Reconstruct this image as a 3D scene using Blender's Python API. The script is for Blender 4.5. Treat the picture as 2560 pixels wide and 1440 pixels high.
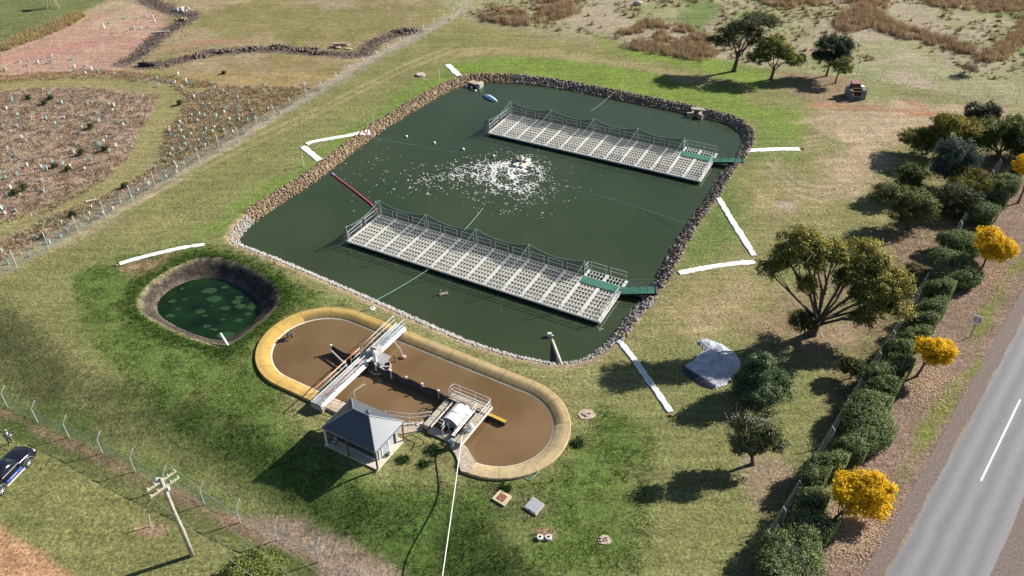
import bpy, bmesh, math, random
import numpy as np
from mathutils import Vector, Matrix
random.seed(7); RNG = np.random.default_rng(11)
S = bpy.context.scene
for o in list(bpy.data.objects): bpy.data.objects.remove(o)
R = math.radians
# ------------------------------------------------------------------ camera, sky, sun, exposure
CAM_H, F_PX, PITCH = 52.0, 2050.0, R(37.0)
cam = bpy.data.cameras.new('camera'); cam.sensor_width = 36.0; cam.lens = F_PX/2560*36.0
cam.clip_start = 0.5; cam.clip_end = 12000
co = bpy.data.objects.new('camera', cam); S.collection.objects.link(co)
co.location = (0, 0, CAM_H); co.rotation_euler = (R(90)-PITCH, 0, 0); S.camera = co
SUN_AZ, SUN_EL = R(23.0), R(31.0)          # the sun stands to the right and a little ahead
w = bpy.data.worlds.new('World'); S.world = w; w.use_nodes = True
nt = w.node_tree; bg = nt.nodes['Background']; sky = nt.nodes.new('ShaderNodeTexSky')
sky.sky_type = 'NISHITA'; sky.sun_disc = False; sky.sun_elevation = SUN_EL
sky.sun_rotation = R(90) - SUN_AZ; sky.altitude = 200; sky.air_density = 1.0; sky.dust_density = 0.6; sky.ozone_density = 1.2
nt.links.new(sky.outputs[0], bg.inputs[0]); bg.inputs[1].default_value = 0.050
sl = bpy.data.lights.new('sun', 'SUN'); sl.energy = 5.0; sl.angle = R(0.53); sl.color = (1.0, 0.93, 0.82)
so = bpy.data.objects.new('sun', sl); S.collection.objects.link(so); so.location = (60, 40, 80)
sd = Vector((math.cos(SUN_AZ)*math.cos(SUN_EL), math.sin(SUN_AZ)*math.cos(SUN_EL), math.sin(SUN_EL)))
so.rotation_euler = sd.to_track_quat('Z', 'Y').to_euler()
S.view_settings.view_transform = 'Standard'; S.view_settings.look = 'None'
S.view_settings.exposure = 0.85; S.view_settings.gamma = 1.0; S.view_settings.use_curve_mapping = False

# ------------------------------------------------------------------ pixel -> place
CP, SP = math.cos(PITCH), math.sin(PITCH)
def ray(px, py):
    u, v = px-1280.0, py-720.0
    return np.array([u, F_PX*CP - v*SP, -F_PX*SP - v*CP])
def PZ(px, py, z=0.0):
    d = ray(px, py); t = (z-CAM_H)/d[2]
    return Vector((d[0]*t, d[1]*t, z))
def PY(px, py, y):                       # point of that ray in the upright plane at depth y
    d = ray(px, py); t = y/d[1]
    return Vector((d[0]*t, y, CAM_H+d[2]*t))
def SC(y, z=0.0):                        # metres per photo pixel at that place
    return (y*CP + (CAM_H-z)*SP)/F_PX
def V2(l, z=0.0): return np.array([[PZ(x, y, z).x, PZ(x, y, z).y] for x, y in l])

# ------------------------------------------------------------------ small maths
def sstep(a, b, x):
    t = np.clip((x-a)/(b-a), 0, 1); return t*t*(3-2*t)
def sdpoly(X, Y, P, closed=True):
    """signed distance to a polygon (negative inside), or plain distance to a polyline"""
    X = np.asarray(X, float); Y = np.asarray(Y, float)
    d = np.full(X.shape, 1e18); s = np.ones(X.shape); n = len(P)
    for i in range(n if closed else n-1):
        ax, ay = P[i]; bx, by = P[(i+1) % n]
        ex, ey = bx-ax, by-ay; wx, wy = X-ax, Y-ay
        t = np.clip((wx*ex+wy*ey)/(ex*ex+ey*ey+1e-12), 0, 1)
        d = np.minimum(d, (wx-ex*t)**2+(wy-ey*t)**2)
        if closed:
            c1 = Y >= ay; c2 = Y < by; c3 = ex*wy > ey*wx
            flip = (c1 & c2 & c3) | (~c1 & ~c2 & ~c3)
            s = np.where(flip, -s, s)
    return np.sqrt(d)*s
_tab = np.random.default_rng(5).random((256, 256))
def vnoise(x, y):
    xi = np.floor(x).astype(int); yi = np.floor(y).astype(int); fx = x-xi; fy = y-yi
    fx = fx*fx*(3-2*fx); fy = fy*fy*(3-2*fy)
    a = _tab[xi & 255, yi & 255]; b = _tab[(xi+1) & 255, yi & 255]
    c = _tab[xi & 255, (yi+1) & 255]; d = _tab[(xi+1) & 255, (yi+1) & 255]
    return (a*(1-fx)+b*fx)*(1-fy)+(c*(1-fx)+d*fx)*fy
def fbm(x, y, s, o=4):
    r = 0; a = 1; t = 0
    for k in range(o):
        r = r+a*vnoise(x*s*2**k+17.3*k, y*s*2**k+9.1*k); t += a; a *= .55
    return r/t
def chaikin(P, n=2, closed=True):
    P = [np.array(p, float) for p in P]
    for _ in range(n):
        Q = []; m = len(P)
        for i in range(m if closed else m-1):
            a, b = P[i], P[(i+1) % m]; Q += [a*.75+b*.25, a*.25+b*.75]
        if not closed: Q = [P[0]]+Q+[P[-1]]
        P = Q
    return np.array(P)

# ------------------------------------------------------------------ outlines measured on the photograph
WATER_Z = -0.85
POND = chaikin(V2([(596,600),(640,552),(700,512),(770,468),(835,420),(900,368),(960,325),(1040,275),(1120,229),(1170,209),
 (1215,205),(1290,208),(1400,221),(1500,241),(1600,262),(1700,282),(1765,298),(1815,309),(1846,328),(1858,352),(1848,380),
 (1822,410),(1795,445),(1765,497),(1728,545),(1692,600),(1660,655),(1632,712),(1600,757),(1560,800),(1530,843),(1490,880),
 (1450,900),(1405,908),(1350,902),(1270,884),(1180,855),(1090,817),(1000,777),(900,733),(800,690),(710,652),(640,625),(604,612)], WATER_Z), 1)
BASIN_Z = -1.55
BASIN = chaikin(V2([(392,775),(394,752),(425,722),(470,702),(515,694),(560,700),(610,720),(648,748),(656,768),(640,795),(606,825),(575,848),(540,851),(490,838),(440,816),(405,795)], BASIN_Z), 2)
RIM = chaikin(V2([(340,758),(356,722),(400,688),(455,658),(510,640),(570,646),(635,672),(690,708),(703,745),(680,788),(625,828),(572,866),(540,868),(470,845),(400,813),(352,785)]), 2)
# the oxidation ditch: a stadium
TU = np.array([math.cos(R(-30)), math.sin(R(-30))]); TN = np.array([-TU[1], TU[0]])
T0, T1, TC, TR = -45.6, -25.6, 42.25, 6.1
TANK_Z, TANK_RIM = -0.08, 0.25
def stadium(r, seg=8):
    out = []
    for k in range(seg+1):
        a = R(90)+R(180)*k/seg; out.append(TU*(T0+r*math.cos(a))+TN*(TC+r*math.sin(a)))
    for k in range(seg+1):
        a = R(270)+R(180)*k/seg; out.append(TU*(T1+r*math.cos(a))+TN*(TC+r*math.sin(a)))
    return np.array(out)
def TP(u, n, z=0.0):
    p = TU*u+TN*n; return Vector((p[0], p[1], z))
CREST = V2([(-500,560),(40,735),(230,905),(520,975),(690,1050),(820,1135),(945,1192),(1150,1215),(1290,1300),(1400,1440),(1480,1600)])
PLATEAU = np.vstack([CREST, [[60,10],[400,10],[400,400],[-400,400]]])
DROP = 1.9
LAND = np.array([TU*u+TN*n for u, n in ((-34.3,36.0),(-34.3,37.5),(-33.2,37.6),(-32.2,38.0),(-31.3,38.9),(-30.8,38.6),(-27.2,38.6),(-26.2,37.9),(-25.5,37.2),(-25.5,35.8))])
_ra, _rb = V2([(2216,1440),(2560,800)]); _rd = (_rb-_ra)/np.linalg.norm(_rb-_ra); ROAD_C = np.array([_ra+np.array([_rd[1], -_rd[0]])*3.5-_rd*200, _ra+np.array([_rd[1], -_rd[0]])*3.5+_rd*500])
def height(x, y, rough=True):
    x = np.asarray(x, float); y = np.asarray(y, float)
    z = -DROP*sstep(0.3, 7.3, sdpoly(x, y, PLATEAU))
    if rough: z = z + (0.10*(fbm(x, y, .12, 3)-.5) + 0.05*(fbm(x, y, .9, 2)-.5))*sstep(6.0, 9.0, sdpoly(x, y, ROAD_C, False))
    d = sdpoly(x, y, POND)
    zb = np.where(d > 0, WATER_Z-.12+(0.12-WATER_Z)*sstep(-0.4, 1.6, d), WATER_Z-.12-np.minimum(-d*.5, 1.6))
    z = np.where(d < 1.6, zb, z)
    di = sdpoly(x, y, BASIN); do = sdpoly(x, y, RIM); t = np.clip(di/(np.maximum(di-do, .05)), 0, 1)
    zb = np.where(di > 0, BASIN_Z-.08+(.08-BASIN_Z)*t**.75+np.sin(np.pi*t)*(.55*(fbm(x, y, .9, 4)-.5) if rough else 0), BASIN_Z-.08-np.minimum(-di*.5, 1))
    z = np.where(do < 0, np.minimum(zb, .02), z)
    d = sdpoly(x, y, stadium(TR))
    z = np.where(d < -.35, np.where(sdpoly(x, y, LAND) < 0, .12, -1.6), z)
    return z
def P(px, py, dz=0.0):                    # the point of the ground seen at that pixel
    z = 0.0
    for _ in range(12):
        p = PZ(px, py, z); z = .5*z+.5*float(height(p.x, p.y, False))
    return Vector((p.x, p.y, z+dz))
def G(x, y, dz=0.0): return Vector((x, y, float(height(x, y))+dz))

# ------------------------------------------------------------------ materials
MATS = {}
def _n(nt, t, **k):
    n = nt.nodes.new(t)
    for a, b in k.items(): setattr(n, a, b)
    return n
def mat(name, col, rough=.7, metal=0.0, var=.25, scale=6.0, bump=0.0, bscale=None, col2=None, spec=.5, alpha=1.0, vcol=False, objvar=0.0, trans=0.0, detail=5):
    if name in MATS: return MATS[name]
    m = bpy.data.materials.new(name); m.use_nodes = True; nt = m.node_tree; L = nt.links
    b = nt.nodes['Principled BSDF']
    b.inputs['Roughness'].default_value = rough; b.inputs['Metallic'].default_value = metal
    b.inputs['Specular IOR Level'].default_value = spec
    tc = _n(nt, 'ShaderNodeNewGeometry')
    no = _n(nt, 'ShaderNodeTexNoise'); no.inputs['Scale'].default_value = scale; no.inputs['Detail'].default_value = detail; no.inputs['Roughness'].default_value = .65
    L.new(tc.outputs['Position'], no.inputs['Vector'])
    mr = _n(nt, 'ShaderNodeMapRange'); mr.inputs['From Min'].default_value = .3; mr.inputs['From Max'].default_value = .7
    L.new(no.outputs['Fac'], mr.inputs['Value'])
    mx = _n(nt, 'ShaderNodeMix', data_type='RGBA'); L.new(mr.outputs[0], mx.inputs[0])
    c2 = col2 if col2 else tuple(min(1, c*(1+var)) for c in col)
    c1 = col if col2 else tuple(c*(1-var) for c in col)
    if vcol:
        at = _n(nt, 'ShaderNodeVertexColor', layer_name='Col')
        for i, k in ((6, 1-var), (7, 1+var)):
            v = _n(nt, 'ShaderNodeVectorMath', operation='SCALE'); v.inputs[3].default_value = k
            L.new(at.outputs[0], v.inputs[0]); L.new(v.outputs[0], mx.inputs[i])
    else:
        mx.inputs[6].default_value = (*c1, 1); mx.inputs[7].default_value = (*c2, 1)
    out = mx.outputs[2]
    if objvar:
        oi = _n(nt, 'ShaderNodeObjectInfo'); m2 = _n(nt, 'ShaderNodeMapRange')
        m2.inputs['To Min'].default_value = 1-objvar; m2.inputs['To Max'].default_value = 1+objvar
        L.new(oi.outputs['Random'], m2.inputs['Value'])
        v = _n(nt, 'ShaderNodeVectorMath', operation='SCALE'); L.new(out, v.inputs[0]); L.new(m2.outputs[0], v.inputs[3]); out = v.outputs[0]
    L.new(out, b.inputs['Base Color'])
    if bump:
        n2 = _n(nt, 'ShaderNodeTexNoise'); n2.inputs['Scale'].default_value = bscale or scale*3; n2.inputs['Detail'].default_value = 4
        L.new(tc.outputs['Position'], n2.inputs['Vector'])
        bp = _n(nt, 'ShaderNodeBump'); bp.inputs['Strength'].default_value = bump; bp.inputs['Distance'].default_value = .05
        L.new(n2.outputs['Fac'], bp.inputs['Height']); L.new(bp.outputs[0], b.inputs['Normal'])
    if alpha < 1: b.inputs['Alpha'].default_value = alpha
    if trans:
        tr = _n(nt, 'ShaderNodeBsdfTranslucent'); ms = _n(nt, 'ShaderNodeMixShader'); ms.inputs[0].default_value = trans
        L.new(out, tr.inputs[0]); L.new(b.outputs[0], ms.inputs[1]); L.new(tr.outputs[0], ms.inputs[2])
        L.new(ms.outputs[0], nt.nodes['Material Output'].inputs[0])
    MATS[name] = m; return m

# ------------------------------------------------------------------ mesh helpers
COL = S.collection
def link_obj(name, me, parent=None):
    o = bpy.data.objects.new(name, me); COL.objects.link(o)
    if parent is not None: o.parent = parent
    return o
def tag(o, label=None, cat=None, group=None, kind=None):
    if label: o['label'] = label
    if cat: o['category'] = cat
    if group: o['group'] = group
    if kind: o['kind'] = kind
    return o
def thing(name, label, cat, loc=(0, 0, 0), rz=0.0, group=None):
    o = bpy.data.objects.new(name, None); COL.objects.link(o); o.empty_display_size = .3
    o.location = loc; o.rotation_euler = (0, 0, rz); return tag(o, label, cat, group)
class MB:
    """collects shapes in one mesh; world=True meshes are built in world coordinates"""
    def __init__(s): s.v = []; s.f = []; s.mi = []; s.cur = 0
    def add(s, vs, fs):
        b = len(s.v); s.v += [tuple(v) for v in vs]; s.f += [tuple(b+i for i in f) for f in fs]; s.mi += [s.cur]*len(fs); return s
    def box(s, c, size, M=None):
        x, y, z = (a/2 for a in size); c = Vector(c)
        vs = [Vector((a*x, b*y, d*z)) for a in (-1, 1) for b in (-1, 1) for d in (-1, 1)]
        if M is not None: vs = [M @ v for v in vs]
        return s.add([v+c for v in vs], [(0,1,3,2),(4,6,7,5),(0,4,5,1),(2,3,7,6),(0,2,6,4),(1,5,7,3)])
    def bar(s, a, b, w, h, up=(0, 0, 1)):
        """a rectangular bar from a to b, w wide and h high, centred on the line"""
        a, b = Vector(a), Vector(b); d = (b-a).normalized(); up = Vector(up)
        x = d.cross(up)
        if x.length < 1e-4: x = d.cross(Vector((1, 0, 0)))
        x.normalize(); u = x.cross(d).normalized()
        vs = [p+x*(sx*w/2)+u*(sy*h/2) for p in (a, b) for sx, sy in ((-1,-1),(1,-1),(1,1),(-1,1))]
        return s.add(vs, [(0,3,2,1),(4,5,6,7),(0,1,5,4),(1,2,6,5),(2,3,7,6),(3,0,4,7)])
    def tube(s, pts, r, n=6, caps=True, r1=None):
        pts = [Vector(p) for p in pts]; m = len(pts)
        rs = r if isinstance(r, (list, tuple)) else [r+( (r1-r)*i/(m-1) if r1 is not None else 0) for i in range(m)]
        ref = None; rings = []
        for i, p in enumerate(pts):
            d = (pts[min(i+1, m-1)]-pts[max(i-1, 0)])
            if d.length < 1e-9: d = Vector((0, 0, 1))
            d.normalize()
            if ref is None:
                ref = d.orthogonal().normalized()
            ref = (ref-d*ref.dot(d))
            if ref.length < 1e-6: ref = d.orthogonal()
            ref.normalize(); q = d.cross(ref)
            rings.append([p+(ref*math.cos(2*math.pi*k/n)+q*math.sin(2*math.pi*k/n))*rs[i] for k in range(n)])
        vs = [v for rg in rings for v in rg]; fs = []
        for i in range(m-1):
            for k in range(n):
                fs.append((i*n+k, i*n+(k+1) % n, (i+1)*n+(k+1) % n, (i+1)*n+k))
        if caps: fs += [tuple(reversed(range(n))), tuple((m-1)*n+k for k in range(n))]
        return s.add(vs, fs)
    def cyl(s, c, r, h, n=16, r2=None):
        c = Vector(c); r2 = r if r2 is None else r2
        vs = [c+Vector((r*math.cos(2*math.pi*k/n), r*math.sin(2*math.pi*k/n), 0)) for k in range(n)]+[c+Vector((r2*math.cos(2*math.pi*k/n), r2*math.sin(2*math.pi*k/n), h)) for k in range(n)]
        return s.add(vs, [tuple(reversed(range(n))), tuple(range(n, 2*n))]+[(k, (k+1) % n, n+(k+1) % n, n+k) for k in range(n)])
    def prism(s, poly, z0, z1):
        """upright prism over a counter-clockwise outline"""
        n = len(poly); vs = [(p[0], p[1], z0) for p in poly]+[(p[0], p[1], z1) for p in poly]
        return s.add(vs, [tuple(reversed(range(n))), tuple(range(n, 2*n))]+[(k, (k+1) % n, n+(k+1) % n, n+k) for k in range(n)])
    def sphere(s, c, r, nu=10, nv=6, sq=(1, 1, 1)):
        c = Vector(c); vs = []; fs = []
        for j in range(nv+1):
            t = math.pi*j/nv
            for i in range(nu):
                p = 2*math.pi*i/nu; vs.append(c+Vector((r*sq[0]*math.sin(t)*math.cos(p), r*sq[1]*math.sin(t)*math.sin(p), r*sq[2]*math.cos(t))))
        for j in range(nv):
            for i in range(nu):
                fs.append((j*nu+i, (j+1)*nu+i, (j+1)*nu+(i+1) % nu, j*nu+(i+1) % nu))
        return s.add(vs, fs)
    def sheet(s, rows):
        """grid of points"""
        n = len(rows[0]); vs = [p for r in rows for p in r]; fs = []
        for j in range(len(rows)-1):
            for i in range(n-1): fs.append((j*n+i, j*n+i+1, (j+1)*n+i+1, (j+1)*n+i))
        return s.add(vs, fs)
    def mesh(s, name, mats, off=None, smooth=False):
        me = bpy.data.meshes.new(name)
        v = s.v if off is None else [(a[0]-off[0], a[1]-off[1], a[2]-off[2]) for a in s.v]
        me.from_pydata(v, [], s.f)
        for m in (mats if isinstance(mats, (list, tuple)) else [mats]): me.materials.append(m)
        if any(s.mi): me.polygons.foreach_set('material_index', s.mi)
        if smooth: me.polygons.foreach_set('use_smooth', [True]*len(me.polygons))
        me.update(); return me
    def build(s, name, mats, parent=None, world=False, smooth=False):
        off = None
        if world and parent is not None:
            off = parent.location if parent.parent is None else parent.parent.location
        return link_obj(name, s.mesh(name, mats, off, smooth), parent)
    def solo(s, name, mats, label, cat, group=None, smooth=False, origin=None):
        """a top-level thing that is one mesh; its origin goes to its base"""
        a = np.array(s.v); og = Vector((a[:, 0].mean(), a[:, 1].mean(), a[:, 2].min())) if origin is None else Vector(origin)
        o = link_obj(name, s.mesh(name, mats, og, smooth)); o.location = og
        return tag(o, label, cat, group)
def np_mesh(name, V, Fq, mats, mi=None, smooth=False, col=None):
    """fast mesh from arrays: V (n,3), Fq (m,k)"""
    me = bpy.data.meshes.new(name); V = np.asarray(V, np.float32); Fq = np.asarray(Fq, np.int32); m, k = Fq.shape
    me.vertices.add(len(V)); me.vertices.foreach_set('co', V.ravel())
    me.loops.add(m*k); me.loops.foreach_set('vertex_index', Fq.ravel())
    me.polygons.add(m); me.polygons.foreach_set('loop_start', np.arange(0, m*k, k, dtype=np.int32))
    for q in (mats if isinstance(mats, (list, tuple)) else [mats]): me.materials.append(q)
    if mi is not None: me.polygons.foreach_set('material_index', np.asarray(mi, np.int32))
    if smooth: me.polygons.foreach_set('use_smooth', np.ones(m, bool))
    me.update(calc_edges=True)
    if col is not None:
        a = me.color_attributes.new('Col', 'FLOAT_COLOR', 'POINT')
        c = np.ones((len(V), 4), np.float32); c[:, :3] = col; a.data.foreach_set('color', c.ravel())
    return me
def copy_tree(o, parent=None):
    c = o.copy(); COL.objects.link(c); c.parent = parent
    for ch in list(o.children): copy_tree(ch, c)
    return c

# ================================================================== THE GROUND
def axis(lo, hi, step, far):
    core = np.arange(lo, hi+1e-6, step); g = [step*1.5]
    while sum(g) < far: g.append(g[-1]*1.55)
    g = np.cumsum(g); return np.concatenate([lo-g[::-1], core, hi+g])
gx = axis(-112, 112, .36, 3500); gy = axis(26, 178, .36, 3500)
GX, GY = np.meshgrid(gx, gy); X = GX.ravel(); Y = GY.ravel()
Zg = height(X, Y)
# --- colour of the ground cover, zone by zone
def C(*c): return np.array(c)
n1 = fbm(X, Y, .05, 4); n2 = fbm(X+50, Y, .35, 4); n3 = fbm(X, Y+90, 1.3, 3); n4 = fbm(X+31, Y+12, .16, 4)
GREEN, LUSH, DARKG, OLIVE, STRAW = C(.086,.142,.030), C(.122,.188,.030), C(.056,.094,.020), C(.186,.182,.076), C(.33,.285,.165)
col = np.outer(1-sstep(.35,.65,n4), OLIVE)+np.outer(sstep(.35,.65,n4), OLIVE*.82+GREEN*.18)
def paint(mask, c, k=1.0):
    global col
    m = np.clip(mask*k, 0, 1)[:, None]; col = col*(1-m)+np.asarray(c)*m
def zone(poly, feather=1.5, wob=2.0, z=0.0):
    d = sdpoly(X, Y, V2(poly, z))+wob*(n2-.5)*2
    return 1-sstep(-feather, feather, d)
def line(pl, wd, feather=.5, wob=.5, z=0.0):
    d = sdpoly(X, Y, V2(pl, z), False)+wob*(n2-.5)*2
    return 1-sstep(wd-feather, wd+feather, d)
# paddock behind (top right) and the far fields
paint(zone([(1150,45),(1400,92),(1560,118),(1760,145),(1900,170),(2100,192),(2300,222),(2600,275),(4200,300),(6000,-300),(1200,-420),(1000,-60)], .8, .4), C(.245,.240,.135))
pad = zone([(1150,40),(1400,90),(1760,142),(2300,220),(2600,270),(4000,300),(5000,-250),(1200,-300)], .8, .4)
paint(pad*sstep(.48,.62,n4), C(.30,.26,.19)); paint(pad*sstep(.5,.62,n1), C(.145,.205,.055), .75)
paint(zone([(1700,0),(1820,10),(1800,60),(1740,85),(1690,50)], 2, 3), C(.09,.155,.03), .8)
paint(zone([(1150,60),(1160,30),(1560,118),(1540,128)], .8, .6), C(.30,.25,.19), .6)
# top-left: revegetation block
rev = zone([(-900,700),(0,640),(300,470),(640,300),(900,170),(1155,35),(1050,0),(900,-60),(200,-60),(-900,60)], .6, .3)
paint(rev, C(.28,.23,.14)); paint(rev*sstep(.40,.58,n4), C(.20,.185,.075), .9); paint(rev*sstep(.5,.68,n2), C(.30,.20,.15), .45)
paint(zone([(0,110),(330,10),(420,30),(360,120),(300,190),(100,230),(0,210)], 2, 3), C(.38,.235,.195), .85)
paint(line([(0,155),(120,130),(250,105)], 1.6, 1.5, 2)+line([(310,115),(345,108)], 1.2, 1, 1)+line([(430,120),(520,105),(640,100)], 1.2, 1, 1.5), C(.37,.17,.155), .5)
paint(line([(0,210),(150,200),(330,200),(420,240)], 2.2, 1.5, 2), C(.32,.215,.12), .6)
paint(zone([(530,15),(900,0),(1060,20),(1040,70),(900,110),(600,95),(480,70)], 3, 5), C(.175,.165,.065), .75)
paint(zone([(770,0),(870,0),(900,20),(800,25)], 1, 2), C(.30,.24,.19), .6)
paint(zone([(560,150),(760,140),(900,160),(760,195),(560,190)], 2, 3), C(.205,.16,.075), .6)
paint(zone([(430,200),(500,235),(790,215),(850,190),(700,180),(480,180)], 1, 2), C(.30,.215,.10), .6)
# mulch beds with the tree guards
bed1 = zone([(-200,240),(60,222),(230,218),(330,235),(395,235),(378,280),(345,330),(330,385),(255,455),(150,520),(0,560),(-300,600)], .5, .5)
bed2 = zone([(430,210),(480,235),(560,215),(800,220),(690,282),(560,360),(460,420),(380,470),(200,570),(0,655),(-100,690),(-100,660),(0,610),(130,540),(280,480),(395,415),(415,330),(455,285),(462,240)], .5, .6)
for b in (bed1, bed2):
    paint(b, C(.34,.25,.205)); paint(b*sstep(.45,.62,n2), C(.235,.165,.125), .9); paint(b*sstep(.5,.66,n3), C(.40,.33,.255), .6)
paint(bed2*zone([(480,330),(700,220),(800,225),(560,380)], 1, 3), C(.26,.215,.095), .8)
paint(line([(270,60),(370,8)], 3, 1, 1)+line([(0,110),(120,60),(300,8)], 1.5, .8, .5), C(.37,.29,.20), .7)
paint(zone([(-800,-300),(420,-60),(190,35),(-40,125),(-700,300)], .8, .8), C(.125,.145,.055))
paint(zone([(10,108),(100,68),(190,33),(220,45),(120,85),(20,130)], .7, 1.2), C(.42,.34,.19), .85)
# mulch paths
for pl, wd in (([(365,0),(400,15),(440,30),(478,38)], 2.0), ([(478,38),(462,52),(425,75),(390,95),(365,120),(345,140),(305,160)], 1.6), ([(355,165),(410,163),(460,148),(530,132),(620,124),(700,123),(760,130),(860,138),(915,135)], 1.5), ([(905,130),(930,108),(965,92),(1000,83),(1035,78)], 1.6)):
    paint(line(pl, wd, .5, .8), C(.165,.125,.105))
paint(line([(190,175),(300,185),(420,205)], 1.2, .6, .8), C(.20,.15,.12), .8)
# mown path through the beds
paint(line([(-80,225),(0,215),(120,203),(250,202),(340,212),(400,222),(430,240),(425,275),(395,310),(380,350),(370,390),(310,440),(230,490),(100,545),(-60,590)], 2.3, .5, .4), C(.225,.205,.095))
# fence strips, sprayed bare
paint(line([(1158,30),(1000,110),(900,160),(800,222),(640,320),(400,470),(200,590),(0,680),(-200,760)], 1.0, .5, .5), C(.31,.25,.185), .85)
paint(line([(1158,40),(1560,120),(1900,185),(2140,205),(2300,228),(2560,275)], .7, .5, .6), C(.27,.22,.15), .7)
# lawns round the pond
paint(zone([(500,575),(640,480),(760,400),(900,300),(1040,210),(1120,165),(1200,165),(1100,240),(940,350),(780,455),(580,600)], 1.6, 2.5), GREEN*.7+LUSH*.5, .8)
paint(zone([(1120,165),(1250,140),(1450,150),(1650,175),(1830,215),(1900,265),(2040,290),(2010,345),(1930,360),(1890,310),(1700,262),(1450,212),(1240,183),(1150,185)], 1.4, 2.0), LUSH*1.1, .85)
paint(zone([(1500,95),(1640,118),(1780,145),(1920,180),(1900,225),(1800,190),(1650,160),(1500,125)], 1.2, 2), LUSH*1.15, .85)
paint(line([(1130,130),(1300,128),(1500,150),(1650,178),(1760,205)], 1.6, 1.2, 1.6), C(.27,.225,.12), .8)
paint(line([(1150,60),(1300,85),(1500,120)], 4.5, 3, 2.5), C(.21,.19,.08), .6)
for k in range(5):
    o_ = k*7
    paint(line([(-60,690+o_*2),(250,520+o_*1.6),(560,370+o_*1.3),(800,262+o_),(1000,160+o_),(1150,100+o_)], .35, .4, .5), STRAW*.95 if k % 2 else OLIVE*.9, .55)
paint(zone([(1950,180),(2120,190),(2160,250),(2060,265),(1960,225),(2010,200)], .8, 1.2), C(.235,.165,.115), .8)
paint(zone([(2150,200),(2300,225),(2460,260),(2300,255),(2170,262)], 1.2, 1.6), C(.19,.20,.085), .8)
# the yard, dry and worn by wheels
yard = zone([(2010,300),(2060,265),(2250,250),(2560,285),(2700,310),(2600,345),(2400,310),(2270,340),(2230,420),(2160,500),(2080,480),(2040,420),(2120,360)], 2.5, 4)
paint(yard, C(.345,.265,.185), .95); paint(yard*sstep(.5,.65,n3), C(.28,.22,.13), .5)
paint(line([(2045,262),(2140,268),(2240,275),(2330,288)], .8, .7, .8)+line([(2270,252),(2310,270),(2330,285)], .6, .5, .5), C(.30,.15,.085), .7)
paint(zone([(1890,300),(2010,330),(2000,400),(1960,430),(1880,400),(1880,340)], 2, 4), GREEN*.9+OLIVE*.25, .7)
paint(zone([(1790,470),(1830,440),(1860,520),(1850,600),(1760,650),(1690,680),(1700,640)], 1.5, 2.5), GREEN*1.05, .75)
paint(zone([(1880,480),(1945,478),(1940,530),(1900,520)], .6, .6), C(.36,.31,.15), .7); paint(zone([(1940,500),(1990,505),(1985,535),(1945,530)], .6, .6), C(.33,.27,.185), .7)
paint(zone([(1945,508),(1978,508),(1978,524),(1950,524)], .35, .8), C(.42,.40,.38), .8)
paint(zone([(1860,690),(1760,770),(1680,830),(1760,850),(1880,760)], 2, 3), C(.33,.255,.155), .85)
paint(zone([(1700,690),(1900,660),(1950,720),(1900,800),(1700,850),(1620,840)], 2.5, 4), C(.26,.21,.115), .55)
paint(zone([(1900,420),(2060,400),(2100,480),(2040,560),(1900,600)], 2.5, 4), C(.25,.21,.115), .5)
for k in range(6): paint(line([(1930-k*4,360+k*14),(1950,410+k*10),(1990,445+k*9),(2050,462+k*8),(2120,455+k*7),(2180,430+k*6)], .22, .3, .5), C(.36,.29,.20) if k % 2 else C(.17,.16,.075), .5)
for k in range(4): paint(line([(2010,345+k*12),(2100,330+k*10),(2250,300+k*6),(2420,285+k*4)], .25, .3, .6), C(.40,.31,.22), .5)
# slope below the works
slope = sstep(0, 3, sdpoly(X, Y, PLATEAU))*(1-sstep(8.5, 11, sdpoly(X, Y, PLATEAU)))
left_lawn = zone([(-300,660),(0,690),(250,590),(330,650),(180,700),(200,860),(330,1010),(600,1180),(800,1330),(560,1240),(300,1090),(0,960),(-300,930)], 2, 3, -1)
paint(slope, DARKG*.6+GREEN*.4, .85); paint(left_lawn, OLIVE*.92, .75)
inner = zone([(180,690),(300,640),(480,620),(640,650),(900,760),(700,780),(640,880),(700,1010),(830,1150),(960,1200),(1150,1210),(1400,1190),(1500,1010),(1640,1080),(1620,1440),(1350,1440),(1100,1440),(860,1300),(560,1120),(330,960),(200,820)], 1.5, 2.5)
paint(inner, DARKG*.55+GREEN*.55, .9); paint(inner*sstep(.5,.66,n2), GREEN*1.12, .6); paint(inner*sstep(.60,.74,n4), OLIVE*.85, .5)
paint(zone([(330,650),(430,655),(420,680),(320,700)], .5, 1), C(.24,.16,.10), .8); paint(line([(320,672),(420,642)], .8, .5, .6), C(.27,.18,.115), .7)
paint(zone([(1338,1335),(1362,1330),(1386,1340),(1384,1358),(1355,1364),(1336,1354)], .3, .35, -.6), C(.28,.175,.12), .9)
paint(zone([(1220,1222),(1250,1215),(1290,1240),(1270,1275),(1235,1268)], .4, .5, -.2)+zone([(1300,1240),(1335,1235),(1375,1262),(1345,1300),(1305,1280)], .4, .5, -.2), C(.20,.15,.10), .55)
# strip between ditch and pond
paint(line([(760,690),(900,748),(1100,838),(1250,900),(1400,945),(1480,935)], 1.5, 1.0, .8), C(.20,.20,.085), .85)
# bare rim of the pond
paint(1-sstep(1.35, 1.95, sdpoly(X, Y, POND)+.8*(n3-.5)), C(.29,.22,.155), .85)
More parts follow.
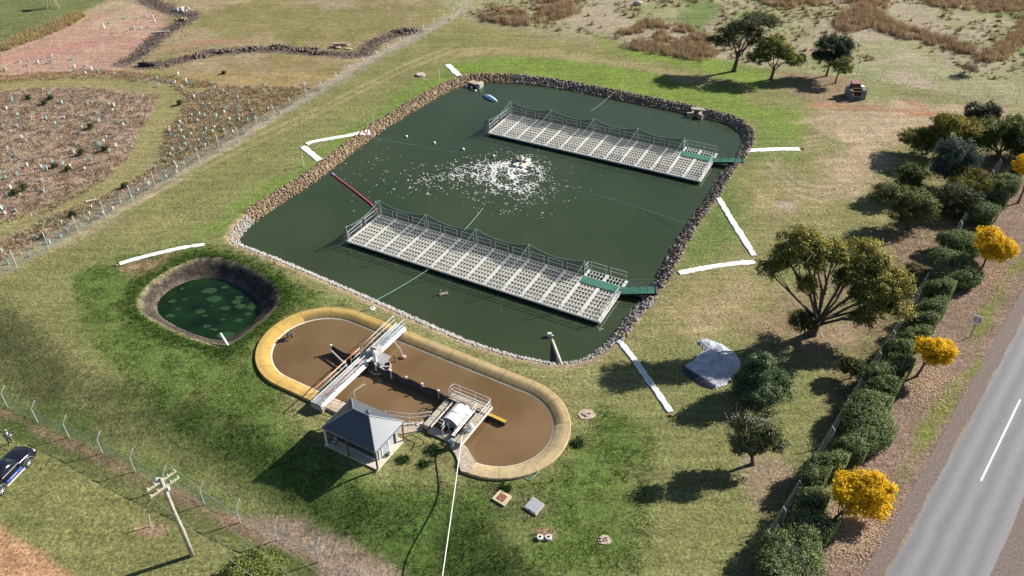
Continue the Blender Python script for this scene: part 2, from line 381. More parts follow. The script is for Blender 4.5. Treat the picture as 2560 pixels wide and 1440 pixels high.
# basin walls: mud with the bank's shade painted in dark, pale dry lip
db = sdpoly(X, Y, BASIN)
dr = sdpoly(X, Y, RIM); tb = np.clip(db/np.maximum(db-dr, .05), 0, 1)+.5*(n3-.5); paint(1-sstep(-.15, .15, dr+.4*(n3-.5)), C(.27,.21,.155), .9); paint((dr < .1)*(1-sstep(.70, .98, tb)), C(.040,.034,.033), .94); paint((dr < .1)*(1-sstep(.08, .22, tb)), C(.15,.125,.11), .7)
# lower yard: car park grass and dirt track
dl = sdpoly(X, Y, PLATEAU); low = sstep(8, 10, dl)
paint(low*zone([(-400,930),(0,1010),(400,1190),(960,1450),(960,2000),(-900,2000)], 1, .6, -1.9), OLIVE*.78+GREEN*.22, .9)
paint(zone([(-300,1015),(0,1015),(160,1090),(400,1210),(640,1320),(960,1470),(900,1470),(600,1325),(380,1225),(160,1115),(0,1040),(-300,1040)], .5, .7, -1.9), C(.285,.185,.135), .9)
paint(zone([(640,1300),(760,1310),(1000,1440),(1000,1520),(900,1500),(760,1400),(650,1340)], .6, .9, -1.9), C(.27,.20,.16), .9)
paint(zone([(-900,1240),(0,1312),(60,1345),(110,1385),(190,1460),(190,1700),(-900,1700)], .5, .5, -1.9), C(.37,.215,.125), .95)
paint(zone([(345,1315),(405,1312),(410,1335),(350,1340)], .4, .6, -1.9), C(.32,.21,.15), .9)
paint(zone([(20,1310),(80,1290),(110,1320),(60,1345)], 1, 1.5, -1.9), C(.09,.125,.03), .7)
# ground under the trees and the hedge
trees = zone([(2230,560),(2330,470),(2480,380),(2600,330),(2700,420),(2300,850),(2060,1210),(1960,1440),(1820,1440),(1930,1300),(2060,1080),(2060,900),(1880,900),(1850,820),(2050,700)], 1.5, 2.5)
paint(trees, C(.205,.15,.095), .8); paint(trees*sstep(.45,.62,n2), OLIVE*.8, .7)
paint(zone([(2210,600),(2330,560),(2300,640),(2200,680)], 1.5, 2.0), C(.24,.165,.125), .85)
paint(zone([(1650,860),(2050,900),(2080,1080),(1960,1300),(1820,1440),(1560,1440),(1640,1080)], 2, 3), OLIVE*.72+GREEN*.2, .75)
paint(zone([(1850,1150),(1960,1150),(1990,1200),(1900,1250),(1870,1200)], 1, 1.6), C(.265,.20,.15), .8)
paint(zone([(2000,830),(2130,800),(2150,860),(2040,880)], 1, 1.6), C(.245,.175,.125), .8)
# verge by the road: leaf mould, moss-green strip, gravel shoulder
verge = zone([(2700,150),(2580,330),(2480,520),(2400,700),(2280,920),(2140,1130),(2040,1330),(1960,1480),(2260,1480),(2330,1300),(2460,1060),(2600,760),(2800,420)], .8, .5)
paint(verge, C(.180,.122,.100), .95); paint(verge*sstep(.48,.64,n2), C(.225,.160,.132), .6)
for q in ([(2560,650),(2520,720),(2480,800),(2440,880),(2420,860),(2470,760),(2520,670)], [(2460,900),(2400,980),(2330,1085),(2275,1200),(2240,1190),(2290,1080),(2370,960)], [(2260,1200),(2230,1240),(2210,1235)], [(2560,620),(2600,560),(2640,560),(2580,640)]):
    paint(zone(q, .7, .9), C(.135,.165,.03), .85)
# crop away: let the paint run under the road sheets
RG = 1.0
iy, ix = np.meshgrid(np.arange(len(gy)-1), np.arange(len(gx)-1), indexing='ij')
q0 = (iy*len(gx)+ix).ravel(); quads = np.stack([q0, q0+1, q0+1+len(gx), q0+len(gx)], 1)
def ground_mat():
    m = bpy.data.materials.new('ground_cover'); m.use_nodes = True; nt = m.node_tree; L = nt.links; b = nt.nodes['Principled BSDF']
    b.inputs['Roughness'].default_value = .95; b.inputs['Specular IOR Level'].default_value = .12
    g = _n(nt, 'ShaderNodeNewGeometry'); at = _n(nt, 'ShaderNodeVertexColor', layer_name='Col')
    def noise(s, d, r=.6):
        n = _n(nt, 'ShaderNodeTexNoise'); n.inputs['Scale'].default_value = s; n.inputs['Detail'].default_value = d; n.inputs['Roughness'].default_value = r
        L.new(g.outputs['Position'], n.inputs['Vector']); return n.outputs['Fac']
    def rng(x, a, b_, c, d):
        r = _n(nt, 'ShaderNodeMapRange'); r.inputs[1].default_value = a; r.inputs[2].default_value = b_; r.inputs[3].default_value = c; r.inputs[4].default_value = d
        L.new(x, r.inputs[0]); return r.outputs[0]
    f1 = noise(.9, 6, .7); f2 = noise(3.2, 8, .78); f3 = noise(.2, 5, .6)
    f4 = noise(6.5, 3, .8)
    mp = _n(nt, 'ShaderNodeMapping'); mp.inputs['Rotation'].default_value = (0, 0, R(-65)); mp.inputs['Scale'].default_value = (.10, 1.5, 1); L.new(g.outputs['Position'], mp.inputs['Vector'])
    fs = _n(nt, 'ShaderNodeTexNoise'); fs.inputs['Scale'].default_value = 1.0; fs.inputs['Detail'].default_value = 4; L.new(mp.outputs[0], fs.inputs['Vector'])
    sc = _n(nt, 'ShaderNodeMath', operation='MULTIPLY'); L.new(rng(f2, .36, .64, .45, 1.55), sc.inputs[0]); L.new(rng(f1, .3, .7, .74, 1.26), sc.inputs[1])
    s2 = _n(nt, 'ShaderNodeMath', operation='MULTIPLY'); L.new(sc.outputs[0], s2.inputs[0]); L.new(rng(f3, .3, .7, .86, 1.14), s2.inputs[1])
    s3 = _n(nt, 'ShaderNodeMath', operation='MULTIPLY'); L.new(s2.outputs[0], s3.inputs[0]); L.new(rng(fs.outputs[0], .3, .7, .84, 1.16), s3.inputs[1])
    s4 = _n(nt, 'ShaderNodeMath', operation='MULTIPLY'); L.new(s3.outputs[0], s4.inputs[0]); L.new(rng(f4, .34, .66, .55, 1.45), s4.inputs[1]); s2 = s4
    v = _n(nt, 'ShaderNodeVectorMath', operation='SCALE'); L.new(at.outputs[0], v.inputs[0]); L.new(s2.outputs[0], v.inputs[3])
    # dead blades among the green ones
    mx = _n(nt, 'ShaderNodeMix', data_type='RGBA'); L.new(rng(noise(2.3, 8, .85), .50, .66, 0, .36), mx.inputs[0]); L.new(v.outputs[0], mx.inputs[6]); mx.inputs[7].default_value = (.30, .25, .15, 1)
    L.new(mx.outputs[2], b.inputs['Base Color'])
    bp = _n(nt, 'ShaderNodeBump'); bp.inputs['Strength'].default_value = .5; bp.inputs['Distance'].default_value = .16
    ad = _n(nt, 'ShaderNodeMath', operation='ADD'); L.new(noise(4.2, 5, .7), ad.inputs[0]); L.new(noise(.9, 3), ad.inputs[1])
    L.new(ad.outputs[0], bp.inputs['Height']); L.new(bp.outputs[0], b.inputs['Normal']); return m
MATS['ground'] = ground_mat()
ground = link_obj('ground', np_mesh('ground', np.stack([X, Y, Zg], 1), quads, MATS['ground'], smooth=True, col=col))
tag(ground, 'grassed ground with worn, bare and planted patches round the ponds', None, kind='structure')

# ------------------------------------------------------------------ water
def water_mat(name, c1, c2, rough=.06, wave=2.2, wst=.10, scale=.5, spec=.5):
    m = bpy.data.materials.new(name); m.use_nodes = True; nt = m.node_tree; L = nt.links; b = nt.nodes['Principled BSDF']
    b.inputs['Roughness'].default_value = rough; b.inputs['IOR'].default_value = 1.33; b.inputs['Specular IOR Level'].default_value = spec
    g = _n(nt, 'ShaderNodeNewGeometry')
    n = _n(nt, 'ShaderNodeTexNoise'); n.inputs['Scale'].default_value = scale; n.inputs['Detail'].default_value = 4; L.new(g.outputs['Position'], n.inputs['Vector'])
    r = _n(nt, 'ShaderNodeMapRange'); r.inputs[1].default_value = .35; r.inputs[2].default_value = .65; L.new(n.outputs[0], r.inputs[0])
    mx = _n(nt, 'ShaderNodeMix', data_type='RGBA'); mx.inputs[6].default_value = (*c1, 1); mx.inputs[7].default_value = (*c2, 1); L.new(r.outputs[0], mx.inputs[0]); L.new(mx.outputs[2], b.inputs['Base Color'])
    n2 = _n(nt, 'ShaderNodeTexNoise'); n2.inputs['Scale'].default_value = wave; n2.inputs['Detail'].default_value = 3; L.new(g.outputs['Position'], n2.inputs['Vector'])
    bp = _n(nt, 'ShaderNodeBump'); bp.inputs['Strength'].default_value = wst; bp.inputs['Distance'].default_value = .04; L.new(n2.outputs[0], bp.inputs['Height']); L.new(bp.outputs[0], b.inputs['Normal'])
    MATS[name] = m; return m
def grow(P_, d):
    c = P_.mean(0); out = []
    n = len(P_)
    for i in range(n):
        e = P_[(i+1) % n]-P_[i-1]; nn = np.array([e[1], -e[0]]); nn /= np.linalg.norm(nn)+1e-9
        if nn @ (P_[i]-c) < 0: nn = -nn
        out.append(P_[i]+nn*d)
    return np.array(out)
def pool(name, outline, z, m):
    me = bpy.data.meshes.new(name); bm = bmesh.new(); vs = [bm.verts.new((p[0], p[1], z)) for p in outline]
    f = bm.faces.new(vs); f.normal_update()
    if f.normal.z < 0: f.normal_flip()
    bmesh.ops.triangulate(bm, faces=[f]); bm.to_mesh(me); bm.free(); me.materials.append(m)
    o = link_obj(name, me); o['kind'] = 'structure'; return o
pool('pond_water', grow(POND, .35), WATER_Z, water_mat('pond_water', (.031,.047,.020), (.041,.057,.026), .07, 2.4, .16, .08, .85))
pool('basin_water', grow(BASIN, .3), BASIN_Z, water_mat('basin_water', (.004,.012,.005), (.009,.030,.008), .12, 1.5, .03, .35))
pool('ditch_water', stadium(TR-1.5, 12), TANK_Z, water_mat('ditch_water', (.135,.084,.040), (.185,.122,.064), .16, 1.5, .03, .16))

# ------------------------------------------------------------------ road, with a painted line and gravel shoulders
RL0, RL1 = PZ(2216, 1440), PZ(2560, 800)          # left edge of the seal
RR0 = PZ(2476, 1440)
rdir = Vector((RL1.x-RL0.x, RL1.y-RL0.y, 0)).normalized(); rnor = Vector((rdir.y, -rdir.x, 0))
RW = (RR0-RL0).dot(rnor)
def road_strip(name, o0, o1, z, m, a=-40, b=260, n=60, wob=0.0, seed=0):
    rows = []; rr = np.random.default_rng(seed)
    for i in range(n+1):
        t = a+(b-a)*i/n; c = RL0+rdir*t
        rows.append([c+rnor*(o0+wob*(rr.random()-.5))+Vector((0,0,z)), c+rnor*(o1+wob*(rr.random()-.5))+Vector((0,0,z))])
    mb = MB().sheet(rows); return mb.build(name, m)
def asphalt():
    m = bpy.data.materials.new('asphalt'); m.use_nodes = True; nt = m.node_tree; L = nt.links; b = nt.nodes['Principled BSDF']; b.inputs['Roughness'].default_value = .8
    g = _n(nt, 'ShaderNodeNewGeometry')
    d = _n(nt, 'ShaderNodeVectorMath', operation='DOT_PRODUCT'); d.inputs[1].default_value = (rnor.x, rnor.y, 0); L.new(g.outputs['Position'], d.inputs[0])
    o = _n(nt, 'ShaderNodeMath', operation='SUBTRACT'); o.inputs[1].default_value = RL0.dot(rnor); L.new(d.outputs['Value'], o.inputs[0])
    wv = _n(nt, 'ShaderNodeMath', operation='MULTIPLY'); wv.inputs[1].default_value = 2*math.pi/(RW/4); L.new(o.outputs[0], wv.inputs[0])
    n = _n(nt, 'ShaderNodeTexNoise'); n.inputs['Scale'].default_value = .35; n.inputs['Detail'].default_value = 6; L.new(g.outputs['Position'], n.inputs['Vector'])
    aa = _n(nt, 'ShaderNodeMath', operation='MULTIPLY_ADD'); aa.inputs[1].default_value = 2.4; L.new(n.outputs[0], aa.inputs[0]); L.new(wv.outputs[0], aa.inputs[2])
    c = _n(nt, 'ShaderNodeMath', operation='COSINE'); L.new(aa.outputs[0], c.inputs[0])
    r = _n(nt, 'ShaderNodeMapRange'); r.inputs[1].default_value = -1; r.inputs[2].default_value = 1; L.new(c.outputs[0], r.inputs[0])
    mx = _n(nt, 'ShaderNodeMix', data_type='RGBA'); mx.inputs[6].default_value = (.150,.150,.166,1); mx.inputs[7].default_value = (.205,.205,.226,1); L.new(r.outputs[0], mx.inputs[0])
    n2 = _n(nt, 'ShaderNodeTexNoise'); n2.inputs['Scale'].default_value = 9; n2.inputs['Detail'].default_value = 5; L.new(g.outputs['Position'], n2.inputs['Vector'])
    r2 = _n(nt, 'ShaderNodeMapRange'); r2.inputs[1].default_value = .3; r2.inputs[2].default_value = .7; r2.inputs[3].default_value = .86; r2.inputs[4].default_value = 1.14; L.new(n2.outputs[0], r2.inputs[0])
    v = _n(nt, 'ShaderNodeVectorMath', operation='SCALE'); L.new(mx.outputs[2], v.inputs[0]); L.new(r2.outputs[0], v.inputs[3]); L.new(v.outputs[0], b.inputs['Base Color'])
    return m
gravel = mat('gravel_shoulder', (.160,.125,.112), .95, var=.4, scale=5, bump=.4, bscale=18)
edge_m = mat('shoulder_edge', (.23,.18,.13), .95, var=.35, scale=2, bump=.3)
road = road_strip('road', 0, RW, .030, asphalt(), wob=.16, seed=3); road['kind'] = 'structure'
sh1 = road_strip('gravel_shoulder', -1.35, .3, .012, gravel, wob=.16, seed=4, n=160); sh1['kind'] = 'structure'
sh2 = road_strip('gravel_shoulder', RW-.3, RW+2.2, .012, gravel, wob=.2, seed=5, n=160); sh2['kind'] = 'structure'
sh3 = road_strip('road_edge_dirt', -.16, .2, .021, edge_m, wob=.22, seed=6, n=200); sh3['kind'] = 'structure'
paintm = mat('road_paint', (.78,.77,.72), .6, var=.12, scale=8)
c0, c1 = PZ(2453, 1201, .09), PZ(2560, 962, .09); off = (c0-RL0).dot(rnor); t0 = (c0-RL0).dot(rdir)
for k, (a, ln) in enumerate([(t0, 12.0), (t0+24, 12.0), (t0-24, 12.0), (t0+48, 12)]):
    A = RL0+rdir*a+rnor*off; B = A+rdir*ln; wv = rnor*.07
    o = MB().add([(A-wv)+Vector((0,0,.037)), (A+wv)+Vector((0,0,.037)), (B+wv)+Vector((0,0,.037)), (B-wv)+Vector((0,0,.037))], [(0,1,2,3)]).build('painted_line', paintm, road)

# ================================================================== COMMON MATERIALS
galv = mat('galvanised_steel', (.60,.62,.64), .5, .15, var=.12, scale=12)
white_m = mat('white_paint', (.74,.74,.72), .5, var=.08, scale=9)
alu = mat('pale_aluminium', (.66,.68,.68), .5, .1, var=.10, scale=10)
conc = mat('concrete', (.42,.38,.31), .9, var=.22, scale=2.2, bump=.25)
conc_v = mat('stained_concrete', (1,1,1), .88, var=.22, scale=1.6, bump=.3, vcol=True, detail=8)
black_m = mat('black_rubber', (.012,.012,.014), .55, var=.3, scale=6)
dark_m = mat('dark_steel', (.05,.055,.06), .5, .3, var=.2, scale=8)
rust_m = mat('rust', (.22,.085,.045), .85, var=.4, scale=7, bump=.3)
timber = mat('weathered_timber', (.33,.28,.22), .85, var=.3, scale=5, bump=.3)
brown_m = mat('brown_timber', (.13,.075,.045), .7, var=.25, scale=5)
yellow_m = mat('yellow_paint', (.55,.44,.10), .5, var=.15, scale=8)
blue_m = mat('blue_paint', (.05,.11,.36), .45, var=.15, scale=8)
rope_g = mat('green_rope', (.24,.44,.39), .8, var=.2, scale=20)
rope_w = mat('pale_rope', (.55,.58,.52), .8, var=.2, scale=20)
red_m = mat('red_plastic', (.55,.05,.07), .5, var=.2, scale=8)
orange_m = mat('orange_rope', (.62,.17,.05), .7, var=.2, scale=10)
grass_blade = mat('grass_blades', (1,1,1), .9, var=.2, scale=2, vcol=True, spec=.15, trans=.25)

# ================================================================== OXIDATION DITCH
ditch = thing('oxidation_ditch', 'racetrack-shaped concrete tank of brown water with ochre-stained sloping rim', 'tank', (TP((T0+T1)/2, TC).x, TP((T0+T1)/2, TC).y, 0))
def st_pt(s, r):
    """point and arc position on the stadium: s in 0..1 round the loop"""
    Ls = T1-T0; La = math.pi*TR; tot = 2*Ls+2*La; d = (s % 1)*tot
    if d < Ls: return TP(T0+d, TC+r)
    d -= Ls
    if d < La:
        a = R(90)-d/TR; return TP(T1+r*math.cos(a), TC+r*math.sin(a))
    d -= La
    if d < Ls: return TP(T1-d, TC-r)
    d -= Ls; a = R(270)-d/TR
    return TP(T0+r*math.cos(a), TC+r*math.sin(a))
Ls, La = T1-T0, math.pi*TR; TOT = 2*Ls+2*La
cuts = [Ls*k/7 for k in range(7)]+[Ls+La*k/6 for k in range(6)]+[Ls+La+Ls*k/7 for k in range(7)]+[2*Ls+La+La*k/6 for k in range(6)]+[TOT]
ochre = C(.45,.29,.06); beige = C(.41,.32,.18); grime_shade = C(.115,.088,.035)
for i in range(len(cuts)-1):
    a, b = cuts[i]+.015, cuts[i+1]-.015; n = 4
    mid = st_pt((a+b)/2/TOT, TR); u = np.array(mid[:2]) @ TU; nn = np.array(mid[:2]) @ TN
    hut_side = nn < TC-5.5 and -39.2 < u < -26.3
    left = 1-sstep(-44, -34, u); rows = []; cc = []
    prof = [(TR+.02, -.5), (TR+.02, TANK_RIM-.06), (TR-.05, TANK_RIM), (TR-.55, TANK_RIM-.01), (TR-.82, TANK_RIM-.06), (TR-1.25, TANK_RIM-.20), (TR-1.58, TANK_Z-.03), (TR-1.68, TANK_Z-.5)]
    if nn < TC-5.5 and -34.0 < u < -25.9: continue
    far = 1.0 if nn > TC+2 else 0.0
    for k, (r, z) in enumerate(prof):
        row = []
        for j in range(n+1):
            p = st_pt((a+(b-a)*j/n)/TOT, r); row.append(Vector((p.x, p.y, z)))
            base = beige*(1-.85*left)+ochre*(.85*left)
            if k in (4, 5, 6): base = base*(1-(.5, .9, .95)[k-4]*far)+grime_shade*(.5, .9, .95)[k-4]*far          # wet stain and shade painted into the far slope
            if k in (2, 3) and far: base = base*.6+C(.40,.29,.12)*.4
            if hut_side: base = C(.38,.31,.23)
            cc.append(base)
        rows.append(row)
    mb = MB().sheet(rows); mb.f = [tuple(reversed(f)) for f in mb.f]
    me = mb.mesh('concrete_panel', conc_v, ditch.location)
    at = me.color_attributes.new('Col', 'FLOAT_COLOR', 'POINT'); at.data.foreach_set('color', np.c_[np.array(cc), np.ones(len(cc))].astype(np.float32).ravel())
    link_obj('concrete_panel', me, ditch)
# pale tide line just above the water
mb = MB(); N = 150
ring = [[Vector((*st_pt(k/N, r)[:2], z)) for k in range(N+1)] for r, z in ((TR-1.44, TANK_Z+.055), (TR-1.60, TANK_Z-.03))]
mb.sheet(ring); mb.build('tide_line', mat('lime_scale', (.60,.56,.48), .9, var=.3, scale=3), ditch, True)
# small marker plate on the rim
e0 = PZ(724, 838, .3)
mb = MB(); mb.box(e0+Vector((0,0,.18)), (.1,.7,.5), Matrix.Rotation(R(-20), 3, 'Z')); mb.cyl(e0+Vector((.25,-.2,-.1)), .1, .35, 8)
mb.build('inlet_bracket', dark_m, ditch, True)

# --- centre baffle: a black curtain on posts
baf = thing('baffle_curtain', 'black wavy curtain wall on white posts dividing the brown water', 'baffle', TP(-37.5, 42.35, TANK_Z))
rows0, rows1, rows2 = [], [], []
for k in range(61):
    u = -44.3+(13.6)*k/60; wv = .10*math.sin(k*.62)+.05*math.sin(k*1.7)
    zt = .72+.08*math.sin(k*.62+1.0)+.03*math.sin(k*1.3)
    rows0.append(TP(u, 42.30+wv, TANK_Z-.8)); rows1.append(TP(u, 42.30+wv*.4, zt)); rows2.append(TP(u, 42.38+wv*.4, zt))
mb = MB().sheet([rows0, rows1, rows2, [p+Vector((.03,.05,0)) for p in rows0]]); mb.build('curtain', black_m, baf, True, True)
for u in (-44.25, -39.0, -37.25, -35.5, -33.75, -32.0):
    mb = MB(); mb.box(TP(u, 42.36, .40), (.13,.13,1.0)); mb.box(TP(u, 42.36, .92), (.17,.17,.05)); mb.build('post', white_m, baf, True)
mb = MB(); mb.tube([TP(-44.2, 42.1, .55), TP(-41.5, 41.25, .35)], .09, 8); mb.box(TP(-42.0, 41.4, .5), (.28,.28,.3)); mb.build('draw_pipe', mat('grey_pipe', (.42,.40,.36), .6, var=.2, scale=9), baf, True)

# --- rails
def rail_run(par, pts, h=1.0, mids=(.5,), r=.028, step=1.7, mt=None, name='handrail', posts=True):
    """top and middle rails along pts (deck-level points) with posts: rails are one part, each post its own"""
    mt = mt or galv; pts = [Vector(p) for p in pts]; up = Vector((0,0,1)); mb = MB()
    mb.tube([p+up*h for p in pts], r, 6)
    for m in mids: mb.tube([p+up*h*m for p in pts], r*.85, 6)
    mb.build(name, mt, par, True, True)
    if posts:
        for a, b in zip(pts[:-1], pts[1:]):
            n = max(1, round((b-a).length/step))
            for k in range(n+1):
                if k == 0 and a is not pts[0]: continue
                q = a+(b-a)*k/n; MB().tube([q-up*.08, q+up*h], r, 6).build('rail_post', mt, par, True)

# --- access bridge with the mixer in the middle
DZ = .78
br = thing('access_bridge', 'grey steel walkway bridge with handrails crossing the brown tank', 'bridge', TP(-40.35, 42, DZ))
ub0, ub1, nb0, nb1 = -40.92, -39.86, 35.7, 48.2
deckm = mat('bridge_grating', (.36,.40,.41), .55, .3, var=.16, scale=7)
for k in range(9):                                                        # grating panels
    a = nb0+(nb1-nb0)*k/9; b = nb0+(nb1-nb0)*(k+1)/9-.03; mb = MB()
    c = TP((ub0+ub1)/2, (a+b)/2, DZ); mb.box(c, (ub1-ub0-.1, b-a, .045), Matrix.Rotation(R(-30), 3, 'Z')); mb.build('deck_panel', deckm, br, True)
for u in (ub0, ub1):
    mb = MB(); mb.bar(TP(u, nb0, DZ-.10), TP(u, nb1, DZ-.10), .08, .34); mb.bar(TP(u+.07, nb0, DZ-.26), TP(u+.07, nb1, DZ-.26), .16, .03); mb.build('girder', alu, br, True)
for n in (nb0+.2, nb1-.3):
    mb = MB(); mb.box(TP((ub0+ub1)/2, n, DZ-.5), (1.3,.35,.55), Matrix.Rotation(R(-30), 3, 'Z')); mb.build('bearing_block', conc, br, True)
rail_run(br, [TP(ub1, nb0+.6, DZ), TP(ub1, 42.0, DZ)], 1.0, (.5,), .026, 1.6, alu)
rail_run(br, [TP(ub1, 43.9, DZ), TP(ub1, nb1-.05, DZ)], 1.0, (.5,), .026, 1.6, alu)
rail_run(br, [TP(ub0, nb0+.5, DZ), TP(ub0, 40.6, DZ)], 1.0, (.5,), .026, 1.8, alu)
rail_run(br, [TP(ub0, 41.3, DZ), TP(ub0, 42.6, DZ)], 1.0, (.5,), .026, 1.3, alu)
rail_run(br, [TP(ub0, 42.9, DZ), TP(ub0-.12, 44.6, DZ), TP(ub0-.12, nb1-.1, DZ)], 1.0, (.5,), .026, 1.7, alu)
MB().tube([TP(ub0-.03, nb0+.6, DZ+1.04), TP(ub0-.05, 38.2, DZ+1.0), TP(ub0-.03, 40.6, DZ+1.04), TP(ub0-.03, 42.7, DZ+1.03)], .03, 6).build('orange_line', orange_m, br, True)
MB().tube([TP(-40.5, 36.6, DZ+.05), TP(-40.3, 38.5, DZ+.05), TP(-40.5, 40.5, DZ+.05), TP(-40.35, 42.8, DZ+.06)], .025, 6).build('red_hose', red_m, br, True)
MB().tube([TP(-40.1, 36.2, DZ+.05), TP(-40.15, 38.2, DZ+.05), TP(-40.0, 40.2, DZ+.05), TP(-40.2, 42.2, DZ+.05)], .02, 6).build('black_cable', black_m, br, True)
# toe boards
for u in (ub0+.05, ub1-.05):
    MB().bar(TP(u, nb0+.2, DZ+.08), TP(u, nb1-.1, DZ+.08), .02, .11).build('toe_board', alu, br, True)
mx_ = thing('surface_mixer', 'grey mixer motor on a plate with a spoked wheel beneath, on the bridge', 'mixer', TP(-39.3, 43.3, DZ))
mb = MB(); M30 = Matrix.Rotation(R(-30), 3, 'Z')
mb.box(TP(-39.2, 43.35, DZ-.02), (1.5,1.35,.10), M30); mb.build('mounting_plate', mat('plate_grey', (.34,.34,.34), .6, .2, var=.25, scale=5), mx_, True)
mb = MB(); mb.box(TP(-39.95, 43.75, DZ+.42), (.75,.8,.72), M30); mb.box(TP(-39.95, 43.75, DZ+.82), (.62,.66,.1), M30); mb.build('motor_housing', mat('motor_grey', (.44,.43,.42), .5, var=.12, scale=6), mx_, True)
mb = MB(); mb.cyl(TP(-39.3, 42.75, DZ), .17, 1.05, 12); mb.sphere(TP(-39.3, 42.75, DZ+1.1), .2, 10, 6); mb.cyl(TP(-39.3, 42.75, DZ-.9), .1, 1, 8); mb.build('drive_column', white_m, mx_, True)
wc = TP(-39.1, 43.0, TANK_Z+.06); mb = MB()
mb.tube([wc+Vector((1.0*math.cos(2*math.pi*k/24), 1.0*math.sin(2*math.pi*k/24), 0)) for k in range(25)], .10, 6, False)
mb.build('wheel_rim', timber, mx_, True)
for k in range(8):
    a = 2*math.pi*k/8; MB().bar(wc+Vector((.1*math.cos(a), .1*math.sin(a), .03)), wc+Vector((1.0*math.cos(a), 1.0*math.sin(a), .03)), .09, .12).build('spoke', galv, mx_, True)
MB().cyl(wc-Vector((0,0,.25)), .92, .2, 20).build('impeller_disc', black_m, mx_, True)
MB().tube([TP(-38.4, 44.3, DZ), TP(-38.3, 44.35, TANK_Z)], .06, 6).build('strut', brown_m, mx_, True)
ps = thing('float_switch', 'pink float hanging on a pole beside the bridge', 'float', TP(-38.0, 45.2, TANK_Z))
MB().tube([TP(-39.8, 45.6, DZ+.9), TP(-38.4, 45.4, .6), TP(-38.0, 45.2, TANK_Z)], .03, 6).build('rod', galv, ps, True)
mb = MB(); mb.sphere(TP(-38.0, 45.2, TANK_Z+.1), .26, 10, 6, (1.2,1,.6)); mb.build('float_body', mat('pink_float', (.46,.27,.25), .7, var=.2, scale=6), ps, True)
bx = thing('blue_post_box', 'blue post with a small white control box beside the bridge ramp', 'control box', P(888, 1044))
mb = MB(); b0 = P(888, 1046); mb.tube([b0, b0+Vector((0,0,1.15))], .09, 8); mb.build('post', blue_m, bx, True)
mb = MB(); mb.box(b0+Vector((.2,.05,1.0)), (.42,.3,.36)); mb.sphere(b0+Vector((.05,-.02,1.35)), .19, 10, 6); mb.build('box', white_m, bx, True)
for q, l in ((P(786, 1001), 'white lamp post at the left foot of the bridge'),):
    mb = MB(); mb.tube([q, q+Vector((0,0,.95))], .10, 8); mb.sphere(q+Vector((-.2,.05,.55)), .25, 10, 6); mb.box(q+Vector((0,0,1.0)), (.25,.2,.14)); mb.solo('lamp_post', white_m, 'short white post with a round lamp at the foot of the walkway bridge', 'post')

# --- rotor: concrete walls, white drum cover, walkways with rails
rt = thing('rotor_station', 'concrete rotor station with white half-drum cover and galvanised handrails', 'rotor', TP(-28.9, 40.8, TANK_RIM))
def ubox(mb, u0, u1, n0, n1, z0, z1):
    c = TP((u0+u1)/2, (n0+n1)/2, (z0+z1)/2); mb.box(c, (u1-u0, n1-n0, z1-z0), M30); return mb
wz = .62
for (a, b_, c, d) in ((-31.0,-30.55,38.55,42.95), (-27.75,-27.3,38.3,42.95), (-30.5,-27.8,42.5,42.95)):
    ubox(MB(), a, b_, c, d, -1.0, wz).build('side_wall', conc, rt, True)
mb = MB(); ubox(mb, -30.9, -27.0, 42.10, 43.10, wz+.003, wz+.09); mb.build('walkway', mat('walkway_plank', (.40,.33,.24), .85, var=.25, scale=4), rt, True)
mb = MB(); ubox(mb, -27.74, -26.95, 38.2, 42.08, wz+.003, wz+.09); mb.build('walkway', MATS['walkway_plank'], rt, True)
for a, b_ in (((-30.9, 43.14), (-26.9, 43.14)), ((-26.9, 38.2), (-26.9, 43.14))):
    MB().bar(TP(*a, wz+.02), TP(*b_, wz+.02), .07, .26).build('edge_beam', alu, rt, True)
mb = MB(); ubox(mb, -30.9, -27.0, 42.02, 42.09, wz+.003, wz+.20); mb.build('edge_beam', dark_m, rt, True)
# drum cover: half cylinder along n
mb = MB(); r = .92; cu, n0, n1 = -29.0, 39.55, 41.75; pr = []
for k in range(13):
    a = math.pi*k/12-.12; pr.append((cu-r*math.cos(a), .42+r*math.sin(a)*1.05))
mb.sheet([[TP(u, n0, z) for u, z in pr], [TP(u, n0+.95, z) for u, z in pr]])
mb.sheet([[TP(u, n0+.98, z) for u, z in pr], [TP(u, n1, z) for u, z in pr]])
mb.build('drum_cover', mat('white_fibreglass', (.82,.82,.80), .35, var=.05, scale=3), rt, True, True)
for n in (n0+.96, n0+.02, n1-.02):
    MB().tube([TP(u, n, z+.015) for u, z in pr], .03, 6).build('cover_rib', galv, rt, True)
for n in (n0+.01, n1-.01):
    mb = MB(); mb.add([TP(u, n, z) for u, z in pr], [tuple(range(13))]); mb.build('end_plate', mat('blue_grey_plate', (.17,.22,.26), .5, var=.15, scale=5), rt, True)
mb = MB(); mb.tube([TP(cu, n0-.25, .95), TP(cu, n0, .95)], .13, 8); mb.box(TP(cu+.1, n0-.2, .62), (.16,.16,.16)); mb.build('bearing', alu, rt, True)
MB().tube([TP(-30.25, 38.6, .62), TP(-30.25, 42.3, .66)], .09, 8).build('shaft_pipe', mat('pinkish_pipe', (.50,.43,.40), .6, var=.2, scale=7), rt, True)
MB().tube([TP(-30.05, 40.6, .5), TP(-30.05, 42.4, .55)], .05, 8).build('feed_pipe', rust_m, rt, True)
for k, u in enumerate((-27.95, -28.1)):
    MB().tube([TP(u, 38.6, .75), TP(u, 42.0, .75)], .07, 8).build('conduit', (white_m, galv)[k], rt, True)
mb = MB(); ubox(mb, -30.4, -28.0, 38.25, 39.0, -.4, .30); mb.build('apron', conc, rt, True)
mb = MB(); ubox(mb, -28.95, -28.05, 38.4, 39.3, .303, .36); mb.build('plank_cover', timber, rt, True)
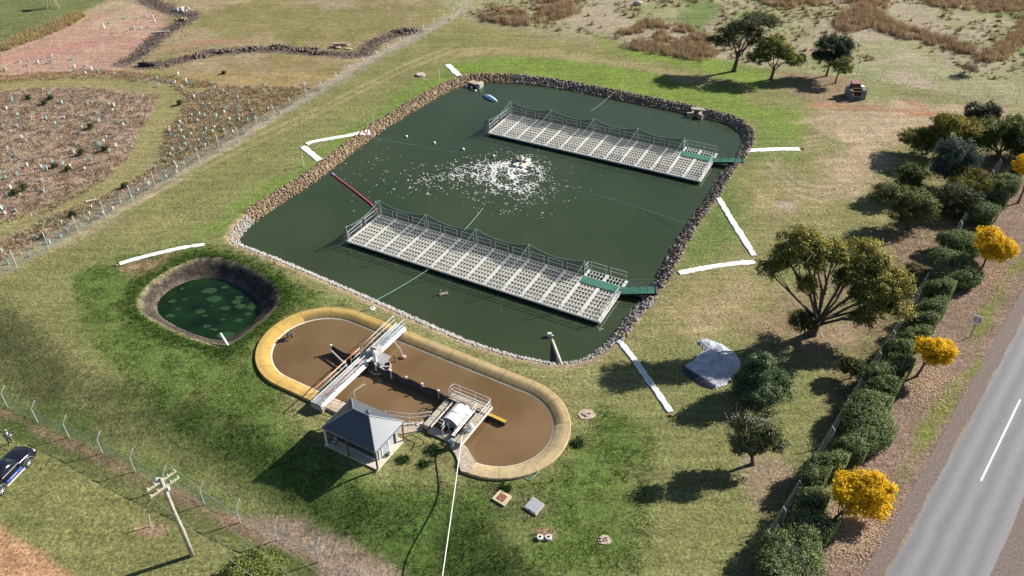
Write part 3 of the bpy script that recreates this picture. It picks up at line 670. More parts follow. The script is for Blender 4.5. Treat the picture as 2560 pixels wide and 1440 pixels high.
def loop(pts, z, rr=.3):
    P_ = [np.array(p) for p in pts]; out = [P_[0]]
    for a, b, c in zip(P_[:-2], P_[1:-1], P_[2:]):
        d1 = (a-b)/np.linalg.norm(a-b); d2 = (c-b)/np.linalg.norm(c-b)
        for t in (0, .5, 1): out.append(b+d1*rr*(1-t)**2+d2*rr*t**2)
    out.append(P_[-1]); return [TP(p[0], p[1], z) for p in out]
for pts, po in (([(-30.85,42.2),(-30.85,43.1),(-26.92,43.1),(-26.92,38.3)], [(-30.85,42.3),(-30.2,43.1),(-28.6,43.1),(-27.3,43.1),(-26.92,41.2),(-26.92,39.8),(-26.92,38.5)]),
                ([(-30.5,42.12),(-27.75,42.12),(-27.75,38.4)], [(-30.45,42.12),(-29.1,42.12),(-27.75,41.7),(-27.75,40.2),(-27.75,38.6)]),
                ([(-30.4,38.9),(-28.9,38.9),(-28.9,38.2)], [(-30.3,38.9),(-28.9,38.4)])):
    mb = MB()
    for h in (1.0, .55): mb.tube(loop(pts, wz+.09+h), .032 if h == 1 else .026, 6)
    mb.build('handrail', galv, rt, True, True)
    for u, n in po: MB().tube([TP(u, n, wz), TP(u, n, wz+1.08)], .03, 6).build('rail_post', galv, rt, True)
mb = MB(); mb.sphere(TP(-27.15, 40.0, wz+.45), .32, 10, 6); mb.sphere(TP(-27.2, 39.7, wz+.3), .24, 8, 6); mb.build('white_float_bag', white_m, rt, True)
mb = MB(); g0 = TP(-27.6, 37.9, .2); mb.cyl(g0, .14, .75, 10); mb.sphere(g0+Vector((0,0,.8)), .28, 10, 6, (1,1,.7)); mb.box(g0+Vector((-.1,.2,.55)), (.35,.2,.3)); mb.build('gearbox', mat('gear_blue', (.26,.36,.42), .5, var=.2, scale=8), rt, True)
# deflector wall with a yellow top
df = thing('deflector_wall', 'angled concrete deflector wall with yellow top beside the rotor', 'wall', TP(-26, 42.6, TANK_Z))
dpts = [(-27.3,42.55), (-26.6,42.62), (-25.2,42.55)]
mb = MB(); mb2 = MB()
for a, b_ in zip(dpts[:-1], dpts[1:]):
    mb.bar(TP(*a, -.35), TP(*b_, -.35), .3, 1.3)
    mb2.bar(TP(*a, .315), TP(*b_, .315), .31, .03)
mb.build('wall_body', mat('wet_concrete', (.05,.045,.035), .6, var=.3, scale=3), df, True)
mb2.build('yellow_cap', mat('ochre_cap', (.52,.33,.05), .8, var=.25, scale=4), df, True)
# broken rendered edge and stone-pitched walkway between hut and rotor
sw = thing('stone_walkway', 'low stone-pitched walkway with handrail between shed and rotor', 'walkway', TP(-32, 38, .1))
wp = [(-33.6,36.9), (-32.2,37.35), (-31.2,38.4), (-30.95,38.6)]
poly = [TP(-34.6,36.45), TP(-32.2,37.0), TP(-31.0,38.2), TP(-30.95,39.5), TP(-32.4,38.45), TP(-33.2,37.95), TP(-34.6,37.75)]
mb = MB(); mb.prism([(p.x, p.y) for p in poly], -.3, .21); mb.build('slab', mat('worn_paving', (.40,.32,.26), .9, var=.25, scale=3, bump=.4), sw, True)
for k in range(11):
    t = k/10; a = TP(-34.1+3.0*t, 37.75+1.45*t*t, .2)
    mb = MB(); mb.box(a+Vector((random.uniform(-.05,.05), random.uniform(-.05,.05), .02)), (random.uniform(.22,.34), random.uniform(.3,.45), .14), Matrix.Rotation(R(random.uniform(-40,-5)), 3, 'Z'))
    mb.build('stone', mat('pale_stone', (.58,.54,.47), .9, var=.25, scale=5, objvar=.25), sw, True)
mb = MB()
for h in (.95, .5): mb.tube([TP(-34.6,37.8,.2+h), TP(-32.4,38.5,.2+h), TP(-31.0,39.6,.2+h), TP(-30.85,39.7,.2+h*.98)], .03, 6)
mb.build('handrail', galv, sw, True, True)
for u, n in ((-34.4,37.85), (-32.4,38.5), (-31.05,39.55)): MB().tube([TP(u, n, 0), TP(u, n, 1.15)], .03, 6).build('rail_post', galv, sw, True)
sw2 = thing('stone_walkway', 'cracked concrete edging between the rotor and the rounded tank end', 'edging', TP(-26, 37.8, .1))
poly = [TP(-27.9,37.9), TP(-26.9,37.3), TP(-25.6,36.1), TP(-24.9,36.3), TP(-25.1,37.55), TP(-26.6,38.5), TP(-27.4,38.75)]
mb = MB(); mb.prism([(p.x, p.y) for p in poly], -.3, .262); mb.build('slab', mat('cracked_render', (.40,.34,.27), .92, var=.45, scale=3.5, bump=.6), sw2, True)
mb = MB()
for h in (.95, .5): mb.tube([TP(-39.4,36.5,.25+h), TP(-36.2,36.9,.25+h)], .026, 6)
sh_ = thing('handrail_section', 'short galvanised handrail on the tank rim behind the shed', 'handrail', TP(-38, 36.6, .25))
mb.build('rails', galv, sh_, True)
for u, n in ((-39.3,36.5), (-37.7,36.7), (-36.3,36.9)): MB().tube([TP(u, n, .1), TP(u, n, 1.2)], .028, 6).build('rail_post', galv, sh_, True)
mb = MB(); pq = PZ(888, 1000, -.2); mb.tube([pq+Vector((0,0,-.3)), pq+Vector((0,0,1.1)), pq+Vector((.9,.75,1.25))], .035, 6); mb.solo('dip_pipe', rope_w, 'thin bent dip pipe rising from the brown water behind the shed', 'pipe')

# ================================================================== SHED
hut = thing('pump_shed', 'small grey shed with dark hipped steel roof and veranda posts', 'shed', (-12.28, 47.2, 0), R(-29.6))
HL, HW, EZ, RZ = 5.45, 3.85, 2.35, 3.75
hx, hy = HL/2, HW/2; rx = .82
roofs = {'front': [(-hx,-hy,EZ),(hx,-hy,EZ),(rx,0,RZ),(-rx,0,RZ)], 'back': [(hx,hy,EZ),(-hx,hy,EZ),(-rx,0,RZ),(rx,0,RZ)], 'right': [(hx,-hy,EZ),(hx,hy,EZ),(rx,0,RZ)], 'left': [(-hx,hy,EZ),(-hx,-hy,EZ),(-rx,0,RZ)]}
roofm = mat('blue_grey_steel', (.125,.14,.165), .42, .25, var=.06, scale=3)
for k, q in roofs.items():                          # ribbed sheets: ribs run up the slope
    q = [Vector(v) for v in q]; e0, e1 = q[0], q[1]; top = q[2:]; mb = MB(); n = 60
    ex = (e1-e0); nrm = (q[1]-q[0]).cross(q[2]-q[0]).normalized(); L = ex.length; ed = ex.normalized()
    tt = [(t-e0).dot(ed) for t in top]; t_lo, t_hi = min(tt), max(tt)
    upv = (top[0]-e0)-ed*tt[0]
    for i in range(n):
        s0, s1 = L*i/n, L*(i+1)/n
        def hgt(s): return 1 if t_lo <= s <= t_hi else (s/t_lo if s < t_lo else (L-s)/(L-t_hi))
        o = nrm*(.028 if i % 2 else .0)
        a, b_ = e0+ed*s0, e0+ed*s1
        mb.add([a+o, b_+o, b_+upv*max(0, hgt(s1))+o, a+upv*max(0, hgt(s0))+o], [(0,1,2,3)])
        if i: 
            o2 = nrm*(.0 if i % 2 else .028); mb.add([a+o, a+o2, a+upv*max(0, hgt(s0))+o2, a+upv*max(0, hgt(s0))+o], [(0,1,2,3)])
    rf = mb.build('roof_sheet', roofm, hut)
for a, b_ in (((-rx,0,RZ),(rx,0,RZ)), ((rx,0,RZ),(hx,-hy,EZ)), ((rx,0,RZ),(hx,hy,EZ)), ((-rx,0,RZ),(-hx,hy,EZ)), ((-rx,0,RZ),(-hx,-hy,EZ))):
    MB().tube([Vector(a)+Vector((0,0,.03)), Vector(b_)+Vector((0,0,.03))], .055, 6).build('ridge_cap', mat('ridge_grey', (.30,.32,.35), .4, .3, var=.06, scale=3), hut)
mb = MB()
for a, b_ in (((-hx,-hy),(hx,-hy)), ((hx,-hy),(hx,hy)), ((hx,hy),(-hx,hy)), ((-hx,hy),(-hx,-hy))):
    mb.bar((*a, EZ-.06), (*b_, EZ-.06), .10, .13)
mb.build('gutter', mat('gutter_grey', (.24,.26,.29), .4, .3, var=.06, scale=3), hut)
mb = MB(); mb.cyl((.45, .33, 3.25), .11, .45, 10); mb.sphere((.45, .33, 3.78), .21, 12, 8, (1,1,.8)); mb.build('roof_vent', roofm, hut)
mb = MB(); mb.box((0, 0, .0), (HL-.15, HW-.1, .30)); mb.build('slab', mat('shed_slab', (.55,.50,.42), .9, var=.15, scale=3), hut)
wallm = mat('grey_cladding', (.40,.43,.45), .6, var=.06, scale=3)
mb = MB(); mb.box((-.1, .35, 1.25), (4.5, 2.6, 2.2)); mb.build('wall', wallm, hut)
mb = MB(); mb.box((2.18, -.55, 1.1), (.05, .1, 1.9)); mb.box((2.18, .35, 1.1), (.05, .1, 1.9)); mb.box((2.18, -.1, 2.0), (.05, .8, .08)); mb.build('door_frame', white_m, hut)
d_ = MB().box((2.165, -.1, 1.08), (.03, .8, 1.82)).build('door', mat('door_grey', (.33,.37,.42), .55, var=.06, scale=4), hut)
MB().box((2.2, .2, 1.05), (.05,.1,.04)).build('handle', dark_m, d_)
mb = MB(); mb.box((2.19, 1.2, 1.1), (.06, .16, 1.9)); mb.build('drain_pipe', dark_m, hut)
mb = MB(); mb.box((-.3, -1.0, .95), (3.9, .04, 1.4)); mb.build('front_screen', mat('dark_mesh', (.035,.04,.05), .7, var=.2, scale=6), hut)  # dark panel on the front wall under the veranda roof
MB().bar((-2.2,-1.3,.42), (1.9,-1.3,.42), .05, .05).build('front_rail', alu, hut)
for x, y, m_ in ((-hx+.12,-hy+.1,white_m), (hx-.12,-hy+.1,brown_m), (hx-.12,hy-.1,brown_m), (-hx+.12,hy-.1,brown_m), (-.35,-hy+.1,brown_m)):
    MB().bar((x, y, .1), (x, y, EZ), .11, .11).build('veranda_post', m_, hut)
for x, y in ((-hx+.05,-hy-.02), (hx-.02,-hy+.0)):
    MB().tube([(x, y, EZ-.1), (x, y+.12, EZ-.3), (x, y+.12, .35), (x-.05, y-.05, .12)], .05, 8).build('downpipe', white_m, hut)
hr = MB(); hr.tube([(-2.1+.32*math.cos(t), -1.55+.1*math.sin(3*t), .6+.32*math.sin(t)) for t in np.linspace(0, 12.6, 40)], .04, 6)
ho = link_obj('hose_coil', hr.mesh('hose_coil', black_m)); ho.location = hut.location; ho.rotation_euler = hut.rotation_euler; tag(ho, 'coil of black hose hanging under the shed veranda', 'hose')
kb = MB(); kb.sphere((2.45, -.25, .30), .17, 10, 6, (1,1.2,.9)); kb.box((2.4,-.05,.26), (.15,.2,.2))
ko = link_obj('bucket_bag', kb.mesh('bucket_bag', dark_m)); ko.location = hut.location; ko.rotation_euler = hut.rotation_euler; tag(ko, 'small dark bag left on the shed slab by the door', 'bag')

# ================================================================== FLOATING WETLANDS
traym = mat('pale_frame', (.50,.52,.49), .6, var=.12, scale=5)
stripm = mat('pale_strip', (.55,.58,.57), .6, var=.08, scale=5)
greenw = mat('green_decking', (.035,.15,.105), .7, var=.15, scale=4)
bluef = mat('blue_float', (.045,.10,.24), .5, var=.2, scale=5)
stonem = mat('stone_media', (.27,.225,.18), .95, var=.45, scale=9, bump=.6, bscale=22, objvar=.35)
blackw = mat('black_tray', (.010,.011,.013), .6, var=.2, scale=6)
def net_mat():
    m = bpy.data.materials.new('bird_net'); m.use_nodes = True; nt = m.node_tree; L = nt.links; b = nt.nodes['Principled BSDF']
    b.inputs['Base Color'].default_value = (.024,.034,.040,1); b.inputs['Roughness'].default_value = .8
    g = _n(nt, 'ShaderNodeNewGeometry'); n = _n(nt, 'ShaderNodeTexNoise'); n.inputs['Scale'].default_value = .7; L.new(g.outputs['Position'], n.inputs['Vector'])
    r = _n(nt, 'ShaderNodeMapRange'); r.inputs[1].default_value = .3; r.inputs[2].default_value = .7; r.inputs[3].default_value = .55; r.inputs[4].default_value = .72
    L.new(n.outputs[0], r.inputs[0]); L.new(r.outputs[0], b.inputs['Alpha']); return m
netm = net_mat()
topnet = mat('top_net', (.20,.24,.24), .8, alpha=.035)
BAYS, ROWS, CELLS = 14, 10, 5
def tray_mesh(w, d, cells, media=True):
    """a moulded frame with open cells, one mesh"""
    mb = MB(); t = .05; h = .12
    cw = (w-.16)/cells
    mb.box((w/2, t/2, -h/2), (w, t, h)); mb.box((w/2, d-t/2, -h/2), (w, t, h))
    for k in range(cells+1):
        x = .08+cw*k; ww = .10 if k in (0, cells) else .04
        x = .05 if k == 0 else (w-.05 if k == cells else x)
        mb.box((x, d/2, -h/2-.001), (ww, d-2*t, h-.002))
    return mb
def media_mesh(w, d, cells, seed):
    rr = np.random.default_rng(seed); rows = []
    for j in range(5):
        rows.append([Vector((.08+(w-.16)*i/16, .04+(d-.08)*j/4, -.10+rr.uniform(-.025,.025))) for i in range(17)])
    return MB().sheet(rows)
def wetland(name, label, p0, ang, LEN, WID, shore, z0=-.38, shore_rail=True):
    w = thing(name, label, 'floating wetland', (p0.x, p0.y, z0), ang)
    bw = LEN/BAYS; sw_ = .2; rd = WID/ROWS
    tm = tray_mesh(bw-sw_-.01, rd-.01, CELLS).mesh('cell_frame', traym)
    meds = [media_mesh(bw-sw_-.01, rd-.01, CELLS, s).mesh('stone_media', stonem) for s in range(3)]
    tmb = tray_mesh(bw-sw_-.01, rd-.01, CELLS).mesh('cell_frame', traym)
    for i in range(BAYS):
        for j in range(ROWS):
            if i >= BAYS-2 and j >= ROWS-2: continue
            o = link_obj('cell_frame', tm, w); o.location = (i*bw+sw_, j*rd, 0)
            q = link_obj('stone_media', meds[(i*7+j*3) % 3], o)
    for i in range(BAYS+1):
        x = i*bw; d = WID
        MB().box((x+sw_/2-.005, d/2, -.06), (sw_-.02, d, .14)).build('walk_strip', stripm, w)
    mb = MB(); mb.box((LEN/2+.1, WID/2, -.27), (LEN+.1, WID-.25, .14)); mb.build('float_raft', bluef, w)
    for y in (-.03, WID+.02): MB().bar((-.05, y, -.1), (LEN+.25, y, -.1), .05, .16).build('edge_beam', alu, w)
    for x in (-.04, LEN+.26): MB().bar((x, 0, -.1), (x, WID, -.1), .05, .2).build('edge_beam', alu, w)
    # service bay at the back with open black trays, and the green walkway
    x0 = (BAYS-2)*bw
    ext = tray_mesh(bw-sw_-.01, .72, CELLS)
    for i in (0, 1):
        for j in (0, 1):
            o = link_obj('cell_frame', tm, w); o.location = (x0+i*bw+sw_, WID+.06+j*rd, 0)
            MB().box(((bw-sw_)/2, rd/2, -.18), (bw-sw_-.2, rd-.06, .03)).build('black_tray', blackw, o)
    for i in range(3): MB().box((x0+i*bw+sw_/2, WID+.06+rd, -.06), (sw_-.02, 2*rd, .14)).build('walk_strip', stripm, w)
    MB().box((x0+bw+.1, WID+.7, -.27), (2*bw+.1, 1.3, .13)).build('float_raft', bluef, w)
    MB().box((x0+bw+.12, WID-rd, .04), (2*bw+.05, 2*rd-.06, .06)).build('green_walkway', greenw, w)
    up = Vector((0,0,1))
    def rails(a, b, sec, h=1.05):
        a, b = Vector(a), Vector(b); d = b-a; n = max(1, round(d.length/sec))
        for k in range(n):
            s, e = a+d*(k+.06)/n, a+d*(k+.94)/n
            mb = MB(); mb.tube([s-up*0+up*h, e+up*h], .03, 6); mb.tube([s+up*h*.55, e+up*h*.55], .026, 6)
            ps_ = [s+(e-s)*.08, s+(e-s)*.92]
            for q in ps_: mb.tube([q-up*.15, q+up*h], .03, 6)
            mb.build('rail_section', galv, w)
    rails((0, WID, 0), (x0, WID, 0), bw); rails((0, 0, 0), (LEN, 0, 0), bw, .8); rails((0, 0, 0), (0, WID, 0), WID/2)
    rails((LEN+.2, 0, 0), (LEN+.2, WID-2*rd, 0), WID*.4); rails((x0, WID+.1, 0), (x0, WID+1.35, 0), 1.3); rails((x0, WID+1.38, 0), (LEN+.2, WID+1.38, 0), bw)
    # masts and net
    xs = [.15, LEN*.215, LEN*.43, LEN*.645, LEN*.86]; MH = 2.0
    for x in xs:
        for y in (.0, WID):
            MB().tube([(x, y, -.3), (x, y, MH if y else MH*.95)], .035, 6).build('mast', alu, w)
            if y: MB().tube([(x-1.3, y-.05, .1), (x, y, MH-.03), (x+1.3, y-.05, .1)], .013, 4).build('guy_rope', rope_g, w)
        mb = MB(); n = 10
        mb.tube([(x, WID*k/n, MH-.0-.5*4*(k/n)*(1-k/n)) for k in range(n+1)], .016, 4); mb.build('net_rope', rope_g, w)
    def sag(x, amp=.62):
        for a, b in zip(xs[:-1], xs[1:]):
            if a <= x <= b: t = (x-a)/(b-a); return 4*t*(1-t)*amp
        return 0
    xx = np.linspace(xs[0], xs[-1], 49)
    cat = [Vector((x, WID, MH-sag(x))) for x in xx]
    MB().tube(cat, .014, 4).build('net_rope', rope_g, w)
    rows = [cat, [Vector((x, WID+.35, (MH-sag(x))*.5)) for x in xx], [Vector((x, WID+.45, -.25)) for x in xx]]
    MB().sheet(rows).build('net_curtain', netm, w, smooth=True)
    tail = [[Vector((xs[-1], WID, MH)), Vector((xs[-1], WID+.4, -.2))], [Vector((xs[-1]+2.2, WID+.1, .9)), Vector((xs[-1]+2.2, WID+.4, -.2))], [Vector((xs[-1]+3.2, WID+.1, .1)), Vector((xs[-1]+3.2, WID+.3, -.2))]]
    yy = np.linspace(0, 1, 13)
    cl = [Vector((-.05, WID*t, MH-4*t*(1-t)*.75-.15*(1-t))) for t in yy]
    MB().tube(cl, .015, 4).build('net_rope', rope_g, w)
    MB().sheet([cl, [Vector((-.45, p.y, p.z*.45)) for p in cl], [Vector((-.5, p.y, -.25)) for p in cl]]).build('net_curtain', netm, w, smooth=True)
    rows = []
    for t in yy: rows.append([Vector((x, WID*t, MH-sag(x)*(1-.3*math.sin(math.pi*t))-.5*math.sin(math.pi*t))) for x in xx])
    MB().sheet(rows).build('net_cover', topnet, w, smooth=True)
    # gangway to the bank
    M = Matrix.Translation((p0.x, p0.y, z0)) @ Matrix.Rotation(ang, 4, 'Z'); g = M.inverted() @ shore
    gw = 1.15; a = Vector((LEN+.2, WID-rd, .05)); b = Vector((g.x, g.y, g.z+.10)); d = (b-a).normalized(); x = Vector((d.y, -d.x, 0)).normalized()*gw/2
    for k in range(4):
        s, e = a+(b-a)*(k/4+.004), a+(b-a)*((k+1)/4-.004)
        mb = MB(); mb.add([s-x, s+x, e+x, e-x, s-x-up*.06, s+x-up*.06, e+x-up*.06, e-x-up*.06], [(0,1,2,3),(7,6,5,4),(0,4,5,1),(1,5,6,2),(2,6,7,3),(3,7,4,0)]); mb.build('gangway_panel', greenw, w)
    for s_ in (-1, 1):
        MB().bar(a+x*s_-up*.12, b+x*s_-up*.12, .06, .22).build('gangway_beam', black_m, w)
        mb = MB()
        for h in (.95, .5): mb.tube([a+x*s_+up*h, b+x*s_+up*h], .022, 5)
        for k in range(5): mb.tube([a+(b-a)*k/4+x*s_, a+(b-a)*k/4+x*s_+up*.95], .022, 5)
        mb.build('gangway_rail', mat('green_grey_rail', (.20,.28,.27), .5, .3, var=.1, scale=8), w)
    MB().tube([b-x-up*.15, b+x-up*.15], .2, 10).build('gangway_roller', black_m, w)
    return w
PA = PZ(868, 602, -.38); PB = PZ(1501, 805, -.38)
wetland('floating_wetland', 'long floating wetland raft with pink boom tied to its corner', PA, math.atan2(PB.y-PA.y, PB.x-PA.x), 31.2, 6.45, PZ(1640, 727, .0))
PA2 = PZ(1221, 331, -.38); PB2 = PZ(1748.7, 452, -.38)
wetland('floating_wetland', 'long floating wetland raft moored beyond the foaming aerator', PA2, math.atan2(PB2.y-PA2.y, PB2.x-PA2.x), 30.6, 6.9, PZ(1857, 402, .0))

# ================================================================== ON THE POND
wz_ = WATER_Z
def rope(name, pts, r, m, label, sagv=0.0, n=14):
    P_ = [Vector(p) for p in pts]
    if len(P_) == 2 and sagv: P_ = [P_[0].lerp(P_[1], k/n)-Vector((0,0,sagv*4*(k/n)*(1-k/n))) for k in range(n+1)]
    return MB().tube(P_, r, 5).solo(name, m, label, 'rope')
st = P(932, 772)
mb = MB(); mb.cyl(st, .3, .06, 10); mb.tube([st, st+Vector((0,0,.95))], .07, 8); mb.solo('mooring_post', white_m, 'short white-footed mooring post on the bank beside the brown tank', 'post')
rope('mooring_rope', [st+Vector((0,0,.85)), PZ(1070, 674, .1)], .022, rope_g, 'pale green rope running from the bank post to the pink-boomed raft', .15)
rope('mooring_rope', [PZ(1158, 578, .5), PZ(1207, 520, wz_+.02)], .022, rope_g, 'thin rope trailing from the pink-boomed raft towards the foam', .1)
rope('mooring_rope', [PZ(1463, 480, wz_+.02), PZ(1600, 520, wz_+.03), PZ(1712, 556, -.2)], .018, rope_g, 'thin green line stretched over open water to the stony bank')
rope('mooring_rope', [PZ(940, 345, -.2), PZ(1040, 364, wz_+.03), PZ(1162, 385, wz_+.02)], .018, rope_g, 'thin green line from the tan rock bank past the white floats')
q = P(1540, 240); mb = MB(); mb.tube([q, q+Vector((0,0,1.1))], .06, 8); mb.box(q+Vector((0,0,.05)), (.5,.4,.12)); mb.solo('mooring_post', timber, 'dark mooring post on the rocks by the lush green bank', 'post')
rope('mooring_rope', [q+Vector((0,0,1.0)), PZ(1478, 277, wz_)], .02, rope_w, 'pale line from the dark mooring post down into the water', .2)
# red boom
bp = [(830,434),(850,450),(880,472),(905,492),(925,508),(942,527)]
mb = MB(); pts = [PZ(x, y, wz_+.06) for x, y in bp]; mb.tube([pts[0].lerp(pts[1], .25)]+pts[1:], .10, 6)
bo = thing('containment_boom', 'pink-red floating boom with blue end leading to the raft', 'boom', pts[0]); mb.build('boom_tube', mat('pink_boom', (.62,.10,.16), .6, var=.2, scale=4), bo, True)
MB().tube([pts[0], pts[0].lerp(pts[1], .3)], .14, 6).build('blue_end', mat('pale_blue_end', (.35,.45,.75), .6, var=.2, scale=4), bo, True)
for x, y in ((1016,341),(1086,357),(1158,373),(1234,390)):
    MB().sphere(PZ(x, y, wz_+.10), .20, 10, 6).solo('marker_float', white_m, 'round white marker float on open water near the aerator', 'float', 'white marker floats in a row', True)
# half-sunk tarp/board, dock, pontoon pieces in the far corner
pts = [PZ(1209, 238, wz_+.05), PZ(1222, 243, wz_+.10), PZ(1236, 251, wz_+.09), PZ(1244, 254, wz_+.03)]
mb = MB(); mb.tube(pts, [.10, .42, .34, .05], 8); mb.solo('sunken_kayak', mat('pale_blue_hull', (.48,.66,.84), .4, var=.15, scale=3), 'pale blue and white hull half sunk in the pond corner', 'kayak', smooth=True)
dk = thing('outlet_weir', 'small concrete and timber outlet box on rocks at the pond corner', 'weir', PZ(1185, 212, wz_))
a = PZ(1176, 203, -.15); b_ = PZ(1196, 210, -.30); dv = (b_-a).normalized()
mb = MB(); mb.bar(a, b_, 1.2, .12); mb.build('deck', timber, dk, True); 
mb = MB(); mb.bar(b_-Vector((0,0,.15)), b_+dv*.6-Vector((0,0,.15)), 1.2, .9); mb.build('end_wall', conc, dk, True)
for s_ in (-.5, .5):
    nrm = Vector((-dv.y, dv.x, 0)); MB().bar(a+nrm*s_-Vector((0,0,.45)), b_+nrm*s_-Vector((0,0,.4)), .14, .8).build('side_wall', dark_m, dk, True)
mb = MB(); mb.sphere(PZ(1179, 218, wz_+.1), .24, 8, 6); mb.sphere(PZ(1167, 216, wz_+.1), .26, 8, 6); mb.tube([PZ(1176, 221, wz_+.05), PZ(1188, 226, wz_+.05)], .06, 6); mb.sphere(PZ(1189, 227, wz_+.06), .2, 8, 6); mb.solo('float_cluster', white_m, 'tangle of white floats on a line beside the outlet box', 'float')
# concrete intake on the far bank
it = thing('concrete_intake', 'angular concrete intake structure set in the rocky far bank', 'intake', PZ(1745, 290, wz_))
def wallseg(p, q, z1=-.15, t=.28, h=1.3):
    a, b = PZ(*p, z1), PZ(*q, z1); d = Vector((0,0,h/2)); MB().bar(a-d, b-d, t, h).build('wing_wall', mat('pale_concrete', (.36,.33,.27), .9, var=.18, scale=3), it, True)
wallseg((1718,281.5),(1732,281.5)); wallseg((1732.2,281.5),(1733,273.5)); wallseg((1734,273.3),(1757,276)); wallseg((1757.2,276.5),(1747,283.5), t=.32); wallseg((1747.5,284),(1757,287.5), t=.3)
mb = MB(); c_ = PZ(1747, 272, -.05); mb.box(c_, (2.2,1.0,.16), Matrix.Rotation(R(-12), 3, 'Z')); mb.build('cover_slab', MATS['pale_concrete'], it, True)
# aerator
ae = thing('aerator', 'floating surface aerator with pale deck and grey motor in white foam', 'aerator', PZ(1305, 405, wz_))
c_ = PZ(1305, 406, wz_+.12)
for k, (dx, dy) in enumerate(((-.35,.15), (.35,-.15))):
    mb = MB(); mb.box(c_+Vector((dx*1.3, dy*1.3, 0)), (.55, 2.5, .28), Matrix.Rotation(R(-25), 3, 'Z')); mb.build('float', mat('cream_float', (.62,.58,.50), .6, var=.15, scale=5), ae, True)
mb = MB(); mb.cyl(c_+Vector((-.15,.2,.1)), .26, .55, 10); mb.cyl(c_+Vector((-.15,.2,.65)), .3, .3, 10, .1); mb.build('motor', mat('motor_pale', (.5,.5,.48), .5, var=.15, scale=8), ae, True)
mb = MB(); mb.box(c_+Vector((-.2,.1,.16)), (1.6,.5,.06), Matrix.Rotation(R(-25), 3, 'Z')); mb.build('bracket', dark_m, ae, True)
# foam: flat ragged flecks lying on the water, denser by the aerator
rr = np.random.default_rng(21); fv = []; ff = []
ctr = PZ(1285, 425, wz_)
def fleck(x, y, s):
    n = int(rr.integers(5, 9)); b0 = len(fv); a0 = rr.random()*6.3; el = rr.uniform(.3, .8); th = rr.normal(-.35, .5)
    for k in range(n):
        a = a0+2*math.pi*k/n; r_ = s*rr.uniform(.5, 1.2); px_, py_ = r_*math.cos(a), r_*math.sin(a)*el
        fv.append((x+px_*math.cos(th)-py_*math.sin(th), y+px_*math.sin(th)+py_*math.cos(th), wz_+.012+rr.random()*.02))
    ff.append(tuple(range(b0, b0+n)))
def fpx(cx, cy, sx, sy, n, smin, smax, ring=None):
    for _ in range(n):
        px_, py_ = rr.normal(cx, sx), rr.normal(cy, sy)
        p = PZ(px_, py_, wz_); m_ = fbm(np.array([p.x]), np.array([p.y]), .7, 3)[0]
        rid = abs(m_-.5)
        if rid > .028 and rr.random() > .05: continue
        fleck(p.x, p.y, rr.uniform(smin, smax))
fpx(1266, 434, 46, 22, 13000, .035, .10); fpx(1288, 420, 24, 10, 3600, .06, .15); fpx(1190, 432, 66, 14, 3000, .04, .10); fpx(1290, 470, 56, 24, 4200, .03, .09); fpx(1060, 450, 70, 20, 900, .04, .12); fpx(1330, 500, 70, 26, 500, .03, .09); fpx(930, 430, 60, 40, 350, .04, .10)
for k in range(420):                                                     # rope of foam curling off to the left and a ring
    t = rr.random(); px_ = 1270-215*t+rr.normal(0, 7); py_ = 408+50*t**1.3+rr.normal(0, 4+8*t); p = PZ(px_, py_, wz_)
    if rr.random() > .15+.5*t: fleck(p.x, p.y, rr.uniform(.06, .20)*(1-.35*t))
for k in range(420):
    a = rr.uniform(0, 2*math.pi); p = PZ(1292+62*math.cos(a)+rr.normal(0, 5), 440+34*math.sin(a)+rr.normal(0, 4), wz_); fleck(p.x, p.y, rr.uniform(.05, .17))
me = bpy.data.meshes.new('foam'); me.from_pydata(fv, [], ff); me.materials.append(mat('foam', (.80,.82,.80), .9, var=.12, scale=6)); fo = link_obj('foam', me)
tag(fo, 'white foam flecks spreading over the pond round the aerator', 'foam', kind='stuff')
# little instruments and pipe in the near part of the pond
for px_, py_, l in ((1109,735,'small float with two short sticks between raft and pebble bank'),):
    c_ = PZ(px_, py_, wz_+.05); mb = MB(); mb.box(c_, (.9,.4,.12), Matrix.Rotation(R(20), 3, 'Z')); mb.tube([c_+Vector((-.3,0,0)), c_+Vector((-.3,0,.55))], .06, 6); mb.tube([c_+Vector((.3,0,0)), c_+Vector((.3,0,.45))], .05, 6); mb.solo('sensor_float', timber, l, 'float')
c_ = PZ(1374, 839, wz_+.1); mb = MB(); mb.box(c_+Vector((0,0,.12)), (.42,.3,.4)); mb.box(c_, (.8,.12,.08)); mb.tube([c_, c_+Vector((0,0,-.5))], .06, 6); mb.solo('sensor_float', galv, 'grey level gauge box above the sunken pipe', 'gauge')
pa, pb = PZ(1380, 850, wz_-.15), PZ(1404, 914, -.25)
mb = MB(); mb.tube([pa, pa.lerp(pb, .4), pb], .17, 8); mb.solo('outfall_pipe', mat('pale_pipe', (.50,.50,.43), .8, var=.3, scale=3), 'pale pipe sloping from the pebble bank into the pond', 'pipe', smooth=True)

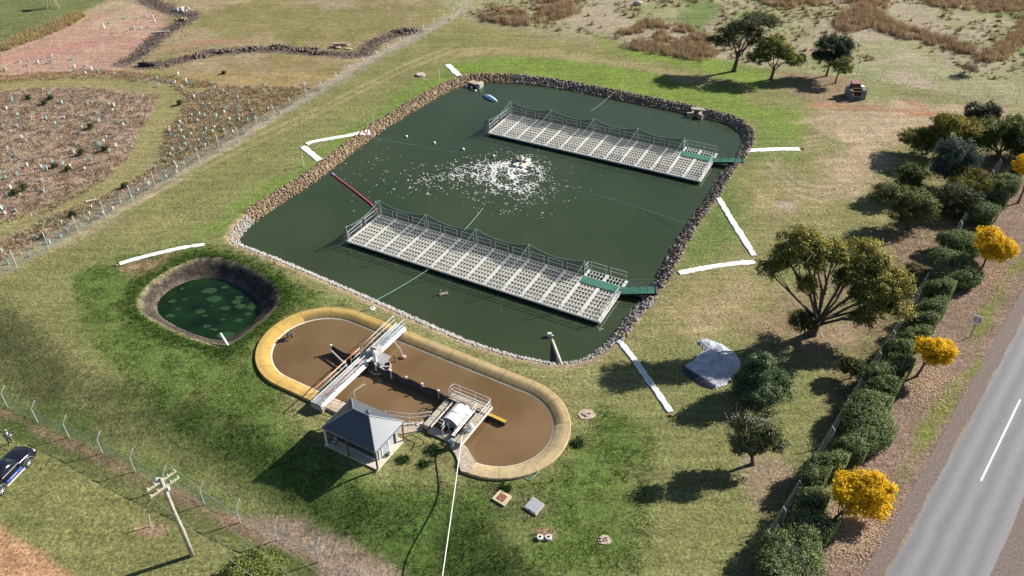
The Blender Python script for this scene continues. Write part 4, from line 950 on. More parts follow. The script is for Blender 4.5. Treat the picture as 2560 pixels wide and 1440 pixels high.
# ================================================================== ROCK ARMOUR ON THE POND BANK
bank = thing('rock_bank', None, None); bank['kind'] = 'structure'; del_keys = [k for k in ('label', 'category') if k in bank]
bank['label'] = 'band of loose rock armour round the edge of the pond'
rr = np.random.default_rng(3)
ico = bmesh.new(); bmesh.ops.create_icosphere(ico, subdivisions=1, radius=1.0); IV = np.array([v.co[:] for v in ico.verts]); IF = np.array([[v.index for v in f.verts] for f in ico.faces]); ico.free()
seg = np.vstack([POND, POND[:1]]); sl_ = np.linalg.norm(np.diff(seg, axis=0), axis=1); cum = np.concatenate([[0], np.cumsum(sl_)]); per = cum[-1]
def along(s):
    i = np.clip(np.searchsorted(cum, s, 'right')-1, 0, len(sl_)-1); t = (s-cum[i])/sl_[i]; return seg[i]+(seg[i+1]-seg[i])*t[:, None], (seg[i+1]-seg[i])/sl_[i][:, None]
rock_m = [mat('tan_rock', (.28,.20,.125), .92, var=.35, scale=5, bump=.4, objvar=.2), mat('grey_rock', (.36,.35,.34), .92, var=.3, scale=5, bump=.4, objvar=.2), mat('dark_rock', (.16,.122,.10), .92, var=.35, scale=5, bump=.4, objvar=.2)]
N = 11500; s = rr.uniform(0, per, N); pt, tg = along(s); nr = np.stack([tg[:, 1], -tg[:, 0]], 1)
tst = sdpoly(pt[:, 0]+nr[:, 0]*.3, pt[:, 1]+nr[:, 1]*.3, POND); nr[tst < 0] *= -1
off_ = rr.uniform(-.25, 1.6, N)
near_bank = (pt[:, 1]-(-.48*pt[:, 0]+72)) < 0                  # the bank towards the ditch: pebbles only near the top
px_ = pt[:, 0]; py_ = pt[:, 1]
nb_ = sdpoly(px_, py_, V2([(596,600),(800,690),(1000,777),(1180,855),(1350,902),(1450,900)], WATER_Z), False) < 4
off_ = np.where(nb_, rr.uniform(-.2, 1.05, N), off_)
right_lo = (px_ > 9) & (py_ < 80); 
pos = pt+nr*off_[:, None]
sz = np.where(nb_, rr.uniform(.08, .18, N), rr.uniform(.09, .22, N))
kindr = np.where(nb_ | right_lo & (rr.random(N) < .7), 1, np.where((py_ > 108) & (px_ > 0) | (px_ > 20), np.where(rr.random(N) < .35, 1, 2), np.where(rr.random(N) < .75, 0, 2)))
dark_right = (px_ > 12) & (py_ >= 70); kindr = np.where(dark_right, np.where(rr.random(N) < .18, 1, np.where(rr.random(N) < .25, 0, 2)), kindr)
keep = np.ones(N, bool)
for bxy in ((PZ(1640,727,0), 1.0), (PZ(1857,402,0), 1.0), (PZ(1745,280,0), 1.6)):
    keep &= np.hypot(pos[:, 0]-bxy[0].x, pos[:, 1]-bxy[0].y) > bxy[1]
pos, sz, kindr = pos[keep], sz[keep], kindr[keep]; N = len(pos)
zr = height(pos[:, 0], pos[:, 1], False)+sz*.25
def rot_rand(n):
    q = rr.normal(size=(n, 4)); q /= np.linalg.norm(q, axis=1)[:, None]; a, b, c, d = q.T
    return np.stack([np.stack([1-2*(c*c+d*d), 2*(b*c-a*d), 2*(b*d+a*c)], 1), np.stack([2*(b*c+a*d), 1-2*(b*b+d*d), 2*(c*d-a*b)], 1), np.stack([2*(b*d-a*c), 2*(c*d+a*b), 1-2*(b*b+c*c)], 1)], 1)
RM = rot_rand(N); sq = rr.uniform(.6, 1.1, (N, 1, 3)); wob = rr.uniform(.72, 1.15, (N, len(IV), 1))
d_cam = np.hypot(pos[:, 1], 52); order = np.argsort(d_cam/sz); big = order[:300]; rest = order[300:]
protos = []
for k in range(9):
    v = IV*rr.uniform(.72, 1.15, (len(IV), 1))*rr.uniform(.65, 1.1, (1, 3)); protos.append([np_mesh('rock', v, IF, rock_m[c]) for c in range(3)])
for i in big:
    o = link_obj('rock', protos[i % 9][kindr[i]], bank); o.location = (pos[i, 0], pos[i, 1], zr[i]); o.scale = (sz[i],)*3; o.rotation_euler = tuple(rr.uniform(0, 6.28, 3))
Vr = np.einsum('nij,nkj->nki', RM[rest], IV[None]*wob[rest]*sq[rest])*sz[rest][:, None, None]; Vr[:, :, 0] += pos[rest, 0:1]; Vr[:, :, 1] += pos[rest, 1:2]; Vr[:, :, 2] += zr[rest][:, None]
Fr = (IF[None]+np.arange(len(rest))[:, None, None]*len(IV)).reshape(-1, 3)
o = link_obj('loose_rock', np_mesh('loose_rock', Vr.reshape(-1, 3), Fr, rock_m, np.repeat(kindr[rest], len(IF))), bank); o['kind'] = 'stuff'

# ================================================================== TREES
def leaf_cloud(name, pts, nrm, size, colr, m, rng, flat=.6, aspect=.62):
    """one small bent quad per leaf spray"""
    n = len(pts); d = rng.normal(size=(n, 3)); nv = nrm*flat+d*(1-flat); nv /= np.linalg.norm(nv, axis=1)[:, None]+1e-9
    a = np.cross(nv, rng.normal(size=(n, 3))); a /= np.linalg.norm(a, axis=1)[:, None]+1e-9; b = np.cross(nv, a)
    s = (size*rng.uniform(.6, 1.35, n))[:, None]
    V = np.stack([pts-a*s, pts-b*s*aspect+nv*s*.12, pts+a*s, pts+b*s*aspect+nv*s*.12], 1).reshape(-1, 3)
    F = np.arange(4*n).reshape(n, 4)
    return np_mesh(name, V, F, m, col=np.repeat(colr, 4, axis=0))
leafm = mat('foliage', (1,1,1), .65, var=.18, scale=1.2, vcol=True, spec=.25, trans=.22)
goldm = mat('gold_foliage', (1,1,1), .65, var=.12, scale=1.5, vcol=True, spec=.2, trans=.42)
bark = mat('bark', (.115,.088,.068), .95, var=.4, scale=4, bump=.7); greybark = mat('grey_twigs', (.36,.33,.30), .9, var=.25, scale=6)
def ell_pts(lobe, n, rng, shell=.35, top=-.75):
    """points in the outer shell of an ellipsoid, with outward normals"""
    d = rng.normal(size=(int(n*1.6)+40, 3)); d /= np.linalg.norm(d, axis=1)[:, None]; d = d[d[:, 2] > top][:n]
    r = 1-shell*rng.random(len(d))**1.6; c = np.array(lobe[:3]); rad = np.array(lobe[3:6])
    nn = d/rad; nn /= np.linalg.norm(nn, axis=1)[:, None]
    return c+d*rad*r[:, None], nn
LEAF_K, LEAF_N = .66, 2.6
def crown_cloud(lobes, n, rng, clump=.45, per=26, cols=((.05,.075,.02), (.09,.11,.03)), top=-.7, leaf=.13, shell=.35, flatten=.7, tip=None, droop=0.0):
    vol = np.array([l[3]*l[4]+l[3]*l[5] for l in lobes]); w_ = vol/vol.sum(); P_, Nn, Cc = [], [], []
    for l, ww in zip(lobes, w_):
        k = max(4, int(n*ww/per)); cp, cn = ell_pts(l, k, rng, shell, top)
        cc = np.asarray(cols[0])+(np.asarray(cols[1])-np.asarray(cols[0]))*rng.random((len(cp), 1))
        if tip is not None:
            f = np.clip((cn @ np.array(tip[0])-.0)*1.4, 0, 1)[:, None]*rng.uniform(.4, 1, (len(cp), 1)); cc = cc*(1-f)+np.asarray(tip[1])*f  # sunlight painted into leaf colour: lighter on tufts facing the given direction
        q = rng.normal(size=(len(cp), per, 3))*clump*np.array([1, 1, flatten])*rng.uniform(.6, 1.25, (len(cp), 1, 1))
        if droop: q[:, :, 2] -= droop*np.abs(rng.normal(size=(len(cp), per)))
        P_.append((cp[:, None]+q).reshape(-1, 3)); qq = q.reshape(-1, 3)/clump; qq = qq/(np.linalg.norm(qq, axis=1)[:, None]+.3); Nn.append(np.repeat(cn, per, 0)*.85+qq*.45+np.array([0,0,.15])); Cc.append(np.repeat(cc, per, 0)*rng.uniform(.8, 1.2, (len(cp)*per, 1)))
    P_, Nn, Cc = np.vstack(P_), np.vstack(Nn), np.vstack(Cc); Nn /= np.linalg.norm(Nn, axis=1)[:, None]
    return P_, Nn, Cc
def px_lobe(box, y, squash=None):
    """ellipsoid seen as that photo box, standing at depth y"""
    x0, y0, x1, y1 = box; c = PY((x0+x1)/2, (y0+y1)/2, y); sc = SC(c.y, c.z); hx_, hv = (x1-x0)/2*sc, (y1-y0)/2*sc
    ry = hx_*.9; rz = math.sqrt(max(hv*hv-.36*ry*ry, (.5*hv)**2))/.8
    return [c.x, c.y, c.z, hx_, ry, rz]
def tree(name, label, base, boxes, n, cols, leaf=.13, clump=.42, trunk=.22, group=None, m=None, tip=None, bare=0, seed=1, dy=None, per=26, droop=0.0, shell=.4, cat='tree', lean=None, flat=.68, bark_m=None, flatten=.7, top=-.7, grow_=1.12):
    rng = np.random.default_rng(seed); b = P(*base) if len(base) == 2 else Vector(base)
    t = thing(name, label, cat, b, 0, group); lobes = []
    for k, bx_ in enumerate(boxes):
        dd = 0 if dy is None else dy[k]; l = px_lobe(bx_, b.y+dd)
        lo = l[2]-l[5]
        if lo < b.z+.2: d_ = b.z+.2-lo; l[5] = max(.4, l[5]-d_/2); l[2] += d_/2
        l[3] *= grow_; l[4] *= grow_; l[5] *= grow_; lobes.append(l)
    leaf = leaf*LEAF_K; n = int(n*LEAF_N); per = int(per*1.3); clump = clump*.55; shell = shell*.9; cols = (tuple(1.5*v for v in cols[0]), tuple(1.6*v for v in cols[1]))
    subs = []                                   # each bough breaks into smaller tufts with gaps between
    for l in lobes:
        k_ = 9 if l[3] > 1.0 else 6
        for _ in range(k_):
            d_ = rng.normal(size=3); d_[2] = abs(d_[2])*.9-.25; d_ /= np.linalg.norm(d_); r_ = rng.uniform(.42, .60)
            subs.append([l[0]+d_[0]*l[3]*.62, l[1]+d_[1]*l[4]*.62, l[2]+d_[2]*l[5]*.62, l[3]*r_, l[4]*r_, l[5]*r_*.85])
    subs += [[l[0], l[1], l[2], l[3]*.72, l[4]*.72, l[5]*.68] for l in lobes]
    P_, Nn, Cc = crown_cloud(subs, n, rng, clump, per, cols, top, leaf, shell, flatten, tip, droop)
    P_[:, 2] = np.maximum(P_[:, 2], b.z+.08)
    me = leaf_cloud('crown', P_-np.array(b), Nn, leaf, Cc, m or leafm, rng, flat); link_obj('crown', me, t)
    # trunk to the fork, limbs to the lobes
    zmin = min(l[2]-l[5]*.45 for l in lobes); cx = np.mean([l[0] for l in lobes]); cy = np.mean([l[1] for l in lobes])
    fork = Vector((b.x+(cx-b.x)*.3, b.y+(cy-b.y)*.3, max(b.z+.6, b.z+(zmin-b.z)*.8)))
    mb = MB(); mb.tube([b-Vector((0,0,.15)), b.lerp(fork, .15), b.lerp(fork, .55)+Vector((rng.normal()*.05, 0, 0)), fork], [trunk*1.5, trunk*1.1, trunk*.92, trunk*.8], 9)
    mb.build('trunk', bark_m or bark, t, True, True)
    mb = MB()
    for l in lobes:
        c = Vector(l[:3]); mid = fork.lerp(c, .5)+Vector((rng.normal()*.2, rng.normal()*.2, .15)); st_ = b.lerp(fork, rng.uniform(.55, 1.0)); mb.tube([st_, mid, c], [trunk*.42, trunk*.27, trunk*.10], 6)
        for k in range(5):
            e, _ = ell_pts(l, 1, rng, .1, -.2); e = Vector(e[0]); s0 = fork.lerp(c, rng.uniform(.35, 1)); mb.tube([s0, s0.lerp(e, .5)+Vector((0,0,.1)), e], [trunk*.14, trunk*.09, trunk*.03], 5)
    mb.build('limbs', bark_m or bark, t, True)
    if bare:
        mb = MB()
        for k in range(bare):
            l = lobes[k % len(lobes)]; e, nn_ = ell_pts(l, 1, rng, .02, .0); e = Vector(e[0])+Vector(nn_[0])*.12; c = Vector(l[:3]).lerp(e, .3); md = c.lerp(e, .55)+Vector(rng.normal(size=3)*.18)
            mb.tube([c, md, e], [.05, .035, .012], 4)
            for j in range(3):
                s0 = c.lerp(e, rng.uniform(.4, .9)); mb.tube([s0, s0+Vector(rng.normal(size=3)*.45)+Vector((0,0,.2))], [.022, .008], 3)
        mb.build('bare_twigs', greybark, t, True)['kind'] = 'stuff'
    return t
DK, OL, YO = (.030,.046,.014), (.085,.098,.026), (.20,.185,.030)
LIT_Y = ((.75,.35,.55), (.38,.34,.05)); LIT_G = ((.6,.2,.7), (.22,.25,.06))  # lit-side direction and colour; paints sunlight into the crown leaves
# far lawn
tree('gum_tree', 'tall dark open-crowned gum tree with dead branches by the far fence', (1835,178), [(1775,80,1850,128),(1815,50,1900,112),(1850,25,1935,75),(1880,40,1958,80),(1800,60,1845,100),(1868,85,1905,130)], 7600, (DK,(.07,.075,.03)), .15, .42, .33, bare=34, seed=4, tip=((.8,.3,.5),(.12,.115,.045)), dy=[-.4,.3,.8,.5,.8,-.6], per=22)
tree('wattle_tree', 'rounded wattle with yellow-green sunny side on the far lawn', (1928,198), [(1870,120,1935,168),(1895,85,1965,140),(1930,105,1995,160),(1965,130,2010,168)], 9000, ((.035,.058,.014),(.07,.095,.02)), .14, .36, .24, tip=LIT_Y, seed=5, dy=[0,.6,-.4,0])
tree('cypress_tree', 'dark spiky cypress tree behind a smaller pale tree', (2066,190), [(2028,125,2080,165),(2045,88,2110,140),(2085,95,2140,150),(2060,120,2120,160)], 8000, ((.018,.032,.016),(.035,.055,.025)), .15, .34, .17, seed=6, flatten=1.1)
tree('small_wattle', 'small leaning olive tree in front of the dark cypress', (2088,208), [(2078,142,2140,188)], 2800, ((.05,.065,.018),(.10,.11,.03)), .12, .3, .12, seed=7, tip=LIT_G)
# grove on the right
tree('wattle_tree', 'olive wattle leaning over the worn yard with long shadow', (2318,385), [(2262,325,2330,372),(2300,318,2360,360),(2285,340,2345,380)], 7000, ((.035,.05,.014),(.08,.09,.022)), .14, .36, .2, tip=LIT_Y, seed=8, grow_=1.42)
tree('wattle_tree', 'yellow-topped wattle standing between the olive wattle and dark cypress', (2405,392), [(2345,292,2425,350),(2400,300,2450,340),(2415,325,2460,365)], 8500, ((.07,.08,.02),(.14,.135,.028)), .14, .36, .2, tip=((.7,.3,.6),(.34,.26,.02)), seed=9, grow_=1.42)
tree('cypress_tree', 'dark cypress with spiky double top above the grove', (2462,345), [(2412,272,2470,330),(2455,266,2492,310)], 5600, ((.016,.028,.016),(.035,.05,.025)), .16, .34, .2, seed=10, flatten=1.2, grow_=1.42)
tree('dense_evergreen', 'broad dense evergreen tree whose trunk stands at the boundary fence', (2498,392), [(2440,300,2510,375),(2480,300,2555,372),(2430,330,2480,385),(2510,335,2562,395)], 11000, ((.028,.046,.012),(.06,.082,.02)), .15, .42, .36, tip=LIT_G, seed=11, dy=[.4,0,-.2,-.5], grow_=1.42)
tree('dense_evergreen', 'dark evergreen tree at the end of the hedge', (2556,395), [(2515,300,2600,372),(2540,345,2610,400)], 6500, ((.018,.03,.012),(.035,.05,.018)), .15, .42, .3, seed=12, grow_=1.42)
tree('blue_cedar', 'blue-green weeping cedar in the middle of the grove', (2385,470), [(2340,400,2425,455),(2375,350,2418,400),(2400,380,2440,440),(2330,390,2375,430),(2350,350,2400,420)], 10500, ((.030,.052,.040),(.075,.105,.088)), .13, .3, .26, seed=13, droop=.35, tip=((.8,.2,.4),(.13,.165,.135)), grow_=1.42)
tree('wattle_tree', 'dark olive wattle beside bare grey branches in the grove', (2290,492), [(2250,412,2310,455),(2262,440,2305,475),(2232,440,2280,490)], 6000, ((.024,.038,.012),(.055,.07,.018)), .13, .36, .18, tip=LIT_G, seed=14, bare=12, grow_=1.42)
tree('golden_wattle', 'bright yellow-olive wattle bush against the boundary fence', (2425,492), [(2378,425,2440,475),(2415,435,2468,490),(2390,455,2450,500)], 7200, ((.07,.08,.018),(.13,.12,.024)), .13, .34, .16, tip=((.6,.3,.6),(.27,.22,.025)), seed=15, grow_=1.42)
tree('tea_tree', 'grey-green scrubby tree with bleached twigs in the grove', (2275,572), [(2185,465,2240,515),(2255,475,2310,525),(2220,505,2280,580),(2280,500,2330,570),(2240,470,2270,500)], 9000, ((.030,.042,.016),(.07,.08,.03)), .12, .36, .2, seed=16, bare=26, tip=LIT_G, per=20, grow_=1.42)
tree('tea_tree', 'loose grey-green scrub tree in front of the yellow-olive bush', (2375,535), [(2340,465,2400,525),(2380,470,2440,520),(2345,500,2410,540)], 7000, ((.035,.047,.018),(.075,.082,.03)), .12, .36, .18, seed=17, bare=22, per=20, grow_=1.42)
# the large spreading gum
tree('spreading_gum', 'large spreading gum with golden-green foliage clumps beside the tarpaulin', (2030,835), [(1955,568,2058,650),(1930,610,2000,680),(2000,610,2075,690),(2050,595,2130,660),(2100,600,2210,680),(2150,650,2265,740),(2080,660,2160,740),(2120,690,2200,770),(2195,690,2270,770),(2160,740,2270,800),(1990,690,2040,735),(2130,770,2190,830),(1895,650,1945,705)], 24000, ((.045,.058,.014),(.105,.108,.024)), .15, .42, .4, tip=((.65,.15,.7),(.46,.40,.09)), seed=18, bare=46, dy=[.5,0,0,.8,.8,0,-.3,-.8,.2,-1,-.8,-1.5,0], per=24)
tree('low_shrub', 'shaded low shrub at the foot of the spreading gum', (2010,838), [(1975,770,2040,835)], 1800, ((.03,.04,.012),(.06,.07,.02)), .12, .34, .08, seed=19, cat='shrub')
tree('small_shrub', 'round olive shrub on dry grass near the boundary fence', (2128,945), [(2104,893,2152,946)], 2600, ((.045,.05,.02),(.085,.085,.03)), .11, .28, .08, seed=20, cat='shrub')
tree('small_shrub', 'rusty olive bush tucked behind the spreading gum', (2285,700), [(2262,660,2300,705)], 2200, ((.055,.05,.02),(.10,.085,.03)), .11, .28, .08, seed=21, cat='shrub')
tree('weeping_conifer', 'blue-green weeping conifer beside the grey tarpaulin', (1902,990), [(1842,920,1970,1000),(1860,890,1940,950),(1880,880,1925,920),(1830,930,1890,990),(1930,930,1980,990)], 11500, ((.035,.062,.028),(.085,.125,.06)), .13, .3, .2, seed=22, droop=.35, tip=((.8,.2,.4),(.19,.26,.12)), top=-.85)
tree('pine_tree', 'sparse pine with bare grey inner twigs and a long trunk shadow', (1882,1160), [(1822,1040,1870,1090),(1850,1035,1895,1075),(1820,1080,1870,1130),(1880,1050,1945,1100),(1900,1080,1960,1130),(1860,1090,1910,1140),(1835,1110,1860,1140)], 6000, ((.05,.066,.024),(.11,.125,.05)), .12, .28, .17, seed=23, bare=60, tip=((.3,0,.9),(.17,.185,.06)), per=20)
tree('clipped_bush', 'rounded bush by the wire fence below the power pole', P(640, 1448), [(572,1395,705,1490)], 6500, ((.045,.066,.02),(.10,.125,.035)), .11, .3, .1, seed=24, cat='shrub', tip=LIT_G)
# autumn trees
for k, (bs, bxs, n, lb) in enumerate((((2084,1300), [(2082,1185,2150,1245),(2140,1175,2205,1235),(2170,1205,2232,1270),(2100,1220,2180,1285),(2150,1240,2220,1298),(2082,1205,2120,1270)], 9500, 'golden autumn tree with the widest crown over pale fallen leaves'),
     ((2290,942), [(2300,845,2355,895),(2330,855,2382,905),(2305,870,2365,912)], 5600, 'small round golden autumn tree beside the 80 sign'),
     ((2447,682), [(2440,568,2500,620),(2475,590,2540,645),(2445,600,2520,652)], 7000, 'golden autumn tree whose crown trails towards the road'),
     ((2545,508), [(2542,390,2600,445),(2550,415,2590,450)], 2600, 'golden autumn tree beside the dark end of the hedge'))):
    tree('autumn_tree', lb, bs, bxs, n, ((.42,.28,.010),(.54,.38,.016)), .135, .28, .12, m=goldm, tip=((-.2,-.2,.9),(.80,.56,.03)), seed=30+k, grow_=1.2, per=14, group='golden autumn trees along the verge', shell=.55)

# ================================================================== HEDGE
HB = [(1905,1330,2046,1470),(1977,1270,2079,1371),(2000,1223,2071,1285),(2000,1176,2060,1235),(2022,1135,2133,1200),(2093,1086,2165,1169),(2112,1000,2225,1126),(2125,980,2237,1060),(2152,945,2270,1014),(2150,915,2275,965),(2215,893,2285,950),(2205,852,2296,912),(2256,825,2324,870),(2276,786,2346,840),(2287,750,2374,812),(2315,702,2394,762),(2340,635,2444,727),(2368,575,2448,652),(2420,508,2502,568),(2462,478,2518,535),(2476,433,2547,495),(2522,420,2553,450)]
HL_ = ['largest clipped hedge mound next to the wide golden tree', 'dark hedge mound close behind the wide golden tree', 'hedge mound pressed against the trunk side of the wide golden tree', 'small round hedge mound above the wide golden tree', 'low broad hedge mound beside the wide golden tree crown', 'separate ball-shaped hedge mound beyond the wide golden tree', 'tall hedge mound next to the ball-shaped mound', 'high-domed hedge mound beside bare verge soil', 'broad lumpy hedge mound below the small golden tree', 'low hedge mound just short of the small golden tree', 'narrow hedge mound beside the trunk of the small golden tree', 'dark hedge mound against the crown of the small golden tree', 'small hedge mound just past the small golden tree', 'hedge mound level with the 80 sign', 'pointed hedge mound beyond the 80 sign', 'rounded hedge mound short of the trailing golden tree', 'wide flat-sided hedge mound by the trunk of the trailing golden tree', 'dark hedge mound behind the crown of the trailing golden tree', 'silvery hedge mound past the trailing golden tree', 'narrow dark hedge mound beside leaf-strewn verge', 'long dark hedge mound near the end of the hedge', 'small last mound at the end of the hedge']
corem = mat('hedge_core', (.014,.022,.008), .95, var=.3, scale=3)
for k, (bx_, lb) in enumerate(zip(HB, HL_)):
    rng = np.random.default_rng(60+k); cx, cy = (bx_[0]+bx_[2])/2, (bx_[1]+bx_[3])/2; hh = 1.15
    c = PZ(cx, cy, hh); sc = SC(c.y, c.z); rx_ = (bx_[2]-bx_[0])/2*sc*1.32; hv = (bx_[3]-bx_[1])/2*sc; rz_ = 1.45
    ry_ = max(.85, math.sqrt(max(hv*hv-(.8*rz_)**2, .3))/.6); ry_ = min(ry_, rx_*1.5)
    b = Vector((c.x, c.y, 0)); b.z = float(height(b.x, b.y, False)); t = thing('hedge_mound', lb, 'hedge', b, 0, 'mounds of the clipped roadside hedge')
    lobes = [[c.x, c.y, b.z+1.2, rx_*.88, ry_*.92, 1.38]]+[[c.x+rng.normal()*rx_*.42, c.y+rng.normal()*ry_*.42, b.z+1.4+rng.uniform(0,.4), rx_*.5, ry_*.5, .9] for _ in range(4)]
    P_, Nn, Cc = crown_cloud(lobes, int(3400+3800*rx_*ry_), rng, .14, 18, ((.075,.120,.042),(.150,.205,.075)), -.95, .1, .16, .8, ((.5,.1,.8),(.23,.28,.115)))  # last pair paints brighter, sunlit tops into the leaf colour
    # clipped flat on the road side
    cut = .92*min(rx_, ry_)+rng.uniform(-.05,.05); dist = (P_[:, 0]-c.x)*rnor.x+(P_[:, 1]-c.y)*rnor.y; over = dist > cut
    P_[over, 0] -= (dist[over]-cut)*rnor.x*.93; P_[over, 1] -= (dist[over]-cut)*rnor.y*.93; P_[:, 2] = np.maximum(P_[:, 2], b.z+.05)
    link_obj('crown', leaf_cloud('crown', P_-np.array(b), Nn, .064, Cc, leafm, rng, .62), t)
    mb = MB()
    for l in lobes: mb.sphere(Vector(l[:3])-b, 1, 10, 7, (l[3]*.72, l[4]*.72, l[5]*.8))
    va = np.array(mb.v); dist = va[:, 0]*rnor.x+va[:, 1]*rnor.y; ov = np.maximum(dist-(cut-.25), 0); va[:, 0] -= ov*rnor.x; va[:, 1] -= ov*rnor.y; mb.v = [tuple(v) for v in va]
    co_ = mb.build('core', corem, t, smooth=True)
    MB().tube([(0,0,-.1), (0,0,.8)], .09, 6).build('trunk', bark, t)

# ================================================================== FENCES
def wire_mat(name, k, c=(.40,.43,.42)):
    m = bpy.data.materials.new(name); m.use_nodes = True; nt = m.node_tree; L = nt.links; b = nt.nodes['Principled BSDF']
    b.inputs['Base Color'].default_value = (*c, 1); b.inputs['Roughness'].default_value = .5; b.inputs['Metallic'].default_value = .2
    uv = _n(nt, 'ShaderNodeUVMap'); sp = _n(nt, 'ShaderNodeSeparateXYZ'); L.new(uv.outputs[0], sp.inputs[0]); outs = []
    for sgn in (1, -1):                                    # two families of diagonal wires
        a = _n(nt, 'ShaderNodeMath', operation='MULTIPLY_ADD'); a.inputs[1].default_value = sgn; L.new(sp.outputs[1], a.inputs[0]); L.new(sp.outputs[0], a.inputs[2])
        s = _n(nt, 'ShaderNodeMath', operation='MULTIPLY'); s.inputs[1].default_value = 1/.075; L.new(a.outputs[0], s.inputs[0])
        f = _n(nt, 'ShaderNodeMath', operation='FRACT'); L.new(s.outputs[0], f.inputs[0])
        t = _n(nt, 'ShaderNodeMath', operation='LESS_THAN'); t.inputs[1].default_value = k; L.new(f.outputs[0], t.inputs[0]); outs.append(t)
    mx = _n(nt, 'ShaderNodeMath', operation='MAXIMUM'); L.new(outs[0].outputs[0], mx.inputs[0]); L.new(outs[1].outputs[0], mx.inputs[1]); L.new(mx.outputs[0], b.inputs['Alpha'])
    MATS[name] = m; return m
chain = wire_mat('chain_link', .17, (.50,.56,.58)); chain2 = wire_mat('chain_link_fine', .08, (.42,.45,.45)); chain3 = wire_mat('chain_link_dull', .035, (.10,.11,.11))
strand_m = mat('dull_wire', (.30,.31,.31), .6, .2, var=.1, scale=6)
def ribbon(a_pts, h0, h1, m, name, par, off):
    me = bpy.data.meshes.new(name); vs = []; fs = []; uvs = []; d = 0; prev = None
    for k, p in enumerate(a_pts):
        if prev is not None: d += (p-prev).length
        prev = p; vs += [p+Vector((0,0,h0))-off, p+Vector((0,0,h1))-off]; uvs.append(d)
    for k in range(len(a_pts)-1): fs.append((2*k, 2*k+2, 2*k+3, 2*k+1))
    me.from_pydata(vs, [], fs); uvl = me.uv_layers.new(name='UVMap')
    for poly in me.polygons:
        for li in poly.loop_indices:
            vi = me.loops[li].vertex_index; uvl.data[li].uv = (uvs[vi//2], h1 if vi % 2 else h0)
    me.materials.append(m); return link_obj(name, me, par)
def fence(name, label, bases, h=1.8, crank=None, m=None, post_r=.03, wires=(), mesh_mat=None, post_mat=None, rail=False):
    b = [Vector(p) for p in bases]; f = thing(name, label, 'fence', b[0])
    for p in b:
        mb = MB(); path = [p-Vector((0,0,.2)), p+Vector((0,0,h))]
        if crank is not None: path.append(p+Vector((crank[0], crank[1], h+crank[2])))
        mb.tube(path, post_r, 6); mb.build('post', post_mat or galv, f, True)
    if mesh_mat: ribbon(b, .03, h, mesh_mat, 'wire_mesh', f, f.location)
    for z in wires:
        off = Vector((0,0,z)) if z <= h else Vector((crank[0]*(z-h)/crank[2], crank[1]*(z-h)/crank[2], z))
        MB().tube([p+off for p in b], .0045, 3).build('strand', strand_m, f, True)
    if rail: MB().tube([p+Vector((0,0,h)) for p in b], .025, 5).build('top_rail', galv, f, True)
    return f
fb = [P(x, y) for x, y in ((-140,950),(-60,985),(20,1019),(95,1057),(173,1094),(257,1134),(338,1179),(420,1221),(512,1262),(601,1306),(695,1351),(798,1405),(905,1465),(1010,1530))]
fence('security_fence', 'chain-link fence with cranked posts running below the shed slope', fb, 1.75, (.22,.55,.5), mesh_mat=chain, wires=(1.75, 1.95, 2.1, 2.22), post_r=.045)
br_ = [P(798,1405)+Vector((0,0,1.6)), P(905,1465)+Vector((0,0,.2))]
lf = [P(x, y) for x, y in ((-80,738),(-20,705),(43.7,670),(124,624.5),(196.5,582.5),(265,544),(332.6,505),(390,472),(447,440),(500,408),(551,381),(598,354),(645,326),(687,299),(729,280.6),(769,255),(806,237),(845,217),(878.5,195),(912,176),(944,158),(974,143),(1004.5,126),(1033,111),(1061,93),(1087,77),(1112,61),(1137,48),(1155.7,41))]
fence('boundary_fence', 'long chain-link fence between the tree-guard plantings and pond lawn', lf, 1.75, (-.2,.3,.4), mesh_mat=chain2, wires=(1.75, 1.95, 2.1), post_r=.04)
mb = MB(); a = P(1137,48)+Vector((0,0,1.5)); mb.tube([P(1155.7,41)+Vector((0,0,1.7)), P(1128,53)+Vector((0,0,.1))], .05, 6); mb.solo('corner_brace', galv, 'pale diagonal brace at the far fence corner', 'fence brace')
tf = [P(x, y) for x, y in ((1155.7,41),(1230,55),(1310,72),(1397,89),(1480,107),(1560,122),(1640,136),(1715,148),(1787,158),(1862,166),(1940,173),(2014,181),(2080,186),(2140,191),(2200.6,200.6),(2267.8,211),(2330,222),(2397,234),(2467.7,246),(2540,260),(2612,273))]
fence('paddock_fence', 'light wire fence separating the lawn from the tussock paddock', tf, 1.7, (-.05,.1,.3), mesh_mat=None, wires=(.3, .8, 1.25, 1.7, 1.95), post_r=.032, post_mat=mat('dull_post', (.30,.30,.28), .7, var=.2, scale=6))
hf = [PZ(x, y, 1.95) for x, y in ((1930,1330),(1968,1270),(2008,1205),(2046,1140),(2089.5,1068),(2129,1001),(2167,940),(2207,879.5),(2241.7,826.7),(2273.6,772.5),(2305.6,721),(2336,672.5),(2362,630),(2387.5,590),(2409,552.7),(2432,518),(2461,471),(2488.5,426),(2507,398),(2528,364))]
hf = [Vector((p.x, p.y, float(height(p.x, p.y, False)))) for p in hf]
hfo = fence('hedge_fence', 'chain-link fence with cranked barbed-wire posts behind the roadside hedge', hf, 1.6, (-.28,.12,.4), mesh_mat=chain3, wires=(1.6, 1.75, 1.88, 1.98), post_r=.04)
fence('farm_fence', 'old post-and-wire fence at the edge of the far paddock', [P(x, y) for x, y in ((1155,38),(1095,27),(1037,17),(989,8),(940,-2),(860,-20))], 1.1, None, wires=(.3,.7,1.05), post_r=.05, post_mat=timber)
fence('farm_fence', 'old post-and-wire fence along the tall pale grass by the green field', [P(x, y) for x, y in ((-60,118),(-15,101),(28,86),(75,84),(130,60),(190,38),(258,24),(330,6),(400,-14))], 1.1, None, wires=(.4,.9), post_r=.045, post_mat=timber)

